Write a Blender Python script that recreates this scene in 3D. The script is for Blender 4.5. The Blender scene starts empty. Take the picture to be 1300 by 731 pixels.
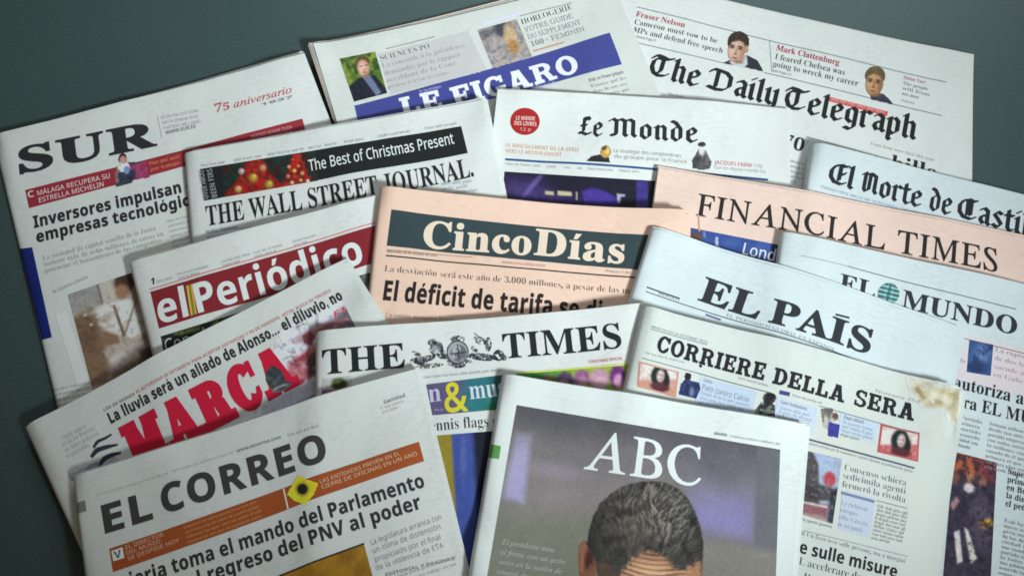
import bpy, math, random
import numpy as np
from mathutils import Vector
from mathutils.geometry import delaunay_2d_cdt

S = bpy.context.scene
COL = S.collection

# ---------------------------------------------------------------- camera
TILT = math.radians(22.0)          # from straight down
FPX = 1400.0                       # focal length in photo pixels (photo is 1300 px wide)
CAM_H = 1.0
cam_data = bpy.data.cameras.new("camera")
cam_data.sensor_width = 36.0
cam_data.lens = FPX / 1300.0 * 36.0
cam_data.clip_start = 0.01
cam_data.clip_end = 100.0
cam = bpy.data.objects.new("camera", cam_data)
COL.objects.link(cam)
CAM = np.array([0.0, -CAM_H * math.tan(TILT), CAM_H])
cam.location = CAM
cam.rotation_euler = (TILT, 0, 0)
S.camera = cam

# ---------------------------------------------------------------- light
world = bpy.data.worlds.new("World")
S.world = world
world.use_nodes = True
bg = world.node_tree.nodes["Background"]
bg.inputs[0].default_value = (1.0, 0.86, 0.68, 1)
bg.inputs[1].default_value = 0.08


def area(name, loc, target, size, size_y, power, color, spread=180):
    d = bpy.data.lights.new(name, 'AREA')
    d.shape = 'RECTANGLE'
    d.size, d.size_y = size, size_y
    d.energy = power
    d.color = color
    d.spread = math.radians(spread)
    o = bpy.data.objects.new(name, d)
    o.location = loc
    o.rotation_euler = (Vector(target) - Vector(loc)).to_track_quat('-Z', 'Y').to_euler()
    COL.objects.link(o)
    return o


area("window_light", (1.0, -1.0, 1.2), (-0.1, 0.37, 0.0), 0.24, 0.24, 3.2, (0.84, 0.98, 1.0), 43)
area("added_sheen_light", (0.45, 1.72, 1.15), (0.1, 0.2, 0.0), 1.9, 0.9, 8.0, (0.80, 0.97, 1.0), 120)  # added soft lamp behind the pile, lifts the sheen on the table's far side

S.view_settings.view_transform = 'Standard'
S.view_settings.look = 'None'
S.view_settings.exposure = 0.0
S.view_settings.gamma = 1.0
S.render.engine = 'CYCLES'
S.cycles.use_denoising = True
S.cycles.filter_width = 1.7
S.cycles.max_bounces = 6


# ---------------------------------------------------------------- colour + materials
def lin(c):
    c = np.asarray(c, float) / 255.0
    return np.where(c <= 0.04045, c / 12.92, ((c + 0.055) / 1.055) ** 2.4)


def paper_material(name, rgb, mottled=0.03, stain=None):
    m = bpy.data.materials.new(name)
    m.use_nodes = True
    nt = m.node_tree
    p = nt.nodes["Principled BSDF"]
    tc = nt.nodes.new("ShaderNodeTexCoord")
    n1 = nt.nodes.new("ShaderNodeTexNoise")
    n1.inputs["Scale"].default_value = 900
    n1.inputs["Detail"].default_value = 4
    n2 = nt.nodes.new("ShaderNodeTexNoise")
    n2.inputs["Scale"].default_value = 14
    n2.inputs["Detail"].default_value = 5
    nt.links.new(tc.outputs["Object"], n1.inputs["Vector"])
    nt.links.new(tc.outputs["Object"], n2.inputs["Vector"])
    add = nt.nodes.new("ShaderNodeMath")
    add.operation = 'MULTIPLY_ADD'
    add.inputs[1].default_value = 0.5
    nt.links.new(n1.outputs["Fac"], add.inputs[0])
    mul = nt.nodes.new("ShaderNodeMath")
    mul.operation = 'MULTIPLY'
    mul.inputs[1].default_value = 0.5
    nt.links.new(n2.outputs["Fac"], mul.inputs[0])
    nt.links.new(mul.outputs[0], add.inputs[2])
    ramp = nt.nodes.new("ShaderNodeMapRange")
    ramp.inputs[1].default_value = 0.3
    ramp.inputs[2].default_value = 0.7
    ramp.inputs[3].default_value = 1.0 - mottled
    ramp.inputs[4].default_value = 1.0 + mottled
    nt.links.new(add.outputs[0], ramp.inputs[0])
    mix = nt.nodes.new("ShaderNodeVectorMath")
    mix.operation = 'SCALE'
    mix.inputs[0].default_value = tuple(rgb)
    nt.links.new(ramp.outputs[0], mix.inputs["Scale"])
    out = mix.outputs[0]
    # ghost of the print on the other side of the thin sheet: faint rows of grey in blocks
    mp = nt.nodes.new("ShaderNodeMapping")
    mp.inputs["Scale"].default_value = (130, 310, 1)
    nt.links.new(tc.outputs["Object"], mp.inputs["Vector"])
    n4 = nt.nodes.new("ShaderNodeTexNoise")
    n4.inputs["Scale"].default_value = 1.0
    n4.inputs["Detail"].default_value = 3
    nt.links.new(mp.outputs[0], n4.inputs["Vector"])
    n5 = nt.nodes.new("ShaderNodeTexNoise")
    n5.inputs["Scale"].default_value = 22
    nt.links.new(tc.outputs["Object"], n5.inputs["Vector"])
    r4 = nt.nodes.new("ShaderNodeMapRange")
    r4.inputs[1].default_value = 0.42
    r4.inputs[2].default_value = 0.60
    nt.links.new(n4.outputs["Fac"], r4.inputs[0])
    r5 = nt.nodes.new("ShaderNodeMapRange")
    r5.inputs[1].default_value = 0.40
    r5.inputs[2].default_value = 0.62
    nt.links.new(n5.outputs["Fac"], r5.inputs[0])
    gh = nt.nodes.new("ShaderNodeMath")
    gh.operation = 'MULTIPLY'
    nt.links.new(r4.outputs[0], gh.inputs[0])
    nt.links.new(r5.outputs[0], gh.inputs[1])
    g2 = nt.nodes.new("ShaderNodeMapRange")
    g2.inputs[3].default_value = 1.0
    g2.inputs[4].default_value = 0.925
    nt.links.new(gh.outputs[0], g2.inputs[0])
    s2 = nt.nodes.new("ShaderNodeVectorMath")
    s2.operation = 'SCALE'
    nt.links.new(out, s2.inputs[0])
    nt.links.new(g2.outputs[0], s2.inputs["Scale"])
    out = s2.outputs[0]
    if stain is not None:
        n3 = nt.nodes.new("ShaderNodeTexNoise")
        n3.inputs["Scale"].default_value = 9
        n3.inputs["Detail"].default_value = 3
        nt.links.new(tc.outputs["Object"], n3.inputs["Vector"])
        r3 = nt.nodes.new("ShaderNodeMapRange")
        r3.inputs[1].default_value = 0.42
        r3.inputs[2].default_value = 0.72
        nt.links.new(n3.outputs["Fac"], r3.inputs[0])
        mx = nt.nodes.new("ShaderNodeMix")
        mx.data_type = 'RGBA'
        mx.inputs[7].default_value = (*stain, 1)
        nt.links.new(r3.outputs[0], mx.inputs[0])
        nt.links.new(out, mx.inputs[6])
        out = mx.outputs[2]
    nt.links.new(out, p.inputs["Base Color"])
    p.inputs["Roughness"].default_value = 0.75
    p.inputs["Specular IOR Level"].default_value = 0.25
    bump = nt.nodes.new("ShaderNodeBump")
    bump.inputs["Strength"].default_value = 0.30
    bump.inputs["Distance"].default_value = 0.0016
    n6 = nt.nodes.new("ShaderNodeTexNoise")
    n6.inputs["Scale"].default_value = 38
    n6.inputs["Detail"].default_value = 3
    n6.inputs["Distortion"].default_value = 0.6
    nt.links.new(tc.outputs["Object"], n6.inputs["Vector"])
    nt.links.new(n6.outputs["Fac"], bump.inputs["Height"])
    nt.links.new(bump.outputs[0], p.inputs["Normal"])
    return m


def ink_material():
    m = bpy.data.materials.new("printed_ink")
    m.use_nodes = True
    nt = m.node_tree
    p = nt.nodes["Principled BSDF"]
    at = nt.nodes.new("ShaderNodeAttribute")
    at.attribute_name = "Col"
    tc = nt.nodes.new("ShaderNodeTexCoord")
    n1 = nt.nodes.new("ShaderNodeTexNoise")
    n1.inputs["Scale"].default_value = 700
    n1.inputs["Detail"].default_value = 3
    nt.links.new(tc.outputs["Object"], n1.inputs["Vector"])
    r = nt.nodes.new("ShaderNodeMapRange")
    r.inputs[1].default_value = 0.3
    r.inputs[2].default_value = 0.7
    r.inputs[3].default_value = 0.95
    r.inputs[4].default_value = 1.05
    nt.links.new(n1.outputs["Fac"], r.inputs[0])
    sc = nt.nodes.new("ShaderNodeVectorMath")
    sc.operation = 'SCALE'
    nt.links.new(at.outputs["Color"], sc.inputs[0])
    nt.links.new(r.outputs[0], sc.inputs["Scale"])
    nt.links.new(sc.outputs[0], p.inputs["Base Color"])
    p.inputs["Roughness"].default_value = 0.6
    p.inputs["Specular IOR Level"].default_value = 0.25
    return m


INK = ink_material()


def table_material():
    m = bpy.data.materials.new("grey_green_tabletop")
    m.use_nodes = True
    nt = m.node_tree
    p = nt.nodes["Principled BSDF"]
    tc = nt.nodes.new("ShaderNodeTexCoord")
    n = nt.nodes.new("ShaderNodeTexNoise")
    n.inputs["Scale"].default_value = 6
    n.inputs["Detail"].default_value = 6
    nt.links.new(tc.outputs["Object"], n.inputs["Vector"])
    r = nt.nodes.new("ShaderNodeValToRGB")
    r.color_ramp.elements[0].position = 0.3
    r.color_ramp.elements[0].color = (0.052, 0.085, 0.085, 1)
    r.color_ramp.elements[1].position = 0.7
    r.color_ramp.elements[1].color = (0.057, 0.092, 0.092, 1)
    nt.links.new(n.outputs["Fac"], r.inputs[0])
    nt.links.new(r.outputs[0], p.inputs["Base Color"])
    n2 = nt.nodes.new("ShaderNodeTexNoise")
    n2.inputs["Scale"].default_value = 420
    n2.inputs["Detail"].default_value = 3
    nt.links.new(tc.outputs["Object"], n2.inputs["Vector"])
    mr = nt.nodes.new("ShaderNodeMapRange")
    mr.inputs[1].default_value = 0.3
    mr.inputs[2].default_value = 0.7
    mr.inputs[3].default_value = 0.86
    mr.inputs[4].default_value = 1.14
    nt.links.new(n2.outputs["Fac"], mr.inputs[0])
    sc = nt.nodes.new("ShaderNodeVectorMath")
    sc.operation = 'SCALE'
    nt.links.new(r.outputs[0], sc.inputs[0])
    nt.links.new(mr.outputs[0], sc.inputs["Scale"])
    nt.links.new(sc.outputs[0], p.inputs["Base Color"])
    rr = nt.nodes.new("ShaderNodeMapRange")
    rr.inputs[3].default_value = 0.33
    rr.inputs[4].default_value = 0.45
    nt.links.new(n.outputs["Fac"], rr.inputs[0])
    nt.links.new(rr.outputs[0], p.inputs["Roughness"])
    b = nt.nodes.new("ShaderNodeBump")
    b.inputs["Strength"].default_value = 0.15
    b.inputs["Distance"].default_value = 0.0008
    nt.links.new(n2.outputs["Fac"], b.inputs["Height"])
    nt.links.new(b.outputs[0], p.inputs["Normal"])
    p.inputs["Specular IOR Level"].default_value = 0.5
    return m


# ---------------------------------------------------------------- pixel -> world
CT, ST = math.cos(TILT), math.sin(TILT)


def rays(px):
    px = np.atleast_2d(np.asarray(px, float))
    x = (px[:, 0] - 650.0) / FPX
    y = -(px[:, 1] - 365.5) / FPX
    return np.stack([x, y * CT + ST, y * ST - CT], 1)


def px_on(px, zfun):
    """world xy where the photo pixel meets the surface z = zfun(xy)"""
    d = rays(px)
    z = np.zeros(len(d))
    for _ in range(8):
        k = (z - CAM[2]) / d[:, 2]
        xy = CAM[:2] + d[:, :2] * k[:, None]
        z = zfun(xy)
    k = (z - CAM[2]) / d[:, 2]
    return CAM[:2] + d[:, :2] * k[:, None]


# ---------------------------------------------------------------- height field of the growing pile
GX0, GY0, CELL = -0.80, -0.70, 0.004
NX, NY = 410, 370
HF = np.zeros((NY, NX))
gxx, gyy = np.meshgrid(GX0 + CELL * np.arange(NX), GY0 + CELL * np.arange(NY))
_fx = np.fft.fftfreq(NX)[None, :]
_fy = np.fft.fftfreq(NY)[:, None]


def blur(a, sigma_m):
    s = sigma_m / CELL
    g = np.exp(-2 * (math.pi * s) ** 2 * (_fx ** 2 + _fy ** 2))
    return np.fft.ifft2(np.fft.fft2(a) * g).real


def dilate(a, n):
    for _ in range(n):
        b = a.copy()
        b[1:] = np.maximum(b[1:], a[:-1])
        b[:-1] = np.maximum(b[:-1], a[1:])
        c = b.copy()
        c[:, 1:] = np.maximum(c[:, 1:], b[:, :-1])
        c[:, :-1] = np.maximum(c[:, :-1], b[:, 1:])
        a = c
    return a


def sample(grid, xy):
    fx = np.clip((xy[:, 0] - GX0) / CELL, 0, NX - 1.001)
    fy = np.clip((xy[:, 1] - GY0) / CELL, 0, NY - 1.001)
    i, j = fx.astype(int), fy.astype(int)
    a, b = fx - i, fy - j
    return (grid[j, i] * (1 - a) * (1 - b) + grid[j, i + 1] * a * (1 - b)
            + grid[j + 1, i] * (1 - a) * b + grid[j + 1, i + 1] * a * b)


# ---------------------------------------------------------------- letter outlines as plain numbers (480 units = capital height):
# [character code, advance, then for each contour: point count, dx, dy, dx, dy ...]
OUTLINES = {
"serif": [
[65,436,24,-9,0,0,18,18,3,15,9,12,17,170,419,18,-1,160,-378,27,-53,14,-12,18,-4,0,-18,-214,0,0,18,41,7,13,21,-10,35,-20,51,-150,0,-27,-73,-1,-11,12,-22,41,-8,0,-18,3,113,161,129,0,-65,158],
[66,442,27,16,0,0,17,29,5,17,10,10,19,3,31,0,287,-6,43,-7,13,-11,8,-36,6,0,16,205,0,77,-6,55,-20,33,-33,11,-45,-12,-49,-36,-34,-61,-21,73,-24,44,-38,14,-53,-11,-56,-36,-41,-57,-26,-76,-9,12,182,252,52,5,29,15,16,29,6,44,-4,40,-12,27,-21,16,-32,6,-18,-2,-10,-7,-5,-13,13,222,24,37,6,24,19,13,32,5,47,-6,48,-18,32,-32,17,-63,6,0,-166,2,-19,6,-13,12,-7],
[67,468,39,257,-11,-64,8,-56,23,-46,36,-35,48,-22,58,-8,66,8,66,22,57,36,48,47,36,56,23,64,7,50,-6,79,-24,20,8,11,22,18,0,0,-157,-17,0,-28,56,-36,43,-43,27,-48,9,-53,-13,-38,-41,-23,-68,-7,-95,8,-88,25,-64,42,-38,59,-12,40,5,40,16,37,26,33,35,19,-17,-52,-56,-63,-33],
[68,496,24,20,0,0,17,27,4,16,9,8,16,3,29,0,299,-3,33,-10,19,-18,9,-28,4,0,16,207,0,74,-6,61,-20,48,-33,35,-45,21,-56,7,-67,-9,-82,-29,-64,-48,-46,-67,-27,-87,-9,17,222,24,57,13,40,38,24,64,8,90,-8,89,-24,64,-40,38,-56,13,-21,-2,-12,-8,-6,-14,-2,-24,0,-313,2,-24,6,-14,12,-7],
[69,442,49,14,0,0,17,30,3,18,10,10,18,3,30,0,291,-3,36,-10,20,-18,10,-28,4,0,16,383,0,0,-135,-16,0,-14,53,-29,33,-45,18,-63,6,-32,-2,-9,-4,-5,-7,-3,-29,0,-142,49,6,27,17,18,31,11,45,16,0,0,-227,-17,0,-5,36,-9,27,-14,20,-18,12,-25,7,-33,2,0,-155,2,-20,7,-12,14,-6,70,1,37,9,32,14,26,22,22,30,18,38,19,0,-28,-143],
[70,404,42,15,0,0,17,30,6,17,11,10,19,3,31,0,291,-4,30,-10,18,-18,10,-29,6,0,16,380,0,0,-135,-17,0,-8,37,-14,28,-19,21,-26,14,-35,8,-45,3,-30,-2,-14,-8,-4,-23,0,-151,47,6,27,17,18,31,10,46,18,0,0,-229,-17,0,-11,50,-17,32,-28,18,-47,6,0,-143,6,-38,8,-12,14,-7,47,-7,0,-17],
[71,508,53,268,-10,-68,7,-59,22,-48,36,-36,48,-22,58,-7,68,7,66,22,57,36,47,46,36,56,23,62,7,54,-6,77,-23,10,2,8,5,13,22,18,0,0,-157,-17,0,-17,38,-21,33,-25,27,-28,20,-30,13,-32,4,-53,-13,-38,-41,-23,-67,-7,-94,8,-93,26,-68,41,-41,54,-13,33,3,20,11,11,18,4,26,0,57,-4,26,-10,16,-20,9,-34,3,0,16,225,0,0,-16,-27,-3,-16,-8,-8,-16,-3,-27,0,-99,-89,-29],
[72,523,52,15,0,0,17,30,5,17,10,10,18,3,31,0,298,-4,27,-9,18,-18,10,-28,5,0,16,226,0,0,-16,-38,-7,-11,-7,-6,-10,-5,-36,0,-128,160,0,0,128,-5,36,-6,10,-11,7,-38,7,0,16,225,0,0,-16,-29,-5,-17,-10,-9,-17,-3,-28,0,-298,3,-29,9,-19,17,-11,29,-5,0,-17,-225,0,0,17,29,4,18,10,10,18,3,32,0,140,-160,0,0,-140,3,-31,9,-18,18,-10,30,-5,0,-17],
[73,260,24,13,0,0,17,29,6,19,9,11,17,3,26,0,312,-3,25,-9,15,-18,8,-32,4,0,16,231,0,0,-16,-30,-4,-18,-8,-10,-15,-3,-25,0,-310,4,-33,7,-10,12,-8,40,-9,0,-17],
[74,330,39,109,-65,-31,3,-27,8,-22,14,-18,18,-11,21,-3,24,3,21,11,17,15,10,18,4,20,-4,15,-9,10,-15,4,-19,-8,-29,-8,-18,7,-16,21,-5,21,4,13,11,6,19,3,27,0,346,-6,42,-7,13,-13,8,-43,9,0,16,235,0,0,-16,-37,-8,-11,-8,-6,-12,-5,-44,0,-278,-9,-68,-27,-48,-46,-29],
[76,426,31,15,0,0,17,30,5,17,10,10,18,3,31,0,298,-4,28,-9,18,-18,9,-28,5,0,16,234,0,0,-16,-42,-5,-12,-7,-8,-11,-6,-37,0,-296,3,-36,6,-10,9,-6,34,-3,44,3,37,9,30,16,25,24,21,32,18,42,18,0,-25,-154],
[77,634,43,14,0,0,17,29,5,18,10,11,18,3,29,0,303,-4,34,-7,10,-11,6,-38,7,0,16,170,0,132,-313,132,313,168,0,0,-16,-27,-6,-17,-10,-10,-18,-3,-27,0,-293,5,-42,6,-12,11,-8,35,-6,0,-17,-221,0,0,17,37,8,10,7,7,12,5,39,0,316,-167,-399,-18,0,-165,389,0,-309,4,-32,11,-18,19,-10,30,-3,0,-17],
[78,494,33,403,-11,-296,361,0,-271,3,-30,9,-18,17,-10,31,-4,0,-17,-149,0,0,17,36,6,11,7,6,11,5,38,0,309,-40,45,-18,6,0,16,138,0,235,-286,0,208,-5,37,-7,11,-10,6,-38,8,0,16,149,0,0,-16,-30,-5,-17,-9,-8,-18,-3,-30,0,-388],
[79,525,32,261,-11,-48,5,-44,13,-40,22,-35,29,-28,35,-21,41,-13,45,-4,49,4,48,13,45,21,41,29,35,35,29,40,22,46,14,49,4,48,-4,44,-14,40,-21,34,-28,28,-35,22,-41,13,-46,4,-49,-4,-49,-13,-45,-22,-41,-29,-35,-35,-29,-40,-22,-45,-13,16,265,12,50,14,36,40,21,67,7,95,-8,93,-23,68,-38,41,-50,13,-50,-13,-36,-41,-22,-67,-7,-94,8,-93,24,-68,38,-41],
[80,418,30,15,0,0,17,30,5,17,10,10,18,3,31,0,298,-4,27,-9,18,-18,10,-28,5,0,16,198,0,73,-3,49,-12,30,-18,24,-24,14,-31,5,-35,-11,-52,-31,-40,-53,-26,-72,-8,-60,0,0,-125,3,-31,9,-18,18,-10,30,-5,0,-17,13,182,230,62,5,28,18,15,30,5,46,-4,46,-13,31,-23,19,-36,6,-17,-2,-10,-5,-5,-10,-2,-16],
[82,473,34,15,0,0,17,30,5,17,10,10,18,3,31,0,298,-4,27,-9,18,-18,10,-28,5,0,16,201,0,88,-7,62,-22,38,-38,12,-54,-11,-49,-34,-37,-57,-24,117,-174,20,-24,11,-7,17,-2,0,-17,-142,0,-137,212,-19,0,0,-131,3,-31,9,-18,18,-10,30,-5,0,-17,13,182,234,21,0,46,6,31,18,18,32,6,46,-9,53,-27,32,-44,10,-22,-2,-12,-7,-6,-13,-2,-24],
[83,390,63,43,-11,0,169,19,0,21,-64,28,-44,38,-26,48,-9,34,5,26,16,16,24,6,29,-14,40,-40,31,-62,31,-51,30,-35,32,-21,36,-6,43,4,38,13,33,21,26,27,20,33,13,37,4,44,-5,62,-15,9,-1,13,5,7,16,19,0,0,-147,-17,0,-12,35,-17,31,-21,25,-24,19,-26,12,-28,4,-31,-5,-23,-14,-15,-20,-5,-26,4,-24,13,-20,22,-17,94,-46,37,-20,27,-20,20,-22,13,-23,7,-26,2,-29,-5,-40,-15,-35,-25,-29,-33,-21,-41,-14,-48,-4,-34,2,-60,17,-13,3,-16,-5,-8,-18],
[84,423,26,92,0,0,17,31,4,19,10,10,19,4,31,0,352,-54,-7,-37,-23,-24,-36,-12,-49,-18,0,0,137,399,0,0,-138,-16,0,-13,51,-24,36,-38,22,-56,7,0,-352,4,-32,9,-19,20,-9,32,-4,0,-17],
[85,492,42,248,-13,-80,11,-54,31,-31,52,-10,74,0,224,-3,27,-9,18,-18,10,-28,5,0,16,225,0,0,-16,-38,-7,-10,-7,-7,-10,-4,-36,0,-239,5,-52,17,-37,29,-22,43,-7,51,9,37,25,22,43,7,60,0,219,-3,28,-10,17,-19,10,-32,6,0,16,146,0,0,-16,-26,-7,-15,-11,-8,-17,-3,-26,0,-197,-10,-89,-32,-60,-55,-34],
[86,428,27,212,-13,-168,394,-22,39,-14,12,-22,7,0,16,225,0,0,-16,-27,-2,-18,-5,-10,-9,-4,-13,9,-32,98,-235,89,234,7,32,-4,14,-9,9,-43,7,0,16,143,0,0,-16,-19,-3,-15,-9,-13,-16,-13,-28,-152,-396],
[87,611,41,171,-11,-139,404,-17,34,-12,8,-18,4,0,16,196,0,0,-16,-31,-7,-7,-9,-3,-13,8,-37,75,-220,78,200,-23,65,-11,11,-15,6,-23,4,0,16,210,0,0,-16,-35,-7,-11,-20,6,-26,75,-220,67,203,8,37,-3,15,-8,9,-14,6,-21,3,0,16,121,0,0,-16,-17,-6,-13,-12,-19,-42,-129,-390,-18,0,-112,320,-126,-320],
[89,426,36,101,0,0,17,30,5,17,10,9,18,4,31,0,98,-132,235,-15,15,-27,9,0,17,220,0,0,-17,-12,0,-28,-6,-9,-7,-2,-9,8,-24,84,-166,97,163,4,19,-13,22,-41,8,0,17,144,0,0,-17,-16,-4,-14,-10,-26,-32,-115,-189,0,-122,3,-31,9,-18,18,-10,30,-5,0,-17],
[97,344,47,255,-10,-29,5,-18,15,-8,25,-49,-33,-56,-11,-31,5,-24,15,-15,23,-5,29,11,41,32,32,56,28,80,26,0,51,-3,25,-9,16,-16,10,-23,4,-33,-6,-11,-16,17,-31,2,-12,-3,-16,-10,-13,-15,-8,-18,-3,-18,3,-14,9,-9,15,-3,18,4,23,12,19,20,17,26,13,31,8,36,2,61,-6,40,-20,22,-33,8,-49,0,-148,2,-22,9,-6,16,8,9,-14,-35,-29,8,151,34,23,7,25,22,0,106,-45,-18,-27,-28,-9,-39,8,-38],
[98,361,26,43,-11,0,399,-2,26,-4,14,-11,8,-18,3,0,16,130,0,0,-176,37,29,46,10,33,-5,30,-14,24,-23,18,-31,12,-37,4,-42,-5,-48,-14,-43,-23,-35,-30,-27,-37,-17,-41,-6,-44,9,-43,29,-52,-39,16,183,14,30,9,19,26,10,46,3,65,-3,53,-11,38,-19,22,-28,7,-15,-3,-14,-7,-11,-13,-6,-15,0,-173,5,-31,15,-18],
[99,293,38,156,-10,-37,5,-32,16,-28,24,-21,33,-14,38,-5,44,6,46,15,41,24,34,32,26,37,16,42,6,43,-5,32,-16,21,-23,6,-30,-2,-17,-9,-13,-13,-8,-17,-3,-30,12,-10,35,1,20,-7,19,-21,7,-31,-12,-20,-37,-6,-61,6,-64,19,-47,29,-28,38,-10,35,9,32,25,14,-12,-37,-39,-43,-23],
[100,370,31,140,-10,-33,5,-29,15,-25,25,-18,31,-12,38,-4,43,5,49,12,41,19,35,26,25,31,16,34,5,43,-9,34,-29,0,121,-3,18,-8,11,-14,7,-22,2,0,16,143,0,1,-401,5,-13,10,-9,18,-4,0,-17,-59,-5,-71,-16,0,49,-35,-37,17,171,28,16,3,15,10,13,15,8,20,0,166,-6,15,-11,13,-15,8,-17,3,-27,-8,-17,-23,-9,-40,-3,-57,2,-55,10,-40,16,-22],
[101,301,26,154,-10,-37,5,-32,15,-27,25,-21,34,-13,40,-5,48,5,44,14,39,21,33,28,25,33,15,37,5,52,-9,40,-29,25,-46,9,-68,-166,0,10,-69,27,-41,45,-14,38,11,33,33,15,-13,-37,-46,-43,-28,8,116,192,85,0,-2,60,-6,25,-12,15,-20,5,-25,-11,-15,-31],
[102,213,43,15,0,0,16,25,6,10,13,2,38,0,204,-36,0,0,33,36,0,0,43,8,47,25,36,38,21,51,8,38,-5,28,-14,17,-21,6,-25,-3,-19,-8,-14,-13,-9,-15,-3,-16,3,-13,7,-8,11,-2,15,11,35,1,7,-4,8,-13,2,-17,-3,-10,-10,-5,-40,0,-80,55,0,0,-33,-55,0,0,-212,2,-25,8,-14,15,-8,26,-2,0,-16],
[103,327,50,146,-140,-57,4,-41,14,-26,22,-8,25,14,29,41,20,-34,25,-11,31,4,24,14,20,25,18,35,18,-44,25,-27,34,-9,43,5,30,13,26,20,21,28,16,32,10,37,3,39,-3,37,-11,84,0,0,-36,-49,0,18,-31,5,-34,-3,-27,-12,-25,-18,-20,-24,-15,-29,-10,-48,-3,-31,-1,-14,-8,-8,-10,-3,-13,10,-16,30,-6,82,-2,36,-7,26,-11,18,-16,9,-22,4,-28,-11,-43,-33,-33,-53,-20,16,157,124,21,6,12,16,7,27,2,38,-2,38,-7,27,-12,16,-21,5,-20,-5,-13,-16,-7,-27,-3,-38,3,-38,7,-27,13,-16,14,161,-116,57,5,34,17,11,28,-3,15,-11,10,-18,5,-26,2,-108,0,-18,-18,-6,-21,6,-16,16,-14,27,-10],
[104,381,40,18,0,0,16,17,3,10,7,6,11,1,362,-1,18,-5,12,-10,8,-17,3,0,15,129,0,0,-188,42,38,53,13,49,-12,29,-35,9,-59,0,-156,2,-18,5,-12,10,-7,16,-3,0,-16,-161,0,0,16,5,0,21,10,7,30,-1,185,-5,17,-10,10,-16,3,-30,-9,-25,-27,1,-197,5,-12,10,-7,16,-3,0,-16],
[105,198,16,101,362,-20,4,-16,10,-11,17,-4,19,4,20,11,17,16,11,20,3,19,-3,17,-11,10,-17,4,-20,-4,-19,-11,-17,-16,-10,17,18,0,0,16,17,3,10,7,6,11,1,215,-1,20,-4,13,-10,6,-17,2,1,17,127,0,0,-254,6,-30,10,-7,16,-3,0,-16],
[106,209,16,106,363,-20,4,-16,11,-11,16,-3,20,3,20,12,16,16,11,19,4,20,-4,16,-11,11,-16,4,-20,-4,-20,-11,-16,-16,-11,32,36,-140,-25,2,-22,7,-18,11,-15,15,-9,17,-3,18,3,17,8,13,13,8,17,3,17,-2,13,-8,8,-12,3,-15,-15,-37,5,-10,15,-4,18,4,9,13,6,46,0,304,-2,21,-6,13,-13,7,-21,3,0,16,137,0,0,-331,-8,-52,-24,-37,-39,-23],
[107,359,39,17,0,0,16,18,3,10,7,6,12,1,360,-5,31,-9,7,-18,3,1,16,127,0,0,-286,79,79,13,16,4,14,-9,12,-29,3,0,17,139,0,0,-17,-37,-9,-33,-24,-53,-51,124,-175,14,-13,16,-5,0,-16,-165,0,0,16,23,4,5,12,-7,17,-69,98,-15,-13,1,-96,5,-12,10,-7,16,-3,0,-16],
[108,199,16,18,0,0,16,17,3,10,7,6,11,1,361,-5,31,-9,7,-18,3,0,16,128,0,0,-399,6,-30,10,-7,16,-3,0,-16],
[109,554,64,18,0,0,16,17,3,10,7,6,11,1,216,-1,18,-5,13,-10,7,-17,3,0,16,127,0,0,-45,42,40,49,13,40,-6,28,-19,15,-32,44,43,54,14,47,-12,29,-35,10,-59,1,-174,5,-12,10,-7,16,-3,0,-16,-159,0,0,16,16,3,10,7,5,12,2,18,0,161,-6,41,-10,10,-17,3,-28,-8,-25,-26,0,-181,2,-18,5,-12,9,-7,16,-3,0,-16,-157,0,0,16,16,3,10,7,5,12,2,18,0,161,-6,41,-10,10,-17,3,-29,-9,-24,-27,0,-179,2,-18,4,-11,10,-8,15,-3,0,-16],
[110,381,40,18,0,0,16,17,3,10,7,6,11,1,216,-1,18,-5,13,-10,7,-17,3,0,16,129,0,0,-43,42,39,53,12,49,-12,29,-35,9,-59,0,-156,2,-18,5,-12,10,-7,16,-3,0,-16,-161,0,0,16,5,0,21,10,7,30,-1,185,-5,17,-10,10,-16,3,-30,-9,-25,-27,1,-197,5,-12,10,-7,16,-3,0,-16],
[111,336,24,169,-10,-42,5,-37,16,-30,26,-22,33,-14,40,-5,44,5,45,14,40,22,33,30,25,37,16,41,5,41,-5,36,-15,30,-25,23,-33,14,-40,5,-46,-5,-46,-14,-39,-23,-33,-30,-25,-35,-16,16,169,11,24,7,16,21,8,42,3,73,-3,73,-9,44,-16,21,-23,7,-25,-7,-16,-21,-8,-44,-3,-73,3,-72,8,-43,16,-21],
[112,371,34,17,-139,0,15,23,7,10,16,2,37,-1,333,-5,14,-9,8,-18,4,0,15,124,0,0,-47,37,42,50,14,34,-5,29,-16,24,-24,18,-33,11,-38,4,-43,-4,-47,-12,-41,-18,-34,-25,-26,-30,-17,-34,-5,-44,11,-35,31,0,-90,4,-41,6,-11,9,-8,30,-5,0,-16,13,195,28,27,8,17,23,10,40,4,55,-3,54,-9,40,-16,22,-26,8,-28,-11,-23,-32,0,-166,19,-31],
[113,364,30,175,-139,0,16,24,3,15,6,7,12,3,19,0,112,-37,-29,-45,-9,-34,4,-29,15,-25,23,-18,31,-12,37,-4,43,5,48,15,42,23,36,30,27,36,16,41,6,45,-9,42,-29,52,39,11,0,1,-422,5,-11,11,-7,17,-3,0,-16,16,179,30,15,2,14,8,10,12,6,15,0,174,-5,30,-15,18,-25,6,-29,-9,-19,-25,-11,-43,-3,-62,3,-56,11,-40,19,-23],
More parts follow.
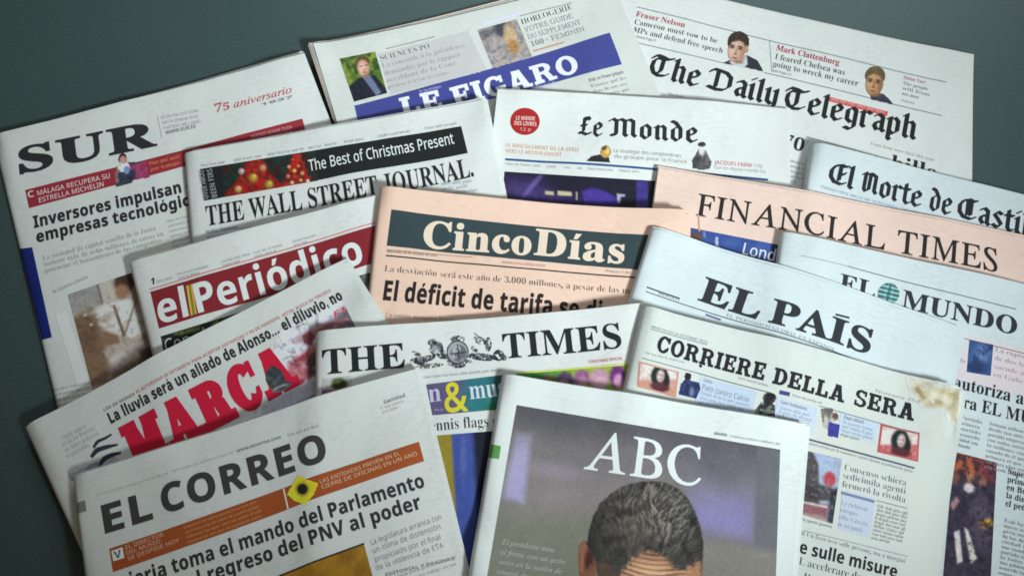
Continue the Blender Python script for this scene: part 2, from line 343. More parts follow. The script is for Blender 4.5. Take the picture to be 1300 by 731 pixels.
[114,287,39,18,0,0,16,17,3,10,7,6,11,1,215,-1,21,-5,12,-9,6,-17,2,1,17,125,0,0,-58,19,28,22,21,23,13,23,4,25,-3,17,-11,11,-17,3,-21,-2,-18,-9,-14,-13,-9,-17,-3,-15,2,-11,7,-23,26,-10,3,-14,-5,-13,-14,-10,-21,-3,-28,0,-136,3,-19,7,-12,14,-6,24,-3,0,-16],
[115,288,52,151,-10,-29,4,-49,15,-13,-5,-9,-13,-15,0,0,114,17,0,13,-37,21,-29,25,-18,28,-6,22,3,17,9,10,13,3,18,-9,26,-27,21,-80,43,-22,21,-13,24,-4,27,7,39,21,32,33,21,43,7,25,-3,40,-10,7,-1,10,3,7,11,14,0,0,-97,-16,0,-13,32,-19,23,-22,14,-25,5,-19,-2,-14,-8,-8,-12,-3,-15,2,-15,8,-12,31,-20,75,-40,20,-21,12,-24,4,-32,-7,-44,-22,-33,-34,-21],
[116,228,24,124,-9,-35,5,-23,14,-13,26,-5,35,0,208,-28,0,0,21,68,69,41,55,15,0,0,-114,64,0,0,-31,-64,0,0,-197,5,-31,8,-8,11,-3,21,9,17,26,16,-9,-24,-42,-33,-25],
[117,375,38,131,-10,-40,7,-26,20,-14,34,-5,46,0,151,-2,20,-5,14,-10,9,-18,3,0,16,131,0,0,-236,2,-16,7,-12,11,-8,15,-2,28,7,23,23,0,182,-2,21,-5,14,-12,8,-20,3,0,16,135,0,0,-240,2,-19,5,-12,11,-6,18,-3,0,-17,-60,-6,-72,-17,0,50,-19,-21,-23,-16,-26,-10],
[118,306,23,142,-10,-104,258,-16,33,-10,9,-15,3,0,17,167,0,0,-16,-28,-4,-7,-14,1,-8,55,-146,51,131,5,19,-9,17,-29,5,0,16,102,0,0,-15,-16,-6,-11,-10,-18,-36,-100,-253],
[119,434,37,122,-10,-105,275,-11,19,-17,9,0,17,149,0,0,-17,-18,-4,-6,-13,6,-23,47,-126,44,108,-10,31,-11,22,-22,7,0,15,155,0,0,-17,-21,-5,-6,-12,2,-14,38,-121,46,115,5,19,-2,8,-5,6,-24,6,0,15,89,0,0,-15,-12,-3,-8,-8,-13,-26,-108,-268,-15,0,-66,207,-83,-207],
[120,319,43,5,0,0,15,29,14,28,27,61,80,-80,127,-19,22,-20,8,0,17,165,0,0,-16,-22,-3,-7,-11,9,-20,34,-54,49,62,2,11,-2,7,-5,4,-26,4,0,16,110,0,0,-14,-28,-13,-29,-29,-56,-70,93,-148,12,-15,16,-6,0,-15,-164,0,0,16,23,3,6,5,1,6,-3,13,-44,71,-41,-53,-9,-15,-3,-12,7,-14,26,-5,0,-15],
[121,300,46,52,-140,-23,3,-19,12,-13,18,-4,23,3,17,9,14,13,10,18,3,15,-2,13,-7,8,-12,2,-20,3,-15,9,-3,13,7,15,18,15,30,11,39,-115,280,-10,12,-20,6,0,17,167,0,0,-17,-26,-4,-6,-5,-2,-9,5,-18,52,-138,51,141,2,14,-2,10,-7,5,-26,4,0,17,97,0,0,-17,-13,-3,-10,-9,-18,-39,-97,-266,-33,-72,-16,-21,-18,-14,-19,-7],
[122,293,20,13,0,0,14,155,273,-40,0,-32,-4,-24,-11,-17,-22,-11,-34,-18,0,6,94,243,0,0,-19,-149,-266,26,0,42,5,29,14,21,25,16,38,16,0,-8,-107],
[48,375,24,188,-7,-55,8,-42,23,-31,37,-21,50,-12,60,-4,70,4,70,12,60,21,49,31,36,42,23,56,7,53,-7,41,-23,31,-37,22,-49,12,-60,5,-70,-5,-69,-12,-61,-22,-49,-31,-37,-42,-23,16,188,37,31,13,18,41,9,64,2,85,-2,86,-9,64,-18,39,-30,14,-32,-14,-18,-39,-9,-64,-3,-86,3,-85,9,-64,18,-41],
[49,375,24,65,0,0,36,70,2,11,7,6,13,2,21,0,337,-46,-51,-21,-14,-20,-5,-15,3,-12,10,-9,16,-3,21,46,16,58,35,47,35,75,0,0,-403,2,-18,5,-14,10,-9,72,-2,0,-36],
[50,375,43,24,0,0,69,136,141,27,35,19,32,12,30,6,31,2,33,-3,34,-11,22,-16,14,-22,4,-29,-7,-19,-22,-10,-36,-4,-51,-35,4,-27,11,-18,21,-6,31,4,23,13,22,20,18,29,15,37,9,45,3,66,-7,48,-23,30,-35,10,-46,-2,-23,-7,-23,-28,-48,-53,-61,-151,-146,157,0,19,3,16,9,13,15,8,19,5,21,40,0,-4,-141],
[51,375,68,163,-7,-46,3,-36,9,-28,13,-19,17,-11,19,-4,20,4,22,13,17,18,10,22,3,6,-37,17,-27,26,-16,33,-6,22,2,19,7,17,12,14,18,8,26,3,34,-7,35,-20,28,-33,19,-44,6,-42,0,0,42,45,0,38,6,26,21,16,31,5,40,-4,33,-10,24,-18,16,-24,5,-21,-4,-15,-11,-11,-17,-6,-22,-5,-50,-36,4,-28,11,-17,18,-6,27,10,33,28,27,46,19,65,6,64,-7,49,-21,31,-35,11,-46,-8,-42,-22,-34,-33,-26,-40,-19,54,-18,26,-16,21,-21,14,-27,5,-36,-4,-37,-12,-31,-17,-26,-24,-19,-27,-15,-31,-9],
[52,375,21,121,0,0,36,40,2,18,6,12,14,4,26,0,41,-186,0,0,41,190,314,94,0,0,-311,70,0,0,-44,-70,0,0,-41,4,-26,12,-14,18,-6,30,-2,0,-36,6,56,169,139,0,1,182,3,65,-25,-50,-28,-47],
[53,375,50,165,-7,-46,3,-35,9,-26,13,-18,17,-10,19,-3,21,4,20,11,14,17,9,22,3,7,-38,9,-17,14,-14,19,-9,24,-3,22,3,19,7,17,13,14,20,8,28,3,37,-6,44,-18,31,-29,18,-38,6,-43,-4,-32,-8,-31,12,22,233,254,0,3,-123,-38,0,-14,42,-9,5,-14,2,-139,0,-11,-125,32,7,42,3,70,-9,55,-26,35,-45,12,-63,-4,-40,-12,-33,-18,-27,-24,-21,-27,-15,-29,-11],
[54,375,43,197,-7,-47,6,-41,19,-33,31,-25,44,-16,58,-5,71,3,53,9,50,15,45,20,39,27,32,33,25,39,15,46,5,39,-2,30,-8,22,-12,16,-15,9,-18,2,-19,-4,-19,-14,-17,-24,-12,-38,-4,-4,40,-13,34,-11,9,-16,4,-36,-12,-28,-34,-18,-56,-9,-76,36,17,25,6,32,2,55,-9,42,-27,28,-44,9,-59,-10,-65,-29,-52,-49,-33,15,199,38,23,6,17,20,12,34,4,50,-5,48,-12,32,-19,19,-26,6,-19,-2,-20,-8,-29,-22,6,-83,16,-57,23,-33],
[55,375,11,111,0,178,406,-176,0,-27,-8,-12,-26,-4,-34,-40,0,3,142,320,0,0,-33,-185,-447],
[56,375,36,183,-7,-51,5,-41,13,-31,20,-22,26,-13,31,-5,34,7,40,20,31,32,26,40,23,-36,25,-26,29,-16,31,-5,37,3,31,11,28,20,26,29,20,41,13,51,4,63,-8,45,-25,26,-38,9,-46,-6,-36,-18,-28,-29,-23,-37,-22,52,-30,34,-31,19,-33,6,-39,-11,-56,-34,-42,-54,-27,17,203,283,21,15,15,19,8,23,3,30,-7,37,-9,16,-12,13,-16,8,-19,3,-24,-5,-18,-16,-11,-24,-4,-30,5,-31,14,-23,23,-18,16,187,32,31,5,23,18,16,27,5,34,-6,30,-17,24,-31,22,-44,24,-21,-17,-17,-21,-11,-26,-4,-32,5,-36,16,-28,24,-18],
[57,375,46,152,-7,-36,3,-28,8,-21,13,-14,16,-8,18,-3,18,2,14,6,11,11,8,14,5,12,-27,16,-24,23,-15,30,-5,38,12,29,36,19,61,9,85,-17,-18,-22,-14,-26,-10,-31,-3,-52,9,-43,26,-27,44,-9,60,4,45,14,40,22,32,31,25,38,15,44,5,46,-6,41,-17,34,-30,25,-43,17,-58,5,-71,-2,-54,-9,-50,-13,-46,-20,-39,-27,-33,-33,-25,-41,-16,15,184,233,22,3,18,9,15,15,12,18,-6,74,-14,51,-22,29,-28,9,-25,-7,-19,-21,-12,-36,-4,-49,7,-53,21,-31],
],
"black": [
[97,316,30,70,-15,-14,15,9,7,-4,10,-35,64,-11,64,6,37,16,36,27,35,37,36,53,45,20,0,0,-6,57,-24,48,-13,0,-20,-16,-11,-4,-25,0,-140,4,-22,10,-8,12,5,15,13,14,-14,-74,-84,-16,12,7,7,-38,24,-12,30,0,11,11,132,63,49,35,0,150,-51,25,-8,5,-15,-19,-9,-22,-5,-60,3,-39,10,-38,13,-28],
[100,320,38,145,-15,-23,16,-46,22,-51,17,0,20,9,6,4,11,2,137,0,30,-3,25,83,48,-50,30,-30,25,-14,22,-5,22,8,29,24,24,38,15,49,6,0,-21,-19,-2,-14,-6,-9,-9,-3,-11,5,-18,16,-16,83,-52,37,-25,28,-23,19,-22,13,-23,7,-23,2,-25,-4,-35,-13,-35,-19,-35,-54,-70,-50,-54,13,181,48,16,11,18,30,14,44,4,49,-2,27,-6,21,-10,19,-16,17,-52,35,-28,-16,0,-202,27,-13],
[101,279,23,155,-15,-18,8,3,9,-49,22,-30,27,-17,32,-5,39,0,95,4,30,17,18,114,77,15,0,64,-96,5,-12,-8,-10,-132,-99,3,-15,7,-13,25,-19,28,-7,31,5,30,22,14,-15,6,118,155,67,50,4,6,-49,78,-15,-12,-6,-14],
[103,319,45,146,-134,-51,6,-40,19,-27,28,-13,38,63,0,9,-37,24,-22,39,-7,21,2,19,9,16,13,12,17,8,19,3,21,-31,76,-7,33,-108,-89,-18,7,6,16,-5,15,-31,46,-13,29,-6,43,6,44,20,41,42,47,72,62,21,0,-1,-2,27,-20,34,-14,48,-15,0,-20,-11,-21,-7,-23,-4,-63,7,-72,24,-54,1,-16,-5,-42,-14,-37,-22,-32,-30,-24,-36,-16,16,141,79,18,8,27,19,-2,38,4,48,11,48,-39,17,-36,24,-16,-19,-11,-23,-6,-27,-2,-36,2,-26,7,-23,21,-35,12,-10],
[104,309,54,149,-134,-16,11,52,84,17,38,11,38,7,39,2,43,-4,38,-9,36,-19,36,-27,39,-37,-28,0,-158,6,-11,14,-5,23,20,14,-15,-84,-86,-20,0,-9,14,-14,13,-31,14,0,20,10,3,7,9,5,23,0,321,-4,28,-10,23,17,13,19,-23,12,-37,15,35,24,26,29,17,36,6,0,-21,-29,-6,-18,-14,-9,-24,-3,-34,0,-122,98,73,14,-15,-8,-13,37,-55,19,-45,6,-27,2,-28,-3,-46,-11,-46,-19,-47,-28,-49,-37,-51],
[105,215,10,71,371,13,62,19,47,31,16,21,-7,7,-20,-3,-14,-9,-16,-28,-36,-30,-32,30,130,-15,-18,10,4,7,-35,23,-8,14,-3,36,2,27,0,128,-2,20,-12,5,-14,-4,-16,-12,-14,15,41,36,48,52,18,-11,-8,-15,10,-14,24,-16,22,-7,0,-20,-14,-8,-5,-21,0,-137,3,-22,4,-5,8,-2,10,5,18,16,15,-13],
[108,189,31,122,-15,-18,8,7,10,-22,15,-64,24,0,20,9,6,5,11,2,30,0,293,-2,25,-12,26,17,13,18,-23,13,-37,15,35,23,26,30,17,36,6,0,-21,-29,-6,-18,-14,-9,-24,-3,-34,0,-284,2,-14,6,-8,43,-19,12,4,13,11,15,-13],
[110,359,51,85,-15,-8,14,-13,13,-31,14,0,20,17,11,5,24,0,137,-3,32,-10,16,-13,-13,-15,13,69,76,16,-13,-4,-6,30,-28,9,-42,90,89,20,0,13,-17,16,-12,34,-13,0,-20,-14,-11,-4,-18,0,-161,2,-20,5,-5,7,-1,10,5,18,16,15,-13,-78,-87,-17,10,4,7,-35,23,-9,14,-3,20,2,26,0,26,0,121,-6,24,-17,16,-53,-52,0,-139,5,-24,17,-11,0,-20,-30,-14,-13,-13,-8,-14],
[111,308,21,143,-15,-8,8,-22,11,-83,28,0,20,8,5,4,8,3,34,-1,145,-2,25,180,73,10,-19,-9,-5,33,-58,22,-36,11,-25,4,-28,-4,-27,-13,-27,-22,-31,-91,-101,9,185,48,10,7,11,20,9,29,3,30,-6,39,-58,114,-30,-12,0,-200],
[112,328,34,91,-134,-17,92,-9,72,-9,2,-13,-4,-13,-12,-15,12,47,52,-2,155,-5,20,-21,33,9,16,48,58,16,-12,-6,-16,4,-11,29,-33,4,-23,111,75,12,-16,-9,-8,33,-53,21,-39,7,-41,-3,-24,-8,-26,-15,-28,-61,-85,-26,-37,-20,0,-12,12,-34,14,-8,-61,-15,-84,11,203,53,13,4,12,10,18,37,7,46,-7,31,-20,35,-38,57,-50,-35,0,-153,41,-23],
[114,250,37,131,-15,-18,10,8,11,-20,14,-61,22,0,20,11,12,4,23,0,121,-3,32,-10,16,-13,-13,-15,13,69,76,16,-13,-4,-6,30,-28,9,-42,44,74,4,15,19,0,16,-31,23,-20,0,-26,-19,-19,-13,-32,-21,0,-7,28,-15,21,-31,-48,0,-108,3,-17,21,-13,24,-9,12,5,18,16,15,-14],
[115,300,53,118,-15,-7,10,-44,31,-41,24,0,21,37,28,13,27,-7,23,-42,53,-8,17,11,20,25,32,32,34,30,26,19,11,50,-29,30,-7,19,3,15,11,10,15,3,20,-3,19,-11,17,-15,10,-18,4,-15,-4,-15,-10,-11,-15,-6,-17,-30,22,12,19,16,15,20,10,23,3,19,-2,18,-7,16,-11,12,-15,8,-18,3,-20,-7,-38,-24,-39,-44,-53,31,-22,22,-26,14,-27,4,-27,-5,-30,-14,-26,-23,-23,-53,-29,-33,-16,-16,-14,9,132,175,59,67,-38,8,-52,29,-7,-2,-7,-6,-6,-16,5,-14,36,-48,14,178,38,18,4,15,12,9,17,4,20,-3,16,-8,17,-26,28,-13,8,-11,3,-15,-9,-55,-63,57,-41,16,-9],
[116,215,25,122,-15,-18,10,9,11,-43,20,-33,9,0,20,12,11,3,24,0,176,-31,0,0,20,36,29,26,30,18,32,13,37,24,0,-5,-46,-2,-55,78,0,0,-47,-78,0,0,-183,44,-19,24,17,14,-15],
],
"sansb": [
[65,463,8,0,0,169,482,124,0,170,-482,-109,0,-35,114,-175,0,-35,-114,5,170,199,125,0,-44,141,-19,67,-20,-71],
[66,451,22,60,0,0,480,150,0,84,-7,61,-20,36,-37,13,-58,-5,-38,-15,-31,-23,-23,-31,-11,0,-4,23,-6,20,-11,18,-14,13,-21,9,-26,3,-34,-12,-58,-35,-44,-56,-28,-73,-9,11,162,289,59,0,37,4,24,11,13,17,5,24,-6,23,-15,16,-26,9,-37,3,-54,0,11,162,84,66,0,39,4,25,14,14,20,4,27,-4,24,-14,19,-26,13,-41,4,-63,0],
[67,428,32,255,-7,-68,8,-54,23,-42,37,-29,49,-17,60,-6,69,7,68,19,60,32,50,44,38,56,23,67,8,36,-2,35,-7,69,-24,-33,-83,-54,22,-27,7,-26,3,-52,-11,-37,-33,-24,-52,-7,-68,7,-67,21,-51,37,-32,55,-10,59,7,63,18,0,-85,-62,-19],
[68,497,15,60,0,0,480,151,0,70,-7,61,-20,49,-34,36,-45,23,-59,8,-71,-8,-74,-23,-61,-38,-48,-52,-34,-64,-20,-77,-7,11,162,84,44,0,64,10,46,29,27,50,10,69,-9,69,-26,48,-43,28,-59,9,-54,0],
[69,376,12,60,0,0,480,276,0,0,-84,-174,0,0,-105,162,0,0,-83,-162,0,0,-124,174,0,0,-84],
[70,369,10,60,0,0,480,275,0,0,-84,-174,0,0,-123,162,0,0,-84,-162,0,0,-189],
[71,486,40,262,-7,-66,7,-55,21,-44,35,-32,49,-20,61,-6,74,7,71,22,60,36,49,49,36,62,23,74,7,38,-2,38,-6,67,-21,-34,-82,-50,19,-59,8,-42,-5,-35,-16,-29,-24,-21,-32,-14,-40,-4,-47,3,-44,9,-39,17,-32,24,-25,32,-15,40,-5,36,2,28,5,0,100,-91,0,0,84,191,0,0,-248,-79,-20,-43,-6],
[72,514,12,60,0,0,480,102,0,0,-189,190,0,0,189,101,0,0,-480,-101,0,0,207,-190,0,0,-207],
[73,261,12,21,0,0,58,59,27,0,310,-59,27,0,58,219,0,0,-58,-59,-27,0,-310,59,-27,0,-58],
[74,222,19,10,-141,-34,2,-26,5,0,85,23,-5,25,-2,32,7,13,10,9,15,6,23,2,31,0,450,102,0,0,-449,-5,-56,-14,-44,-23,-33,-31,-22,-37,-13],
[76,379,6,60,0,0,480,102,0,0,-396,195,0,0,-84],
[77,633,18,60,0,0,480,139,0,113,-367,2,0,121,367,138,0,0,-480,-95,0,1,279,4,96,-3,0,-123,-375,-94,0,-115,376,-3,0,5,-98,1,-278],
[78,546,14,60,0,0,480,129,0,208,-360,2,0,-5,133,0,227,92,0,0,-480,-129,0,-209,363,-3,0,6,-137,0,-226],
[79,534,24,267,-7,-71,8,-57,23,-44,37,-32,50,-18,60,-6,70,6,70,18,60,32,49,44,36,57,23,72,8,71,-8,57,-23,44,-36,31,-50,19,-60,6,-70,-6,-69,-19,-61,-31,-49,-44,-37,-57,-23,16,267,79,56,10,38,33,21,51,7,67,-7,68,-21,51,-38,33,-55,10,-56,-10,-37,-33,-22,-51,-7,-68,7,-67,22,-51,37,-33],
[80,422,15,60,0,0,480,154,0,80,-10,55,-30,32,-48,11,-62,-5,-41,-13,-37,-23,-33,-35,-26,-48,-17,-62,-5,-44,0,0,-171,10,162,254,33,0,39,4,30,13,18,22,7,33,-9,39,-27,23,-45,8,-46,0],
[81,534,25,363,-114,-88,107,-79,8,-57,23,-44,37,-32,50,-18,60,-6,70,6,70,18,60,32,49,44,36,57,23,72,8,71,-8,57,-23,44,-36,31,-50,19,-60,6,-70,-8,-75,-21,-64,-37,-51,-53,-35,116,-129,16,267,79,56,10,38,33,21,51,7,67,-7,68,-21,51,-38,33,-55,10,-56,-10,-37,-33,-22,-51,-7,-68,7,-67,22,-51,37,-33],
[82,443,17,60,0,0,480,140,0,85,-9,60,-27,35,-45,12,-63,-4,-31,-9,-27,-14,-22,-19,-19,-44,-28,141,-209,-113,0,-114,184,-54,0,0,-184,10,162,267,33,0,43,4,29,12,16,21,6,29,-6,29,-17,20,-30,11,-74,3],
[83,370,43,167,-7,-72,8,-64,21,0,95,71,-27,36,-10,37,-3,32,4,21,11,12,16,4,20,-7,25,-20,19,-103,53,-37,28,-16,19,-13,21,-9,26,-3,31,11,57,33,43,51,27,68,9,36,-2,35,-6,71,-25,-33,-80,-59,21,-54,8,-25,-4,-19,-10,-11,-15,-4,-20,5,-23,17,-17,131,-72,23,-21,17,-24,11,-28,3,-35,-11,-57,-35,-45,-55,-28],
[84,389,8,144,0,0,395,-131,0,0,85,362,0,0,-85,-130,0,0,-395],
[85,508,24,252,-7,-84,12,-61,37,-37,56,-13,73,0,309,101,0,0,-294,7,-50,18,-33,30,-18,42,-6,42,6,30,20,17,33,5,49,0,293,102,0,0,-311,-6,-47,-16,-42,-28,-36,-38,-28,-50,-17],
[86,436,9,163,0,-163,480,103,0,97,-313,18,-78,18,78,98,313,103,0,-164,-480],
[87,649,21,122,0,-122,480,100,0,70,-301,15,-87,14,85,78,303,96,0,77,-303,15,-85,15,87,69,301,100,0,-122,-480,-115,0,-70,274,-14,65,-4,25,-10,-57,-12,-56,-64,-251],
[89,419,9,159,0,0,183,-159,297,110,0,100,-198,100,198,109,0,-159,-293,0,-187],
[90,389,10,16,0,0,66,230,330,-224,0,0,84,345,0,0,-66,-230,-330,236,0,0,-84],
[97,406,32,142,-7,-45,7,-37,22,-24,36,-8,51,10,51,31,36,51,21,72,9,64,2,-4,41,-11,18,-18,10,-24,3,-53,-8,-51,-19,-33,68,32,14,34,10,37,7,38,2,65,-8,48,-24,29,-40,10,-58,0,-244,-70,0,-19,50,-3,0,-24,-26,-25,-17,-31,-10,14,179,66,30,5,25,15,16,23,6,31,0,30,-39,-1,-41,-5,-26,-13,-14,-19,-5,-23,3,-20,10,-13,16,-7],
[98,425,24,254,-7,-36,4,-28,11,-21,15,-17,17,-6,0,-17,-40,-77,0,0,510,100,0,-1,-159,-3,-32,4,0,18,21,22,18,29,11,36,4,55,-12,45,-36,28,-59,10,-82,-10,-83,-29,-59,-45,-37,16,226,75,27,7,22,21,13,35,5,47,-5,47,-14,34,-21,21,-29,6,-33,-6,-21,-18,-13,-30,-5,-54,4,-47,12,-35,22,-21],
[99,345,30,201,-7,-72,12,-54,34,-34,58,-11,84,6,61,17,49,27,37,37,25,43,15,50,5,35,-1,31,-6,48,-17,-29,-78,-44,16,-41,6,-43,-12,-26,-37,-9,-62,5,-48,16,-33,24,-20,33,-6,30,2,26,6,47,23,0,-85,-23,-13,-25,-8],
[100,425,24,169,-7,-56,12,-44,36,-29,60,-10,82,10,82,29,60,45,36,57,12,36,-3,29,-12,23,-17,18,-21,3,0,-5,31,-2,159,100,0,0,-510,-77,0,-19,48,-4,0,-18,-21,-22,-18,-29,-12,16,203,73,36,6,23,19,13,30,4,54,-4,47,-12,35,-23,21,-38,7,-29,-7,-23,-21,-14,-35,-4,-48,4,-47,14,-34,23,-20],
[101,397,27,218,-7,-52,5,-45,16,-38,26,-29,36,-18,47,-6,58,6,59,16,48,26,37,35,27,42,16,48,5,68,-10,53,-33,33,-52,11,-71,0,-49,-236,0,7,-37,18,-29,28,-18,38,-6,64,7,60,22,0,-78,-57,-19,9,134,225,140,0,-5,31,-12,24,-22,17,-31,5,-26,-4,-22,-15,-15,-24],
[102,260,23,69,0,0,291,-56,0,0,49,56,27,3,68,12,31,19,22,26,15,32,8,37,3,54,-5,38,-11,-25,-73,-56,10,-18,-4,-13,-9,-7,-15,-2,-40,86,0,0,-76,-86,0,0,-291],
[103,425,31,189,-161,-72,5,-65,16,0,80,70,-21,73,-7,43,9,26,28,9,54,2,45,-23,-25,-24,-17,-28,-10,-31,-3,-58,13,-44,37,-28,60,-9,80,10,80,28,60,44,38,59,12,61,-13,45,-40,3,0,8,47,85,0,0,-368,-12,-69,-35,-50,-57,-31,14,204,72,33,5,24,17,14,30,4,58,-4,51,-14,34,-23,19,-35,6,-39,-12,-24,-37,-8,-62,8,-60,24,-37],
[105,205,16,103,412,-21,3,-18,8,-12,15,-4,23,4,24,12,15,18,8,21,2,20,-2,18,-8,12,-15,4,-24,-4,-23,-12,-15,-18,-8,4,52,0,0,367,100,0,0,-367],
[106,205,16,103,412,-21,3,-18,8,-12,15,-4,23,4,24,12,15,18,8,21,2,20,-2,18,-8,12,-15,4,-24,-4,-23,-12,-15,-18,-8,17,23,-161,-35,2,-31,6,0,78,47,-6,19,3,15,9,11,17,3,27,0,392,100,0,0,-407,-3,-32,-9,-29,-17,-25,-25,-19,-33,-12],
[107,416,14,52,0,0,510,100,0,-1,-269,-3,-42,44,56,103,112,113,0,-146,-159,154,-208,-115,0,-106,148,-43,-34,0,-114],
[108,205,4,52,0,0,510,100,0,0,-510],
[109,659,43,52,0,0,367,77,0,13,-47,6,0,20,24,26,17,30,9,31,3,37,-3,31,-10,25,-16,18,-24,9,0,20,24,26,17,31,9,31,3,55,-8,39,-23,24,-42,8,-61,0,-239,-100,0,0,214,-6,44,-18,27,-31,8,-34,-7,-22,-21,-13,-34,-4,-47,0,-184,-100,0,0,214,-6,44,-19,27,-30,8,-36,-7,-22,-24,-12,-38,-4,-51,0,-173],
[110,441,25,52,0,0,367,77,0,13,-47,6,0,20,24,28,17,31,9,34,3,53,-8,41,-23,27,-42,9,-61,0,-239,-100,0,0,214,-4,35,-10,25,-19,15,-26,4,-39,-7,-24,-24,-12,-38,-5,-51,0,-173],
[111,416,20,207,-7,-48,6,-43,16,-36,28,-27,37,-17,48,-6,56,12,81,36,59,56,37,75,12,49,-5,42,-17,36,-27,27,-37,17,-47,5,-56,-12,-81,-36,-60,-56,-37,16,208,74,34,7,24,21,13,34,4,48,-4,48,-13,34,-24,20,-34,7,-35,-7,-23,-20,-13,-34,-5,-48,5,-48,13,-34,24,-21],
[112,425,24,52,-161,0,528,82,0,14,-48,4,0,18,21,22,17,29,12,36,4,55,-12,45,-36,28,-59,10,-82,-10,-82,-30,-60,-45,-37,-56,-12,-36,4,-27,11,-22,15,-17,17,-5,0,5,-53,0,-148,15,226,75,29,7,21,21,13,35,4,47,-8,60,-23,36,-38,12,-33,-6,-21,-18,-13,-30,-5,-54,4,-47,12,-35,22,-21],
[113,425,23,273,-161,0,154,4,55,-4,0,-17,-21,-22,-18,-29,-12,-36,-4,-56,12,-44,36,-29,60,-10,82,10,82,29,60,45,36,57,12,36,-3,29,-12,23,-17,20,-21,9,47,85,0,0,-528,15,204,72,36,6,22,18,13,31,4,55,-4,47,-12,35,-23,21,-37,7,-31,-7,-22,-21,-13,-35,-5,-48,8,-60,24,-37],
[114,305,19,52,0,0,367,76,0,15,-62,5,0,19,26,25,22,30,15,35,5,34,-2,-8,-94,-29,3,-25,-2,-24,-7,-21,-12,-17,-17,-11,-24,-4,-31,0,-187],
[115,334,38,152,-7,-66,5,-55,17,0,82,64,-22,60,-9,25,3,17,6,9,10,4,13,-6,17,-21,17,-109,53,-19,16,-14,19,-8,23,-3,28,10,45,30,32,46,19,59,6,65,-6,64,-22,-30,-72,-51,19,-49,8,-33,-7,-11,-18,5,-15,22,-16,104,-48,20,-15,15,-19,9,-23,3,-30,-10,-49,-29,-37,-49,-22],
[116,291,26,178,-7,-31,3,-28,8,-23,15,-18,22,-11,32,-4,42,0,176,-48,0,0,43,56,33,28,78,64,0,0,-78,103,0,0,-76,-103,0,0,-176,3,-18,9,-13,14,-8,18,-3,32,4,31,8,0,-75,-40,-12],
[117,441,25,181,-7,-54,8,-41,24,-27,42,-9,61,0,239,100,0,0,-215,4,-34,11,-25,18,-15,27,-5,38,8,24,23,13,38,4,52,0,173,100,0,0,-367,-77,0,-13,47,-6,0,-20,-24,-28,-17,-31,-10],
[118,382,12,140,0,-140,367,105,0,70,-209,10,-39,4,-36,3,0,5,37,10,38,70,209,105,0,-140,-367],
[119,575,25,111,0,-104,367,99,0,51,-203,12,-80,2,0,8,58,9,49,45,176,110,0,50,-206,9,-77,3,0,12,79,53,204,98,0,-105,-367,-109,0,-36,162,-22,96,-8,32,-3,0,-18,-79,-19,-84,-30,-127],
[120,388,12,3,0,125,187,-119,180,114,0,71,-117,72,117,113,0,-119,-180,125,-187,-114,0,-77,126,-77,-126],
[121,382,22,74,-161,-29,1,-22,4,0,79,39,-4,29,5,21,15,17,21,17,43,-146,364,109,0,70,-206,8,-31,4,-33,2,0,5,33,77,237,107,0,-155,-414,-26,-50,-35,-36,-43,-21],
[122,328,10,18,0,0,59,170,231,-160,0,0,77,274,0,0,-65,-166,-225,172,0,0,-77],
[48,384,22,191,-7,-52,8,-43,21,-32,37,-30,78,-10,103,4,72,12,61,22,48,31,36,43,23,55,7,53,-7,42,-22,32,-36,31,-78,10,-104,-4,-72,-12,-61,-22,-48,-31,-36,-43,-22,16,191,75,32,10,21,31,11,52,4,72,-4,72,-11,51,-21,32,-32,10,-32,-10,-20,-32,-11,-51,-3,-72,3,-72,11,-51,20,-31],
[49,384,9,176,0,1,323,2,50,-35,-33,-55,-44,-49,61,154,123,83,0,0,-480],
[50,384,33,27,0,0,71,179,183,32,46,7,22,3,23,-4,25,-12,18,-19,10,-24,4,-27,-4,-26,-9,-55,-36,-55,65,44,33,25,14,28,11,34,8,40,2,44,-4,37,-13,30,-20,22,-26,14,-31,5,-35,-4,-38,-12,-35,-20,-32,-26,-32,-134,-130,0,-5,209,0,0,-85],
[51,384,53,164,-7,-74,7,-64,19,0,86,64,-23,63,-8,46,5,30,14,17,22,5,31,-2,18,-8,16,-14,12,-21,8,-30,6,-77,2,0,77,76,3,29,6,19,10,12,13,7,15,2,18,-4,23,-12,17,-21,11,-32,3,-32,-3,-27,-8,-43,-24,-47,70,31,19,35,15,42,10,49,3,66,-7,51,-23,32,-36,11,-48,-7,-45,-23,-34,-33,-25,-40,-15,0,-2,51,-13,36,-22,23,-33,7,-43,-5,-40,-15,-35,-26,-30,-37,-23,-49,-14],
[52,384,11,216,0,0,99,-205,0,0,71,211,310,93,0,0,-302,58,0,0,-79,-58,0,0,-99,6,101,178,115,0,1,119,3,66,-2,0,-29,-52],
[53,384,33,162,-7,-71,7,-31,8,-27,11,0,88,60,-22,34,-7,31,-2,40,5,29,13,18,24,6,34,-10,40,-33,24,-53,8,-39,-3,-33,-7,-41,21,18,245,260,0,0,-86,-171,0,-9,-94,61,6,42,-4,36,-13,31,-20,23,-29,15,-36,5,-43,-12,-70,-36,-53,-60,-34],
[54,384,38,199,-7,-47,6,-42,17,-35,28,-28,41,-18,53,-5,65,6,82,8,40,13,37,18,34,24,29,31,25,38,19,47,12,55,4,64,-5,0,-81,-27,5,-30,2,-53,-5,-40,-14,-27,-23,-19,-30,-10,-36,-5,-42,4,0,16,22,23,18,28,12,37,4,57,-10,43,-30,28,-48,9,-64,-11,-70,-33,-52,-52,-34,20,197,75,27,5,21,15,14,26,5,37,-4,32,-12,24,-20,15,-29,5,-21,-3,-18,-7,-15,-11,-11,-14,-7,-16,-3,-16,2,-22,6,-21,10,-19,15,-16,18,-11],
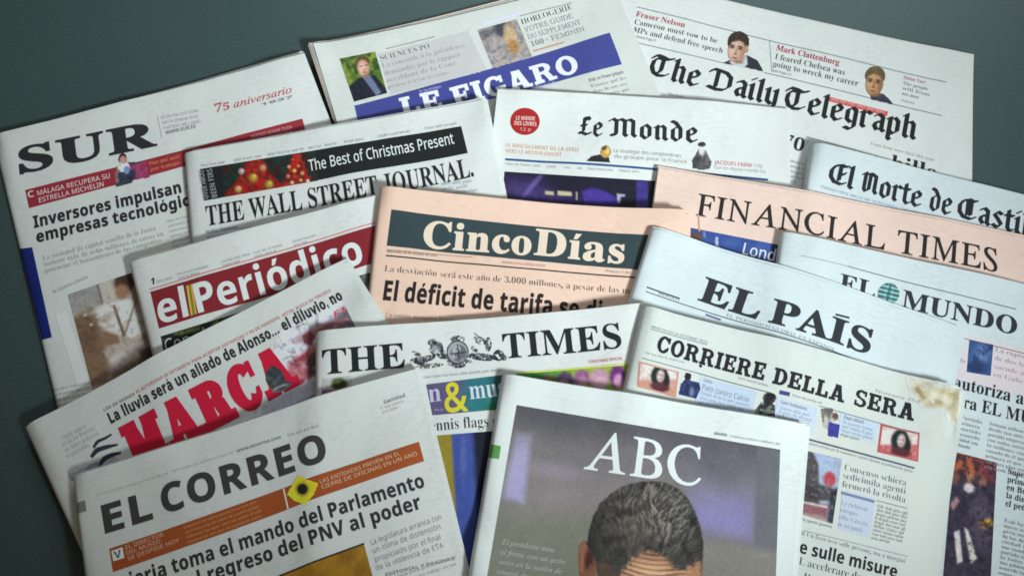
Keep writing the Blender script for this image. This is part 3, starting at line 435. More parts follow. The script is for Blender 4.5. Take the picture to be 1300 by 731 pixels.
[55,384,7,75,0,180,394,-237,0,0,86,344,0,0,-64,-181,-416],
[56,384,39,192,-7,-71,9,-54,26,-32,40,-11,54,6,44,20,35,30,28,36,22,-30,22,-25,26,-17,32,-6,40,6,35,16,29,25,22,32,16,36,9,39,4,40,-4,36,-9,32,-16,24,-22,16,-29,5,-36,-6,-39,-18,-32,-28,-25,-34,-21,49,-31,21,-19,17,-23,10,-26,4,-30,-5,-37,-16,-32,-26,-26,-33,-20,-41,-12,14,192,296,40,25,13,18,5,24,-4,20,-13,16,-18,9,-24,4,-22,-4,-19,-9,-12,-16,-4,-20,4,-23,13,-18,16,191,68,33,4,23,12,14,19,5,24,-3,17,-8,15,-26,25,-42,25,-28,-16,-22,-18,-15,-22,-4,-25,4,-24,14,-19,23,-13],
[57,384,37,120,-7,-65,5,0,81,58,-6,53,4,39,15,28,22,18,30,11,37,5,41,-4,0,-17,-21,-21,-18,-28,-12,-41,-4,-55,9,-43,30,-27,48,-10,64,11,70,33,53,52,33,68,11,46,-6,42,-17,36,-28,27,-41,18,-53,6,-65,-6,-82,-8,-39,-13,-37,-18,-34,-25,-30,-30,-25,-39,-19,-46,-12,20,185,244,21,3,18,8,15,11,11,14,7,15,2,16,-2,22,-6,22,-10,19,-14,16,-18,10,-22,4,-27,-5,-22,-16,-14,-26,-4,-37,4,-32,12,-23,20,-16],
],
"sans": [
[65,429,8,0,0,187,482,55,0,186,-482,-62,0,-58,148,-190,0,-57,-148,5,138,202,152,0,-60,165,-16,52,-21,-72],
[66,436,18,65,0,0,480,216,-7,57,-20,35,-36,11,-56,-6,-39,-17,-32,-29,-22,-39,-17,55,-17,38,-37,11,-27,3,-34,-11,-57,-33,-43,-53,-27,-69,-9,9,126,275,140,5,33,15,17,25,6,34,-7,34,-21,23,-36,13,-132,4,9,126,51,150,6,35,19,19,29,6,36,-7,34,-19,27,-36,17,-148,6],
[67,424,29,261,-7,-67,8,-55,23,-43,36,-31,49,-18,61,-6,70,7,69,19,59,33,50,46,37,57,23,68,8,71,-7,62,-21,-25,-51,-77,24,-31,2,-69,-13,-53,-39,-33,-61,-11,-80,10,-80,31,-62,52,-39,72,-13,115,19,0,-52,-56,-15],
[68,490,15,65,0,0,480,148,0,68,-7,57,-20,47,-34,35,-45,22,-59,7,-71,-7,-74,-22,-61,-37,-48,-50,-34,-61,-20,-73,-7,11,126,52,135,7,54,23,39,38,24,54,7,68,-11,84,-36,57,-57,34,-77,11,-78,0],
[69,373,12,65,0,0,480,268,0,0,-54,-207,0,0,-149,195,0,0,-53,-195,0,0,-171,207,0,0,-53],
[70,348,10,65,0,0,480,268,0,0,-54,-207,0,0,-169,194,0,0,-54,-194,0,0,-203],
[71,489,35,271,-7,-69,8,-57,22,-45,36,-33,49,-19,61,-7,71,7,70,23,60,36,49,48,37,62,23,72,7,77,-7,67,-21,-23,-52,-90,25,-34,2,-76,-13,-58,-39,-36,-61,-12,-80,5,-54,14,-47,23,-39,35,-30,45,-18,112,-3,41,8,0,142,-106,0,0,54,166,0,0,-235,-78,-19],
[72,498,12,65,0,0,480,61,0,0,-203,245,0,0,203,61,0,0,-480,-61,0,0,224,-245,0,0,-224],
[73,228,12,27,0,0,35,56,13,0,383,-56,14,0,35,173,0,0,-35,-56,-14,0,-383,56,-13,0,-35],
[74,183,12,-3,-128,-49,9,0,51,48,-7,46,16,17,35,3,504,60,0,0,-473,-8,-60,-26,-42,-40,-24],
[76,352,6,65,0,0,480,61,0,0,-426,209,0,0,-54],
[77,609,15,65,0,0,480,89,0,151,-393,150,393,89,0,0,-480,-60,0,2,364,0,56,-160,-420,-49,0,-161,420,5,-129,0,-291],
[78,510,12,65,0,0,480,70,0,259,-397,-4,79,-1,318,56,0,0,-480,-70,0,-259,398,5,-130,0,-268],
[79,524,24,263,-7,-69,8,-55,23,-43,37,-31,50,-18,60,-6,70,6,69,18,60,31,49,43,37,56,23,68,8,66,-8,55,-23,43,-36,31,-50,19,-60,7,-70,-7,-69,-19,-61,-31,-49,-43,-37,-55,-23,20,263,46,49,5,40,18,30,29,28,61,10,81,-10,81,-28,61,-30,29,-39,17,-50,6,-49,-6,-40,-17,-31,-29,-29,-61,-9,-81,9,-81,29,-61,30,-29,40,-18],
[80,406,14,65,0,0,480,127,0,81,-10,56,-27,32,-45,11,-60,-4,-38,-14,-36,-24,-31,-36,-25,-49,-16,-119,-5,0,-187,9,126,238,108,6,42,17,25,29,9,46,-8,40,-22,29,-38,17,-116,6],
[81,524,26,372,-114,-93,108,-16,-1,-69,8,-55,23,-43,37,-31,50,-18,60,-6,70,6,69,18,60,31,49,43,37,56,23,68,8,66,-8,55,-23,43,-36,31,-50,19,-60,7,-70,-9,-81,-27,-68,-43,-53,-61,-33,115,-119,20,263,46,49,5,40,18,30,29,28,61,10,81,-10,81,-28,61,-30,29,-39,17,-50,6,-49,-6,-40,-17,-31,-29,-29,-61,-9,-81,9,-81,29,-61,30,-29,40,-18],
[82,418,15,65,0,0,480,132,0,78,-9,54,-25,32,-43,11,-60,-3,-35,-27,-52,-66,-41,132,-215,-71,0,-116,198,-95,0,0,-198,9,126,249,122,6,35,17,20,29,7,39,-7,41,-22,26,-36,15,-119,5],
[83,369,35,166,-7,-75,6,-57,17,0,58,97,-26,85,3,33,15,21,25,7,32,-10,40,-35,29,-122,54,-38,30,-24,38,-8,50,5,36,38,54,68,29,80,1,95,-25,-19,-51,-54,18,-61,7,-39,-5,-29,-14,-17,-22,-3,-51,21,-33,81,-41,72,-34,44,-42,15,-63,-11,-56,-35,-43,-55,-27],
[84,373,8,156,0,0,426,-149,0,0,54,359,0,0,-54,-149,0,0,-426],
[85,491,23,243,-7,-79,12,-57,37,-35,56,-12,73,0,309,61,0,0,-311,8,-52,23,-39,39,-24,55,-8,57,8,38,26,22,40,7,49,0,311,60,0,-5,-358,-15,-42,-26,-36,-36,-28,-47,-17],
[86,403,9,171,0,-171,480,63,0,126,-363,12,-50,31,106,107,307,64,0,-171,-480],
[87,624,19,135,0,-127,480,63,0,89,-353,9,-54,25,117,85,290,62,0,104,-353,10,-54,24,114,74,293,63,0,-128,-480,-61,0,-104,353,-13,56,-23,-97,-91,-312],
[89,380,9,160,0,0,183,-160,297,66,0,124,-236,125,236,65,0,-160,-294,0,-186],
[97,377,24,144,-7,-44,7,-37,19,-24,33,-8,48,10,48,32,35,54,23,138,11,-5,60,-15,24,-23,13,-59,2,-74,-25,-18,44,88,29,92,-5,40,-22,23,-37,8,-55,0,-245,-43,0,-14,51,-49,-44,11,200,47,34,19,22,32,8,78,-110,-9,-36,-15,-20,-22,-6,-31,5,-26,13,-18,22,-11],
[98,413,19,228,-7,-39,4,-55,29,-23,20,-12,-46,-42,0,0,510,59,0,-1,-166,1,-32,42,39,70,15,60,-12,47,-35,31,-58,10,-81,-10,-81,-31,-59,-47,-35,16,219,42,42,9,30,27,18,43,6,60,-6,59,-18,43,-31,25,-42,9,-49,-8,-31,-25,-16,-42,-6,-63,6,-58,16,-43,31,-27],
[99,322,29,201,-7,-45,5,-39,15,-34,25,-25,35,-16,47,-5,58,5,60,17,48,26,36,34,25,41,15,46,5,53,-6,41,-14,-18,-49,-78,17,-46,-9,-33,-25,-20,-43,-7,-59,7,-58,19,-42,32,-26,45,-9,52,6,41,15,0,-52,-40,-15],
[100,413,20,185,-7,-61,12,-47,35,-30,58,-10,81,10,82,31,58,47,36,60,12,38,-4,55,-29,23,-20,-4,53,0,143,59,0,0,-510,-48,0,-11,48,-43,-39,-31,-12,16,194,42,49,8,31,24,18,39,6,66,-6,59,-17,44,-31,27,-51,9,-41,-10,-30,-28,-18,-45,-6,-57,6,-57,18,-43,30,-27],
[101,379,28,210,-7,-48,5,-42,16,-35,26,-26,36,-17,46,-5,55,5,55,15,47,24,37,31,28,39,17,45,6,43,-5,37,-15,29,-25,22,-32,13,-40,5,-81,-247,0,9,-54,22,-39,36,-24,48,-8,61,6,54,19,0,-52,-54,-18,9,99,216,184,0,-6,41,-15,33,-28,21,-39,7,-37,-6,-29,-21,-20,-32],
[102,231,20,73,0,0,314,-63,0,0,28,63,20,8,81,23,40,37,23,49,8,70,-12,-16,-47,-53,10,-26,-5,-18,-14,-11,-26,-4,-60,91,0,0,-46,-91,0,0,-314],
[103,413,30,195,-161,-72,6,-58,17,0,54,60,-21,73,-7,42,7,31,20,20,32,7,56,2,45,-32,-31,-37,-18,-46,-6,-62,13,-47,36,-29,59,-10,78,10,77,29,60,47,38,62,13,64,-14,49,-41,11,48,47,0,0,-366,-10,-68,-29,-48,-50,-29,16,194,42,47,7,32,22,19,38,6,70,-6,64,-19,42,-33,24,-47,8,-40,-9,-30,-27,-19,-44,-6,-58,6,-59,19,-43,30,-27],
[104,415,22,57,0,0,510,59,0,-3,-200,24,24,58,28,34,4,58,-8,41,-23,24,-41,9,-60,0,-234,-59,0,0,230,-9,48,-27,29,-44,10,-51,-8,-32,-26,-17,-41,-6,-56,0,-186],
[105,173,8,74,422,-19,19,0,33,19,19,26,0,19,-19,0,-33,-19,-19,4,57,0,0,360,59,0,0,-360],
[106,173,8,74,422,-19,19,0,33,19,19,26,0,19,-19,0,-33,-19,-19,12,-15,-159,-22,6,0,48,44,-7,36,12,11,17,3,443,59,0,0,-414,-6,-45,-18,-34,-31,-21],
[107,359,14,57,0,0,510,59,0,-1,-294,1,-31,28,36,129,139,70,0,-146,-154,156,-206,-72,0,-125,168,-40,-36,0,-132],
[108,173,4,57,0,0,510,59,0,0,-510],
[109,628,36,57,0,0,360,48,0,12,-49,20,25,55,27,31,4,50,-7,37,-20,26,-34,22,27,60,30,34,4,53,-8,38,-24,23,-40,8,-61,0,-234,-59,0,0,232,-8,47,-24,29,-41,9,-45,-8,-30,-22,-17,-37,-5,-250,-59,0,0,232,-8,47,-25,29,-41,9,-46,-8,-29,-26,-16,-41,-5,-242],
[110,415,22,57,0,0,360,48,0,12,-49,21,25,59,27,33,4,57,-8,41,-24,24,-40,9,-61,0,-234,-59,0,0,230,-9,48,-27,29,-44,10,-51,-8,-32,-26,-17,-41,-6,-55,0,-187],
[111,406,20,202,-7,-45,6,-40,16,-33,27,-26,37,-16,46,-5,56,11,79,34,58,53,37,69,12,46,-6,40,-16,34,-27,25,-36,16,-46,5,-55,-11,-80,-34,-59,-54,-36,16,203,42,48,10,32,28,20,43,6,58,-6,57,-20,43,-32,27,-48,9,-48,-9,-32,-27,-19,-43,-6,-57,6,-58,19,-43,33,-28],
[112,413,20,57,-161,0,521,48,0,11,-49,42,40,31,12,39,4,60,-12,47,-35,31,-58,10,-81,-10,-81,-31,-59,-47,-36,-60,-12,-38,4,-55,29,-23,20,4,-59,0,-148,16,219,42,30,5,24,13,32,50,10,71,-6,56,-18,43,-30,28,-43,9,-47,-8,-31,-23,-17,-39,-7,-66,6,-59,16,-44,31,-27],
[113,413,20,297,-161,1,182,-2,27,-42,-39,-32,-12,-39,-4,-59,12,-46,35,-31,58,-10,81,10,82,31,58,48,36,59,12,39,-4,55,-30,21,-22,9,49,47,0,0,-521,16,195,42,47,8,32,23,17,39,7,67,-6,60,-17,43,-32,27,-50,9,-42,-10,-29,-28,-18,-45,-6,-57,6,-57,18,-43,30,-27],
[114,277,14,57,0,0,360,48,0,10,-66,45,51,30,16,57,5,20,-3,-7,-55,-39,5,-52,-15,-38,-42,-15,-64,0,-192],
[115,322,34,148,-7,-65,6,-48,17,0,54,83,-27,70,2,26,10,15,17,5,22,-7,24,-27,22,-114,51,-38,32,-14,48,10,41,28,30,43,18,54,7,62,-7,53,-17,-20,-47,-48,16,-83,3,-23,-8,-15,-14,-2,-32,6,-12,84,-43,80,-41,25,-39,3,-27,-9,-46,-29,-33,-46,-20],
[116,242,19,140,-4,-46,20,-29,50,-3,248,-51,0,0,29,51,23,24,77,35,0,0,-83,104,0,0,-46,-104,0,4,-237,12,-20,40,-15,51,7,0,-45,-27,-8],
[117,415,22,184,-7,-57,8,-41,24,-25,40,-8,59,0,236,60,0,0,-232,9,-47,26,-29,45,-10,50,9,33,25,17,41,6,56,0,187,59,0,0,-360,-48,0,-12,48,-21,-25,-27,-17],
[118,341,10,136,0,-136,360,63,0,88,-245,18,-63,10,29,22,67,77,212,63,0,-137,-360],
[119,528,19,106,1,-99,360,62,0,63,-251,12,-49,15,64,73,236,65,0,76,-253,12,-46,25,107,50,192,60,0,-100,-360,-69,0,-77,257,-12,41,-24,-96,-65,-202],
[120,355,12,12,0,130,184,-124,176,67,0,93,-136,92,136,66,0,-124,-176,131,-184,-67,0,-98,144,-99,-144],
[121,342,17,28,-160,-21,4,0,47,40,-4,28,5,39,33,32,74,-145,361,63,0,96,-256,15,-47,31,99,73,204,64,0,-177,-456,-27,-35,-36,-23],
[122,316,10,26,0,0,39,194,275,-182,0,0,46,247,0,0,-44,-191,-270,195,0,0,-46],
[48,384,22,191,-7,-49,8,-40,21,-30,37,-29,78,-10,103,4,73,12,60,20,49,30,36,41,22,51,7,50,-7,40,-22,31,-36,29,-78,10,-104,-4,-71,-12,-61,-21,-49,-30,-36,-41,-22,16,191,44,46,12,31,36,18,62,5,86,-5,86,-18,62,-31,36,-46,13,-46,-13,-30,-36,-17,-62,-6,-86,6,-86,17,-61,30,-37],
[49,384,9,181,0,0,381,2,37,-41,-37,-51,-42,-31,40,129,101,49,0,0,-480],
[50,384,23,32,0,0,49,187,191,38,56,12,59,-6,35,-17,25,-27,16,-67,2,-29,-9,-54,-34,-31,40,64,40,83,16,60,-8,46,-26,29,-40,10,-53,-16,-71,-43,-64,-164,-168,242,-2,0,-54],
[51,384,45,162,-7,-102,14,-30,12,0,56,65,-24,68,-8,55,6,38,19,21,30,7,40,-9,38,-26,26,-43,15,-103,5,0,51,99,6,38,19,23,28,8,37,-6,31,-18,23,-28,15,-72,2,-85,-38,-29,41,63,34,41,12,46,3,65,-8,46,-25,28,-38,9,-48,-7,-43,-20,-34,-31,-23,-41,-17,50,-13,36,-23,21,-35,7,-43,-5,-39,-15,-35,-24,-29,-36,-22,-46,-13],
[52,384,11,244,0,0,109,-230,0,0,50,226,323,61,0,0,-320,70,0,0,-53,-70,0,0,-109,5,72,162,172,0,1,210,-1,47,-28,-52],
[53,384,29,167,-7,-100,15,-25,11,0,56,59,-23,66,-8,48,6,38,19,24,32,8,46,-7,42,-21,30,-38,19,-97,3,-39,-7,-29,19,18,227,240,0,0,-54,-190,0,-11,-139,74,7,66,-9,51,-28,33,-44,11,-60,-12,-66,-35,-51,-57,-32],
[56,384,28,193,-7,-68,9,-50,25,-32,41,-10,54,14,57,36,42,49,30,-59,48,-19,33,-6,40,5,34,14,28,51,39,73,13,58,-7,46,-22,30,-36,10,-50,-12,-50,-34,-38,-45,-29,75,-51,28,-48,4,-31,-11,-54,-32,-41,-50,-27,13,194,277,59,35,18,25,6,32,-6,30,-18,22,-27,13,-35,5,-34,-5,-27,-13,-18,-22,-3,-52,23,-35,15,192,40,43,6,32,17,19,27,7,34,-7,32,-21,26,-73,40,-11,4,-67,-43,-18,-28,-5,-33,6,-32,19,-27,31,-17],
[38,491,33,187,-7,-62,9,-48,26,-31,41,-10,56,7,47,20,36,76,58,-40,52,-14,30,-4,34,8,44,25,33,39,21,51,7,48,-7,37,-20,24,-33,7,-44,-6,-39,-21,-32,-69,-54,130,-125,28,48,19,59,60,0,-27,-80,-42,-65,98,-95,-80,0,-58,56,-71,-45,-43,-13,11,188,293,57,43,13,22,0,47,-12,18,-19,12,-50,0,-21,-11,-13,-18,-1,-46,9,-22,10,229,49,62,26,23,18,-139,136,-57,-44,-15,-25,-6,-33,7,-33,18,-26,29,-17],
],
"ital": [
[65,463,28,-85,0,3,13,43,11,39,32,356,419,13,0,-16,-417,3,-21,10,-13,18,-8,27,-3,-2,-13,-188,0,3,13,32,3,17,10,9,20,6,112,-155,0,-9,-2,-8,-6,-51,-60,-25,-34,-8,-20,2,-12,9,-7,36,-4,-4,-13,3,143,183,146,0,9,184],
[66,438,30,-34,0,4,13,30,4,19,10,13,18,10,28,84,312,6,35,-3,14,-9,9,-16,6,-23,2,4,14,171,0,67,-7,49,-18,29,-32,9,-43,-12,-49,-38,-38,-63,-27,44,-24,26,-35,9,-47,-6,-41,-19,-36,-31,-29,-41,-21,-50,-14,-58,-4,14,193,259,64,7,46,21,28,35,9,47,-10,40,-28,25,-47,8,-32,-2,-13,-10,-9,-20,-38,-141,2,-5,5,-3,16,153,21,64,9,46,26,28,41,10,55,-7,38,-20,27,-33,15,-47,5,-31,-2,-8,-4,-5,-9,-44,-164,-1,-14,3,-12,8,-7],
[67,471,46,218,-10,-54,6,-47,17,-39,28,-29,37,-18,47,-5,54,5,48,15,49,24,46,32,43,37,37,42,31,69,31,71,11,42,-5,67,-17,13,5,10,12,14,0,-28,-138,-14,0,1,21,-7,42,-19,32,-30,19,-42,7,-41,-6,-41,-17,-38,-26,-34,-34,-28,-42,-22,-47,-15,-52,-4,-54,9,-66,26,-49,42,-31,54,-10,58,9,54,28,51,47,13,-12,-43,-45,-46,-31,-49,-19],
[68,507,28,-36,0,4,13,31,3,19,10,13,17,11,30,84,312,6,34,-3,14,-9,10,-16,6,-23,2,4,14,178,0,62,-6,53,-17,43,-29,32,-38,19,-47,7,-56,-6,-53,-16,-50,-27,-47,-37,-40,-45,-34,-54,-26,-60,-17,-67,-5,21,170,22,53,6,47,16,40,26,32,33,26,41,18,45,11,48,4,50,-9,67,-28,49,-46,30,-64,10,-32,-4,-10,-6,-7,-10,-12,-36,-80,-298,-8,-40,4,-13,11,-8],
[69,454,54,-34,0,4,13,30,3,18,9,13,18,11,30,84,312,6,34,-3,14,-9,10,-16,6,-23,2,4,14,355,0,-20,-101,-11,0,-2,30,-5,20,-11,13,-18,9,-64,6,-57,0,-30,-3,-9,-5,-6,-8,-11,-30,-37,-136,57,0,43,4,30,11,19,21,13,30,13,0,-47,-165,-12,0,2,26,-5,33,-8,9,-11,5,-39,3,-60,0,-47,-175,-2,-15,3,-11,8,-8,37,-4,91,2,37,8,32,14,28,19,24,27,21,34,14,0,-49,-128],
[70,406,45,-31,0,4,13,37,5,11,7,9,11,15,37,84,312,6,34,-3,14,-9,10,-16,6,-23,2,4,14,333,0,-21,-110,-13,0,1,12,-5,36,-14,22,-25,12,-37,4,-76,-1,-13,-5,-11,-17,-42,-160,38,0,55,6,19,8,15,12,13,18,11,23,14,0,-45,-169,-14,0,3,34,-3,22,-9,14,-18,7,-85,2,-46,-179,-1,-12,3,-15,10,-10,44,-7,-1,-12],
[71,541,56,245,-10,-62,6,-53,17,-44,29,-32,38,-20,47,-7,54,5,49,15,48,24,47,31,42,37,37,42,31,70,30,76,10,46,-4,41,-12,33,-13,18,-4,22,6,16,21,11,0,-30,-142,-12,0,-14,53,-30,40,-42,24,-55,9,-59,-10,-54,-30,-45,-47,-36,-60,-23,-67,-8,-66,10,-68,30,-52,47,-32,62,-10,33,4,31,11,23,17,12,21,27,109,2,12,-3,14,-11,9,-47,6,3,13,193,0,-4,-13,-21,-1,-17,-5,-11,-8,-15,-29,-34,-136,-82,-34],
[73,245,26,-31,0,4,13,37,5,11,7,9,11,15,37,84,312,6,34,-3,14,-9,10,-16,6,-23,2,4,14,187,0,-3,-14,-31,-3,-17,-9,-13,-18,-11,-29,-84,-312,-6,-35,3,-14,9,-10,15,-5,24,-3,-4,-13],
[76,449,32,-24,0,3,13,30,3,19,10,13,17,11,30,88,332,2,14,-3,14,-9,10,-16,6,-23,2,3,14,185,0,-5,-13,-26,-3,-18,-9,-14,-18,-10,-29,-88,-329,-2,-13,2,-14,8,-8,39,-5,95,2,38,7,30,12,26,20,23,29,22,38,13,0,-44,-132],
[77,590,46,-36,0,4,13,35,5,12,7,10,11,15,37,88,312,6,34,-3,14,-9,10,-16,6,-23,2,4,14,125,0,49,-357,235,357,128,0,-4,-14,-31,-3,-17,-9,-13,-18,-11,-29,-88,-332,-2,-15,3,-14,9,-10,16,-5,23,-3,-3,-13,-184,0,3,11,34,7,12,8,10,13,16,44,83,309,-261,-392,-9,0,-53,393,-80,-290,-11,-55,3,-17,9,-10,16,-5,24,-3,-4,-13],
[78,500,35,338,-11,-184,384,-84,-313,-2,-17,3,-14,9,-9,42,-7,-4,-13,-152,0,4,13,27,3,20,9,14,18,11,30,90,328,-3,22,-9,15,-15,10,-24,3,4,14,97,0,171,-357,80,297,2,17,-4,14,-9,9,-42,6,3,14,153,0,-4,-14,-34,-4,-13,-7,-10,-11,-15,-37,-109,-403],
[79,516,32,200,-10,-51,5,-44,16,-35,25,-27,34,-16,42,-6,50,5,45,12,46,20,43,26,42,32,38,35,33,40,27,41,21,44,13,43,5,51,-6,43,-16,35,-26,25,-34,16,-42,5,-49,-3,-37,-9,-38,-14,-38,-19,-37,-23,-35,-26,-32,-29,-29,-31,-24,-67,-31,27,201,10,34,5,33,14,30,22,29,29,26,34,22,39,18,43,14,44,9,46,2,45,-6,53,-19,39,-31,24,-42,8,-36,-6,-36,-15,-34,-26,-32,-34,-28,-41,-24,-47,-24,-75,-7,-37,-2,-37,7,-54,21,-40,32,-25],
[80,403,33,-34,0,4,13,30,3,18,9,13,17,11,31,84,312,6,34,-3,15,-9,9,-16,6,-23,2,4,14,182,0,62,-7,44,-19,27,-33,8,-45,-5,-38,-18,-34,-28,-28,-37,-21,-46,-13,-53,-5,-62,0,-8,-2,-4,-6,-41,-159,-1,-9,3,-16,11,-10,46,-7,-4,-13,15,193,242,60,9,44,24,27,38,8,51,-5,36,-16,25,-28,15,-39,5,-17,-2,-12,-5,-8,-12,-8,-21,-40,-152,6,-9],
[82,451,37,-34,0,4,13,30,4,19,10,13,18,10,28,84,312,6,35,-3,14,-9,9,-16,6,-23,2,4,14,196,0,62,-7,45,-20,26,-32,9,-42,-15,-57,-44,-43,-75,-29,77,-182,15,-22,17,-13,24,-5,-4,-13,-104,0,-93,228,-45,1,-24,2,-38,-142,-8,-43,3,-16,9,-10,15,-5,29,-2,-4,-13,12,202,250,62,7,45,23,28,36,10,47,-11,44,-32,27,-53,9,-27,-3,-15,-13,-12,-29,-39,-145],
[83,369,58,153,-9,-45,4,-59,18,-24,-5,-10,-16,-12,0,23,154,12,0,9,-58,22,-42,33,-27,44,-8,24,3,22,9,18,15,14,19,9,22,3,26,-8,34,-21,35,-53,58,-32,35,-20,30,-10,28,-4,28,4,33,13,30,20,24,27,19,32,12,38,4,31,-2,50,-14,10,-2,15,4,10,12,13,0,-21,-137,-11,0,-6,51,-17,37,-28,22,-36,7,-32,-5,-25,-15,-15,-25,-6,-32,4,-20,10,-22,33,-43,62,-67,28,-45,10,-53,-5,-37,-14,-32,-23,-28,-30,-21,-35,-13],
[84,420,35,50,0,2,13,45,6,13,9,11,13,18,48,91,340,-4,9,-14,3,-56,-3,-30,-6,-24,-12,-18,-16,-14,-23,-11,-29,-15,1,30,112,387,0,-22,-115,-13,0,1,21,-4,33,-13,21,-24,12,-40,4,-28,0,-13,-4,-7,-14,-90,-330,-10,-50,4,-15,10,-9,45,-6,8,0,-4,-13],
[85,491,50,200,-10,-61,8,-47,26,-30,39,-10,50,3,29,64,246,6,32,-3,15,-10,9,-17,5,-27,3,3,13,196,0,-2,-13,-35,-4,-20,-12,-14,-22,-11,-33,-62,-239,-4,-33,6,-36,19,-27,31,-17,41,-6,36,4,32,11,27,17,21,24,18,39,20,63,46,174,10,57,-2,19,-9,12,-16,6,-26,3,2,13,157,0,-2,-13,-10,0,-32,-8,-21,-24,-20,-63,-51,-194,-19,-57,-23,-44,-29,-33,-34,-22,-41,-13],
[86,436,27,80,-10,16,405,-2,27,-8,17,-17,9,-31,3,2,14,186,0,-3,-12,-32,-4,-17,-10,-8,-20,-4,-32,-13,-292,235,280,25,34,9,21,-3,11,-9,6,-35,4,2,14,143,0,-4,-14,-20,-4,-19,-13,-47,-50,-331,-394],
[97,342,31,50,-8,-24,5,-18,13,-11,23,-4,31,7,55,18,56,31,53,41,46,46,32,47,10,34,-9,15,-27,9,29,51,0,-61,-219,-9,-46,2,-7,9,-2,19,11,30,34,9,-8,-51,-60,-45,-20,-20,8,-7,23,6,34,17,61,-37,-56,-35,-39,-34,-23,17,82,33,16,4,18,11,36,39,33,54,25,60,7,29,2,27,-9,31,-25,11,-31,-8,-30,-25,-28,-40,-22,-51,-16,-53,-5,-49,7,-30],
[98,340,29,82,-8,-36,3,-28,11,-17,14,-6,16,93,368,5,33,-2,9,-5,6,-36,3,4,12,40,5,62,15,6,-2,1,-5,-60,-229,52,49,59,16,37,-6,29,-21,19,-31,7,-40,-5,-41,-14,-40,-21,-38,-28,-35,-34,-29,-38,-23,-41,-15,18,95,9,37,8,36,23,31,35,25,44,17,48,5,44,-4,30,-12,23,-19,15,-25,4,-31,-7,-29,-22,-24,-37,-19,-50,-29,-101,-4,-28,11,-21],
[99,298,43,99,-8,-41,8,-32,23,-20,37,-7,49,4,33,9,33,15,32,21,30,25,27,29,22,48,23,49,7,29,-3,21,-11,13,-16,5,-19,-3,-16,-6,-12,-11,-8,-14,-3,-22,7,-7,20,3,13,11,16,2,5,-5,8,-18,2,-35,-7,-32,-21,-29,-33,-22,-42,-15,-46,-5,-43,4,-34,13,-27,20,-17,26,-6,52,15,54,44,10,-11,-45,-44,-47,-26],
[100,354,44,61,-8,-29,5,-22,16,-14,26,-5,34,4,34,10,36,17,38,22,36,26,33,29,29,23,17,24,11,23,7,23,2,33,-5,17,-18,33,133,-1,19,-6,6,-35,4,3,12,40,5,62,15,5,-2,1,-12,-104,-392,-6,-37,4,-10,12,-4,23,13,33,38,11,-9,-29,-36,-25,-25,-23,-14,-23,-5,-26,9,-8,26,4,34,14,51,-34,-53,-34,-38,-34,-22,20,91,28,18,3,18,12,38,42,34,57,24,62,9,55,-3,18,-6,12,-11,9,-14,2,-33,-8,-33,-24,-31,-39,-26,-51,-18,-54,-6,-46,3,-21,8,-16,12,-10],
[101,287,31,89,-7,-39,7,-29,21,-19,33,-6,45,3,32,10,34,16,34,21,32,26,28,29,24,47,25,47,8,27,-3,20,-10,12,-16,4,-21,-13,-40,-37,-37,-61,-28,-86,-19,-5,-44,7,-40,21,-24,35,-8,49,13,53,42,10,-10,-33,-35,-33,-24,-37,-14,12,64,158,60,15,44,26,27,34,9,38,-6,20,-18,7,-21,-4,-22,-14,-22,-22,-20,-28,-17,-34],
[102,199,48,-48,-153,-17,3,-14,8,-9,12,-3,14,6,22,19,7,16,-5,6,-16,-5,-19,2,-5,5,-2,18,6,14,20,12,34,69,357,-64,0,5,21,63,0,8,36,21,63,31,46,38,28,43,10,24,-4,19,-10,12,-15,4,-19,-8,-23,-24,-8,-19,7,-6,20,3,12,3,8,-5,10,-13,4,-24,-10,-19,-28,-15,-48,-16,-79,78,0,-3,-21,-79,0,-27,-133,-34,-143,-17,-52,-17,-40,-38,-51],
[103,286,45,63,-153,-47,5,-37,17,-23,25,-8,31,10,36,29,33,49,30,-23,15,-7,18,4,13,48,51,-36,31,-12,43,5,31,14,30,22,25,29,20,34,13,38,4,25,-3,69,-19,43,0,0,-30,-46,0,5,-30,-5,-33,-14,-29,-22,-25,-28,-19,-33,-12,-36,-5,-28,3,-16,-15,-6,-14,13,-17,86,-32,35,-19,22,-25,7,-34,-5,-31,-15,-28,-24,-23,-32,-17,-39,-11,19,111,129,21,4,19,13,16,19,13,25,8,29,3,30,-3,23,-9,16,-14,11,-18,3,-20,-4,-19,-13,-16,-20,-14,-24,-9,-29,-3,-30,5,-29,15,-18,13,75,-132,56,8,34,24,11,40,-3,15,-10,14,-31,21,-38,15,-42,13,-46,-38,-15,-44,9,-38,28,-23],
[104,402,41,304,-7,-25,5,-19,13,-13,22,-4,27,3,39,25,122,8,36,2,26,-7,30,-23,10,-39,-13,-39,-38,-32,-51,-17,-49,-37,-172,-62,0,93,451,-12,23,-40,8,6,28,123,0,-39,-179,-14,-56,8,0,38,51,42,30,44,10,40,-8,24,-25,8,-42,-3,-29,-27,-124,-6,-37,-2,-33,5,-24,18,-8,21,3,22,12,12,-19,-42,-29],
[105,177,16,122,394,-12,2,-12,8,-7,11,-3,13,3,13,7,11,12,8,12,3,13,-3,12,-8,8,-11,2,-13,-2,-14,-8,-11,-11,-7,22,33,-8,-25,9,-8,28,3,24,52,188,5,23,-3,11,-7,7,-33,5,3,12,76,11,28,6,5,-2,1,-11,-67,-224,-5,-27,3,-15,11,-5,24,13,34,39,10,-10,-56,-62],
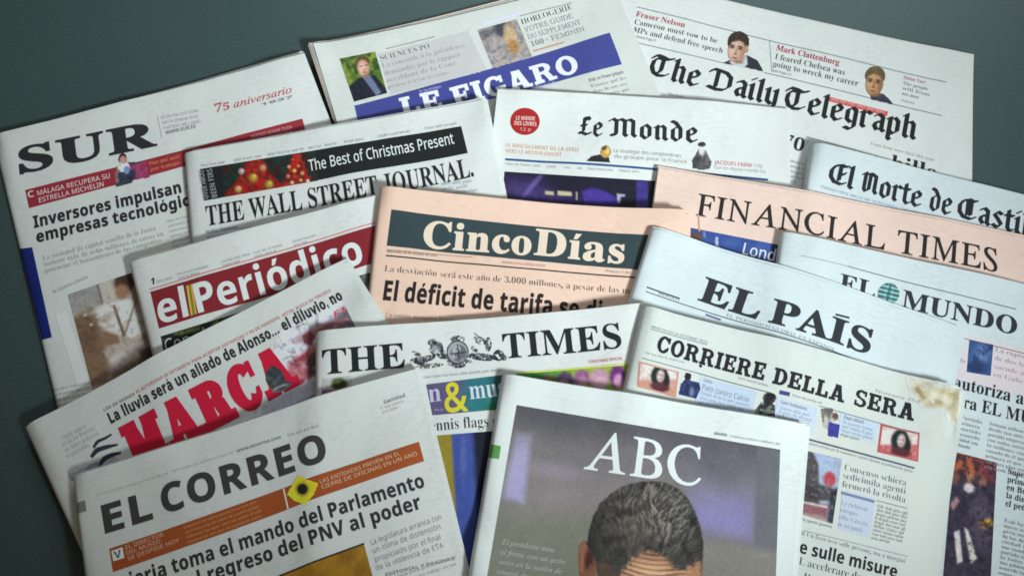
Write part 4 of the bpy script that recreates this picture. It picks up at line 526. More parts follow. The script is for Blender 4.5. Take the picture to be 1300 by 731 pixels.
[106,174,16,124,394,-12,2,-12,8,-7,11,-3,13,3,13,7,11,12,8,12,3,13,-3,12,-8,8,-11,2,-13,-2,-14,-8,-11,-11,-7,28,-50,-153,-19,3,-15,9,-9,14,-4,16,6,21,18,7,18,-6,5,-18,-1,-19,2,-7,7,-2,15,12,16,35,36,155,37,189,-1,19,-6,7,-36,5,2,13,68,10,29,6,7,-2,1,-8,-53,-249,-24,-92,-28,-66,-32,-39],
[108,172,26,32,-7,-14,2,-11,7,-7,10,-2,14,4,28,96,358,3,21,-2,13,-7,7,-34,6,2,12,74,11,29,5,7,-2,-2,-20,-106,-381,-6,-34,3,-12,9,-4,22,12,32,36,11,-10,-28,-35,-28,-25,-25,-15],
[109,550,62,410,-7,-26,9,-8,29,8,47,40,140,6,37,-4,15,-15,5,-18,-5,-22,-12,-23,-21,-23,-27,-46,-73,-28,-65,-23,-72,-53,0,60,203,10,54,-4,13,-14,5,-13,-3,-18,-9,-41,-33,-42,-51,-27,-50,-23,-59,-23,-70,-53,0,71,243,3,20,-2,12,-8,6,-34,6,2,13,75,10,29,6,5,-2,1,-11,-38,-126,64,77,57,46,51,16,30,-10,11,-29,-5,-36,-14,-57,58,73,55,44,51,15,30,-10,10,-31,-10,-53,-45,-165,-1,-7,3,-11,9,-4,12,3,26,26,16,23,9,-11,-32,-46,-33,-28],
[110,364,45,222,-9,-14,3,-10,7,-7,11,-2,16,7,37,40,151,6,38,-4,15,-13,6,-14,-3,-16,-9,-36,-31,-36,-43,-30,-47,-26,-60,-25,-82,-54,0,65,221,9,42,-2,10,-7,7,-36,5,2,12,48,6,63,13,3,-2,0,-6,-40,-131,49,61,46,43,41,25,34,9,29,-9,10,-28,-2,-26,-46,-164,-9,-39,4,-12,10,-3,23,14,30,43,10,-8,-32,-51,-34,-31],
[111,350,24,105,-8,-44,7,-35,23,-23,35,-7,45,4,38,14,38,21,37,26,32,32,29,35,22,37,14,36,4,47,-7,35,-23,23,-35,8,-45,-4,-34,-11,-34,-17,-33,-22,-32,-27,-27,-30,-23,-48,-23,21,113,11,27,6,26,15,24,23,21,30,18,34,14,36,9,37,3,34,-7,41,-19,24,-32,8,-32,-8,-33,-23,-29,-37,-25,-48,-17,-51,-5,-49,4,-31,11,-22,18,-14],
[112,340,38,-96,-149,3,12,27,4,17,7,11,15,9,24,87,336,2,13,-2,12,-6,7,-36,4,3,13,74,11,31,7,5,-2,-1,-15,-16,-49,56,50,58,16,34,-6,26,-18,16,-29,6,-37,-5,-41,-13,-41,-20,-39,-27,-36,-31,-31,-35,-25,-37,-15,-39,-5,-29,3,-22,9,-27,-118,3,-11,10,-8,41,-6,-4,-11,20,101,9,27,5,27,16,25,23,22,29,19,34,14,37,10,38,3,37,-3,25,-10,18,-15,11,-21,4,-33,-8,-30,-25,-26,-40,-19,-51,-27,-111,-2,-11,10,-23],
[113,339,32,81,-150,2,12,37,5,18,13,14,38,51,187,-35,-48,-37,-35,-37,-21,-37,-7,-28,5,-21,17,-14,27,-4,36,4,37,11,38,18,37,24,35,27,31,29,25,47,25,45,9,39,-10,20,-30,9,33,52,0,-112,-406,-2,-15,3,-13,7,-7,42,-6,-2,-12,22,90,30,27,6,30,21,31,35,31,53,23,56,7,47,-3,21,-8,16,-13,10,-17,3,-23,-4,-24,-13,-23,-21,-22,-25,-19,-30,-15,-32,-15,-47,-5,-44,2,-23,8,-16,12,-10],
[114,224,27,-13,0,59,209,10,50,-3,13,-6,7,-34,5,2,13,75,13,28,6,6,-2,-35,-135,69,103,50,34,12,-2,9,-7,6,-10,2,-14,-3,-17,-8,-13,-12,-10,-14,-3,-20,8,-7,9,-3,11,-52,-69,-43,-89,-34,-110],
[115,248,49,78,-8,-25,2,-47,12,-10,-2,-5,-8,-13,0,15,110,11,-1,6,-40,14,-30,21,-19,26,-6,22,4,17,12,12,19,4,24,-6,24,-16,27,-41,55,-17,31,-6,32,6,31,17,25,27,17,33,5,24,-1,46,-13,12,3,4,9,11,0,-13,-100,-12,0,-11,47,-21,28,-33,10,-15,-3,-13,-9,-8,-12,-3,-14,6,-24,39,-56,19,-27,18,-32,6,-33,-3,-26,-10,-23,-15,-20,-21,-15,-24,-10],
[116,187,22,33,-8,-24,9,-8,25,1,18,64,239,-47,0,3,14,60,29,54,66,15,0,-25,-88,57,0,-6,-21,-57,0,-54,-205,-6,-33,3,-11,9,-3,21,12,31,36,10,-11,-52,-57],
[117,364,46,46,-8,-18,3,-13,9,-8,14,-3,20,4,31,42,159,6,37,-3,11,-6,7,-34,4,2,13,75,11,29,5,9,-4,-3,-16,-63,-222,-3,-20,5,-16,15,-6,21,6,24,16,26,27,27,34,26,41,24,47,20,52,14,54,53,0,-59,-217,-9,-45,4,-11,10,-4,24,13,31,39,9,-9,-33,-46,-34,-28,-35,-9,-25,9,-8,26,10,54,21,72,-49,-71,-44,-50,-41,-30],
[118,297,30,61,-8,-16,239,-9,34,-15,16,-27,5,3,13,55,11,27,6,14,-32,9,-96,7,-130,55,59,41,53,27,43,8,26,-9,15,-15,16,-7,18,2,12,7,9,10,6,12,2,13,-3,11,-8,6,-14,3,-17,-13,-49,-38,-63,-63,-78,-84,-93],
[122,266,36,143,-8,-29,3,-101,20,-20,-4,-24,-14,-3,-2,-6,2,-2,6,10,16,221,242,-40,-4,-78,14,-15,-2,-12,-6,-18,-25,-11,6,12,32,14,22,15,13,18,4,29,-2,73,-15,23,-2,18,2,33,18,5,-2,1,-11,-230,-253,39,4,92,-13,31,11,22,34,10,-5,-22,-57,-11,-16,-12,-10],
],
}


def load_glyphs():
    out = {}
    for f, rows in OUTLINES.items():
        for r in rows:
            cs, i = [], 2
            while i < len(r):
                k = r[i]
                cs.append(np.cumsum(np.array(r[i + 1:i + 1 + 2 * k], float).reshape(k, 2), 0))
                i += 1 + 2 * k
            out[(f, chr(r[0]))] = (r[1], cs)
    return out


GLY = load_glyphs()


def nib(paths, w=78, ang=42, mn=20):
    """broad-nib pen strokes -> list of convex polygons"""
    a = math.radians(ang)
    n = np.array([math.cos(a), math.sin(a)]) * w / 2
    m = np.array([-math.sin(a), math.cos(a)]) * mn / 2
    polys = []
    for pth in paths:
        for p, q in zip(pth[:-1], pth[1:]):
            p, q = np.array(p, float), np.array(q, float)
            pts = [e + s1 * n + s2 * m for e in (p, q) for s1 in (-1, 1) for s2 in (-1, 1)]
            polys.append(hull(pts))
    return polys


def hull(pts):
    pts = sorted(set((round(float(x), 3), round(float(y), 3)) for x, y in pts))

    def half(ps):
        h = []
        for p in ps:
            while len(h) > 1 and (h[-1][0] - h[-2][0]) * (p[1] - h[-2][1]) - (h[-1][1] - h[-2][1]) * (p[0] - h[-2][0]) <= 0:
                h.pop()
            h.append(p)
        return h[:-1]
    return half(pts) + half(pts[::-1])


PEN = {  # blackletter capitals drawn with a broad nib
    'T': ([[(230, 400), (130, 400), (70, 320), (62, 200), (105, 85), (200, 40), (300, 62), (350, 110)],
           [(40, 380), (95, 452), (190, 445), (290, 410), (380, 452)], [(225, 410), (225, 160), (190, 95)]], 400),
    'D': ([[(20, 380), (70, 448), (170, 440), (290, 420), (370, 340), (375, 150), (290, 55), (180, 40)],
           [(150, 420), (150, 90), (95, 50)], [(30, 70), (95, 55), (180, 35), (270, 55)]], 440),
    'E': ([[(230, 445), (120, 400), (65, 290), (70, 150), (140, 55), (260, 35), (330, 80)],
           [(215, 430), (215, 110)], [(215, 440), (285, 425), (335, 445)], [(215, 255), (265, 235), (300, 290)]], 350),
    'C': ([[(240, 445), (125, 400), (65, 290), (70, 150), (140, 55), (265, 35), (345, 90)],
           [(205, 430), (205, 110)], [(262, 400), (262, 120)], [(215, 445), (300, 420), (350, 440)]], 380),
    'N': ([[(35, 390), (85, 440), (85, 90), (120, 40)], [(85, 390), (190, 445), (290, 400), (290, 90), (330, 40)],
           [(180, 420), (180, 90)]], 370),
    'M': ([[(0, 400), (55, 445), (115, 400), (115, 90), (55, 40)], [(115, 400), (200, 445), (262, 400), (262, 80), (300, 40)],
           [(262, 400), (350, 445), (410, 400), (410, 90), (455, 40)], [(30, 60), (110, 60)]], 490),
    'L': ([[(185, 400), (120, 440), (115, 120), (55, 55)], [(130, 430), (200, 455), (235, 405)],
           [(25, 70), (90, 70), (180, 35), (270, 80)], [(60, 250), (170, 260)]], 300),
    'y': ([[(25, 300), (62, 335), (62, 70), (125, 20), (190, 60)], [(160, 300), (192, 335), (192, 10), (140, -75), (50, -105)]], 250),
    'a': ([[(62, 300), (122, 340), (182, 295), (182, 45), (220, 12)], [(172, 205), (82, 165), (62, 95), (105, 20), (175, 70)]], 240),
    'd': ([[(40, 470), (110, 440), (195, 300), (195, 80), (130, 12)], [(135, 335), (62, 280), (62, 75), (130, 12)]], 255),
    'e': ([[(130, 340), (62, 280), (62, 75), (125, 12), (200, 62)], [(130, 340), (192, 285), (170, 215), (75, 165)]], 238),
    'g': ([[(130, 340), (62, 285), (62, 95), (125, 40), (190, 95)], [(130, 340), (192, 300), (192, -30), (130, -105), (45, -80)]], 250),
    'h': ([[(28, 440), (65, 475), (65, 45), (105, 12)], [(65, 285), (150, 340), (192, 295), (192, 50), (232, 12)]], 262),
    'i': ([[(28, 300), (65, 335), (65, 45), (105, 12)], [(50, 425), (90, 455)]], 140),
    'l': ([[(28, 440), (65, 475), (65, 45), (105, 12)]], 138),
    'n': ([[(28, 300), (65, 335), (65, 45), (95, 12)], [(65, 285), (150, 340), (192, 295), (192, 45), (232, 12)]], 262),
    'o': ([[(130, 340), (62, 285), (62, 75), (130, 12)], [(130, 340), (195, 275), (195, 75), (130, 12)]], 252),
    'p': ([[(28, 300), (65, 335), (65, -90), (95, -115)], [(65, 285), (140, 340), (195, 280), (195, 80), (130, 12), (65, 60)]], 255),
    'r': ([[(28, 300), (65, 335), (65, 45), (105, 12)], [(65, 270), (135, 340), (185, 305)]], 205),
    's': ([[(185, 305), (120, 340), (62, 270), (125, 190), (188, 105), (125, 12), (45, 55)]], 235),
    't': ([[(70, 425), (70, 65), (115, 12), (165, 45)], [(18, 320), (150, 325)]], 172),
}



def ring(cx, cy, rx, ry, tx, ty, a0, a1, k=14):
    out = []
    for i in range(k):
        u, v = math.radians(a0 + (a1 - a0) * i / k), math.radians(a0 + (a1 - a0) * (i + 1) / k)
        out.append(hull([(cx + rx * math.cos(u), cy + ry * math.sin(u)), (cx + rx * math.cos(v), cy + ry * math.sin(v)),
                         (cx + (rx - tx) * math.cos(v), cy + (ry - ty) * math.sin(v)), (cx + (rx - tx) * math.cos(u), cy + (ry - ty) * math.sin(u))]))
    return out


def bx(x0, y0, x1, y1):
    return [(x0, y0), (x1, y0), (x1, y1), (x0, y1)]


def slab_letters(s, h):
    """heavy slab capitals; s = stem, h = slab height"""
    D = {}
    t = 480 - h
    D['M'] = ([bx(40, 0, 40 + s, 480), bx(470 - s, 0, 470, 480), hull([(40, 480), (40 + s, 480), (300, 40), (210, 40)]),
               hull([(470 - s, 480), (470, 480), (300, 40), (210, 40)]), bx(0, 0, 75 + s, h), bx(435 - s, 0, 510, h), bx(0, t, 60 + s, 480), bx(450 - s, t, 510, 480)], 525)
    D['A'] = ([hull([(150, 480), (255, 480), (135, 0), (45, 0)]), hull([(180, 480), (300, 480), (420, 0), (420 - s * 1.1, 0)]), bx(120, 105, 330, 105 + h * .9),
               bx(0, 0, 190, h), bx(385 - s, 0, 460, h), bx(130, t, 290, 480)], 470)
    D['R'] = ([bx(45, 0, 45 + s, 480), bx(0, 0, 80 + s, h), bx(0, t, 60 + s, 480), bx(45, t, 230, 480), bx(45, 205, 230, 205 + h * .9)]
              + ring(225, 343, 165, 137, s * .95, h * .95, -90, 90) + [hull([(205, 250), (205 + s, 250), (415, 0), (415 - s, 0)]), bx(400 - s, 0, 450, h)], 460)
    D['C'] = (ring(205, 240, 205, 250, s, h, 38, 325, 26) + [bx(320, 300, 385, 470), hull([(270, 60), (375, 110), (375, 190), (330, 190)])], 405)
    D['G'] = (ring(205, 240, 205, 250, s, h, 38, 300, 24) + [bx(320, 300, 385, 470), bx(365 - s, 20, 365, 215), bx(325 - s, 215 - h, 410, 215)], 425)
    D['O'] = (ring(210, 240, 210, 250, s, h, 0, 360, 32), 425)
    D['E'] = ([bx(40, 0, 40 + s, 480), bx(0, 0, 375, h), bx(0, t, 360, 480), bx(40, 200, 270, 200 + h * .85), bx(295, 0, 375, 165), bx(285, 320, 360, 480), bx(235, 150, 285, 330)], 392)
    D['F'] = ([bx(40, 0, 40 + s, 480), bx(0, 0, 85 + s, h), bx(0, t, 360, 480), bx(40, 190, 270, 190 + h * .85), bx(285, 310, 360, 480), bx(235, 140, 285, 320)], 375)
    D['L'] = ([bx(40, 0, 40 + s, 480), bx(0, 0, 360, h), bx(0, t, 85 + s, 480), bx(280, 0, 360, 190)], 375)
    D['I'] = ([bx(40, 0, 40 + s, 480), bx(0, 0, 80 + s, h), bx(0, t, 80 + s, 480)], 95 + s)
    D['D'] = ([bx(45, 0, 45 + s, 480), bx(0, 0, 210, h), bx(0, t, 210, 480)] + ring(200, 240, 205, 240, s, h, -90, 90, 18), 420)
    D['S'] = (ring(185, 352, 165, 134, s * .85, h * .9, 30, 270, 18) + ring(190, 128, 175, 138, s * .85, h * .9, -150, 90, 18) + [bx(285, 320, 345, 470), bx(20, 10, 80, 165)], 380)
    D['P'] = ([bx(45, 0, 45 + s, 480), bx(0, 0, 90 + s, h), bx(0, t, 60 + s, 480), bx(45, t, 230, 480), bx(45, 190, 230, 190 + h * .9)]
              + ring(225, 335, 175, 145, s * .95, h * .95, -90, 90), 415)
    return D


SLAB = {'fat': slab_letters(162, 104), 'slab': slab_letters(118, 78), 'egypt': slab_letters(92, 56)}
_cache = {}
ACC = {'á': 'a', 'é': 'e', 'í': 'i', 'ó': 'o', 'ú': 'u', 'Á': 'A', 'É': 'E', 'Í': 'I', 'Ó': 'O', 'ñ': 'n', 'à': 'a'}


def grow(cs, off):
    big = max(cs, key=lambda c: abs(area2(c)))
    sg = 1 if area2(big) > 0 else -1
    res = []
    for c in cs:
        p, n = np.roll(c, 1, 0), np.roll(c, -1, 0)
        e1, e2 = c - p, n - c
        e1 /= np.linalg.norm(e1, axis=1)[:, None] + 1e-9
        e2 /= np.linalg.norm(e2, axis=1)[:, None] + 1e-9
        n1 = np.stack([e1[:, 1], -e1[:, 0]], 1)
        n2 = np.stack([e2[:, 1], -e2[:, 0]], 1)
        m = n1 + n2
        k = (m * m).sum(1)
        m = m * (2 / np.maximum(k, 1.2))[:, None]
        res.append(c + sg * off * m)
    return res


def area2(c):
    x, y = c[:, 0], c[:, 1]
    return float((x * np.roll(y, -1) - np.roll(x, -1) * y).sum())


def tess(cs):
    """triangulate closed contours: Delaunay with the outline as constraint, kept where the winding agrees"""
    vs, es = [], []
    for c in cs:
        b = len(vs)
        vs += [Vector((float(x), float(y))) for x, y in c]
        es += [(b + i, b + (i + 1) % len(c)) for i in range(len(c))]
    sc = max(np.ptp(np.concatenate(cs), axis=0).max(), 1e-9)
    r = delaunay_2d_cdt([v / sc for v in vs], es, [], 0, 1e-6)
    V = np.array([(v.x, v.y) for v in r[0]]) * sc
    T = np.array(r[2], int).reshape(-1, 3)
    g = V[T].mean(1)
    w = np.zeros(len(T))
    for c in cs:
        d = c[None] - g[:, None]
        e = np.roll(c, -1, 0)[None] - g[:, None]
        w += np.arctan2(d[..., 0] * e[..., 1] - d[..., 1] * e[..., 0], (d * e).sum(-1)).sum(1)
    w = np.round(w / (2 * math.pi))
    big = max(cs, key=lambda c: abs(area2(c)))
    sg = 1 if area2(big) > 0 else -1
    return V, T[w * sg > 0]


def union(polys):
    vs, fs = [], []
    for p in polys:
        b = len(vs)
        vs += [Vector((float(x), float(y))) for x, y in p]
        fs.append(list(range(b, b + len(p))))
    r = delaunay_2d_cdt(vs, [], fs, 0, 1e-3)
    t = [f for f, o in zip(r[2], r[5]) if len(o)]
    return np.array([(v.x, v.y) for v in r[0]]), np.array(t, int).reshape(-1, 3)


def glyph(font, ch, off=0.0):
    key = (font, ch, off)
    if key in _cache:
        return _cache[key]
    base = ACC.get(ch, ch)
    src = font
    if font == 'ital' and ch.isdigit():
        src = 'serif'
    if font == 'roman':            # upright light roman: the italic capitals set straight
        src = 'ital' if base.isupper() else 'serif'
    r = None
    sw = {'sansb': 105, 'serif': 95, 'black': 85}.get(src, 60)
    if font == 'black' and base in PEN:
        paths, adv = PEN[base]
        v, t = union(nib(paths))
        r = (adv, v, t)
    elif font in SLAB and base in SLAB[font]:
        polys, adv = SLAB[font][base]
        v, t = union(polys)
        if ch == 'Í':
            b, mx = len(v), (v[:, 0].min() + v[:, 0].max()) / 2
            v = np.concatenate([v, [(mx - 95, 505), (mx + 105, 528), (mx + 105, 565), (mx - 95, 542)]])
            t = np.concatenate([t, [[b, b + 1, b + 2], [b, b + 2, b + 3]]])
        r = (adv, v, t)
    elif (src, base) in GLY:
        adv, cs = GLY[(src, base)]
        cs = [c.copy() for c in cs]
        if src == 'ital' and font == 'roman':
            for c in cs:
                c[:, 0] -= 0.27 * c[:, 1]
            lo = min(c[:, 0].min() for c in cs)
            hi = max(c[:, 0].max() for c in cs)
            for c in cs:
                c[:, 0] += 18 - lo
            adv = hi - lo + 36
        if ch in ACC and base == 'i':
            cs = [c for c in cs if c[:, 1].min() < 300]
        if off:
            cs = grow(cs, off)
        if cs:
            v, t = tess(cs)
            if ch in ACC:
                top = max(c[:, 1].max() for c in cs) + 25
                mx = (v[:, 0].min() + v[:, 0].max()) / 2
                if ch == 'ñ':
                    q = [(mx - 80, top + 5), (mx + 80, top + 25), (mx + 80, top + 70), (mx - 80, top + 50)]
                elif ch == 'Í' and font == 'serif':
                    q = [(mx - 95, top), (mx + 110, top + 25), (mx + 110, top + 62), (mx - 95, top + 37)]
                else:
                    q = [(mx - 35, top), (mx + 20, top), (mx + 85, top + 100), (mx - 5, top + 100)]
                b = len(v)
                v = np.concatenate([v, np.array(q, float)])
                t = np.concatenate([t, [[b, b + 1, b + 2], [b, b + 2, b + 3]]])
            r = (adv + 2 * max(off, 0) * 0.8, v, t)
    elif ch in '.,…:;':
        d = sw
        qs = []
        for k in range({'…': 3, ':': 2, ';': 2}.get(ch, 1)):
            x0, y0 = 25 + (k * d * 1.9 if ch == '…' else 0), (k * 240 if ch in ':;' else 0)
            qs.append([(x0, y0), (x0 + d, y0), (x0 + d, y0 + d), (x0, y0 + d)])
        if ch in ',;':
            qs.append([(25 + d * .4, 0), (25 + d, 0), (25 + d * .55, -d * .9), (25 + d * .1, -d * .9)])
        v = np.array([p for q in qs for p in q], float)
        t = np.array([[4 * k + i for i in tr] for k in range(len(qs)) for tr in ((0, 1, 2), (0, 2, 3))])
        r = (v[:, 0].max() + (110 if ch == '…' else 25), v, t)
    elif ch in '-|':
        q = [(25, 170), (190, 170), (190, 170 + sw * .7), (25, 170 + sw * .7)] if ch == '-' else [(30, -60), (60, -60), (60, 520), (30, 520)]
        r = (215 if ch == '-' else 90, np.array(q, float), np.array([[0, 1, 2], [0, 2, 3]]))
    if r is None:
        r = (190 if font != 'black' else 160, np.zeros((0, 2)), np.zeros((0, 3), int))
    _cache[key] = r
    return r


def layout(s, font, off=0.0, track=0.0, sc=None):
    """string -> vertices (units), triangles, width; trims the side bearings"""
    V, T, x, b = [], [], 0.0, 0
    for ch in s:
        k = 1.0
        if sc and ch in sc:
            k = sc[ch]
        adv, v, t = glyph(font, ch, off)
        if len(v):
            V.append(v * [k, k] + [x, 0])
            T.append(t + b)
            b += len(v)
        x += adv * k + track
    if not V:
        return np.zeros((0, 2)), np.zeros((0, 3), int), 1.0
    V = np.concatenate(V)
    T = np.concatenate(T)
    V[:, 0] -= V[:, 0].min()
    return V, T, float(V[:, 0].max())


def split_long(P, T, C, L):
    """bisect triangles whose longest edge exceeds L"""
    P = [tuple(p) for p in P]
    C = [tuple(c) for c in C]
    mid = {}
    out = []
    stack = [tuple(t) for t in T]
    while stack:
        a, b, c = stack.pop()
        best, be = 0, None
        for i, j, k in ((a, b, c), (b, c, a), (c, a, b)):
            d = (P[i][0] - P[j][0]) ** 2 + (P[i][1] - P[j][1]) ** 2
            if d > best:
                best, be = d, (i, j, k)
        if best <= L * L:
            out.append((a, b, c))
            continue
        i, j, k = be
        e = (i, j) if i < j else (j, i)
        m = mid.get(e)
        if m is None:
            m = len(P)
            mid[e] = m
            P.append(((P[i][0] + P[j][0]) / 2, (P[i][1] + P[j][1]) / 2))
            C.append(tuple((C[i][q] + C[j][q]) / 2 for q in range(3)))
        stack.append((i, m, k))
        stack.append((m, j, k))
    return np.array(P), np.array(out, int).reshape(-1, 3), np.array(C)


# ---------------------------------------------------------------- painting helpers for the printed pictures (photo pixel coordinates)
def nz(X, Y, scale, seed, ax=1.0, ay=1.0, rot=0.0):
    r = np.random.RandomState(seed).rand(64, 64)
    c, s = math.cos(rot), math.sin(rot)
    x = (X * c + Y * s) / (scale * ax) + 100
    y = (-X * s + Y * c) / (scale * ay) + 100
    i, j = np.floor(x).astype(int), np.floor(y).astype(int)
    a, b = x - i, y - j
    a, b = a * a * (3 - 2 * a), b * b * (3 - 2 * b)
    g = lambda p, q: r[q % 64, p % 64]
    return (g(i, j) * (1 - a) + g(i + 1, j) * a) * (1 - b) + (g(i, j + 1) * (1 - a) + g(i + 1, j + 1) * a) * b


def fbm(X, Y, scale, seed, **k):
    return (nz(X, Y, scale, seed, **k) * .55 + nz(X, Y, scale / 2, seed + 1, **k) * .3 + nz(X, Y, scale / 4, seed + 2, **k) * .15)


def streaks(X, Y, theta, scale, seed, steps=6, d=.9):
    """noise smeared along the direction theta: strands of hair"""
    a = np.zeros(X.shape)
    for k in range(-steps, steps + 1):
        a += nz(X + np.cos(theta) * k * d, Y + np.sin(theta) * k * d, scale, seed)
    return a / (2 * steps + 1)


def sm(a, b, x):
    t = np.clip((x - a) / (b - a), 0, 1)
    return t * t * (3 - 2 * t)


def ell(X, Y, cx, cy, rx, ry, rot=0, soft=0.18):
    r = math.radians(rot)
    dx, dy = X - cx, Y - cy
    u = (dx * math.cos(r) + dy * math.sin(r)) / rx
    v = (-dx * math.sin(r) + dy * math.cos(r)) / ry
    return 1 - sm(1 - soft, 1 + soft, np.sqrt(u * u + v * v))


def inside(X, Y, pts, soft=1.2):
    """soft convex/concave polygon mask"""
    ins = np.zeros(X.shape, bool)
    dist = np.full(X.shape, 1e9)
    n = len(pts)
    for k in range(n):
        x0, y0 = pts[k]
        x1, y1 = pts[(k + 1) % n]
        cond = ((y0 > Y) != (y1 > Y)) & (X < (x1 - x0) * (Y - y0) / (y1 - y0 + 1e-12) + x0)
        ins ^= cond
        dx, dy = x1 - x0, y1 - y0
        t = np.clip(((X - x0) * dx + (Y - y0) * dy) / (dx * dx + dy * dy + 1e-9), 0, 1)
        dist = np.minimum(dist, np.hypot(X - x0 - t * dx, Y - y0 - t * dy))
    sd = np.where(ins, dist, -dist)
    return sm(-soft * .5, soft * .5, sd)


class Paint:
    def __init__(self, X, Y, base):
        self.X, self.Y = X, Y
        self.c = np.zeros(X.shape + (3,)) + np.array(base, float)

    def put(self, col, m):
        col = np.asarray(col, float)
        self.c = self.c * (1 - m[..., None]) + col * m[..., None]
        return self

    def ell(self, col, cx, cy, rx, ry, rot=0, soft=.18, a=1.0):
        return self.put(col, a * ell(self.X, self.Y, cx, cy, rx, ry, rot, soft))

    def poly(self, col, pts, soft=1.2, a=1.0):
        return self.put(col, a * inside(self.X, self.Y, pts, soft))

    def noise(self, col, scale, seed, lo=.45, hi=.6, a=1.0, **k):
        return self.put(col, a * sm(lo, hi, fbm(self.X, self.Y, scale, seed, **k)))

    def grain(self, amt, scale, seed):
        self.c = self.c + (fbm(self.X, self.Y, scale, seed)[..., None] - .5) * amt
        return self


WORDS = {
    'es': "de la que el en los del las por con una para este entre sobre pero desde hasta cuando donde todos otro gobierno ayer nuevo millones ciudad partido plan empresas semana trabajo acuerdo primera".split(),
    'fr': "de la les des une dans pour sur avec plus par est qui que ses aux sont entre cette leur depuis pays ans monde deux autre france premier contre".split(),
    'en': "the and for with that from this have will were their after more than been into over year could first would about before people new said plan".split(),
    'it': "di che il la per una con del non sono della dei alla piu come anche dal nel tra gli questo dopo governo prima senza stato paese".split(),
}


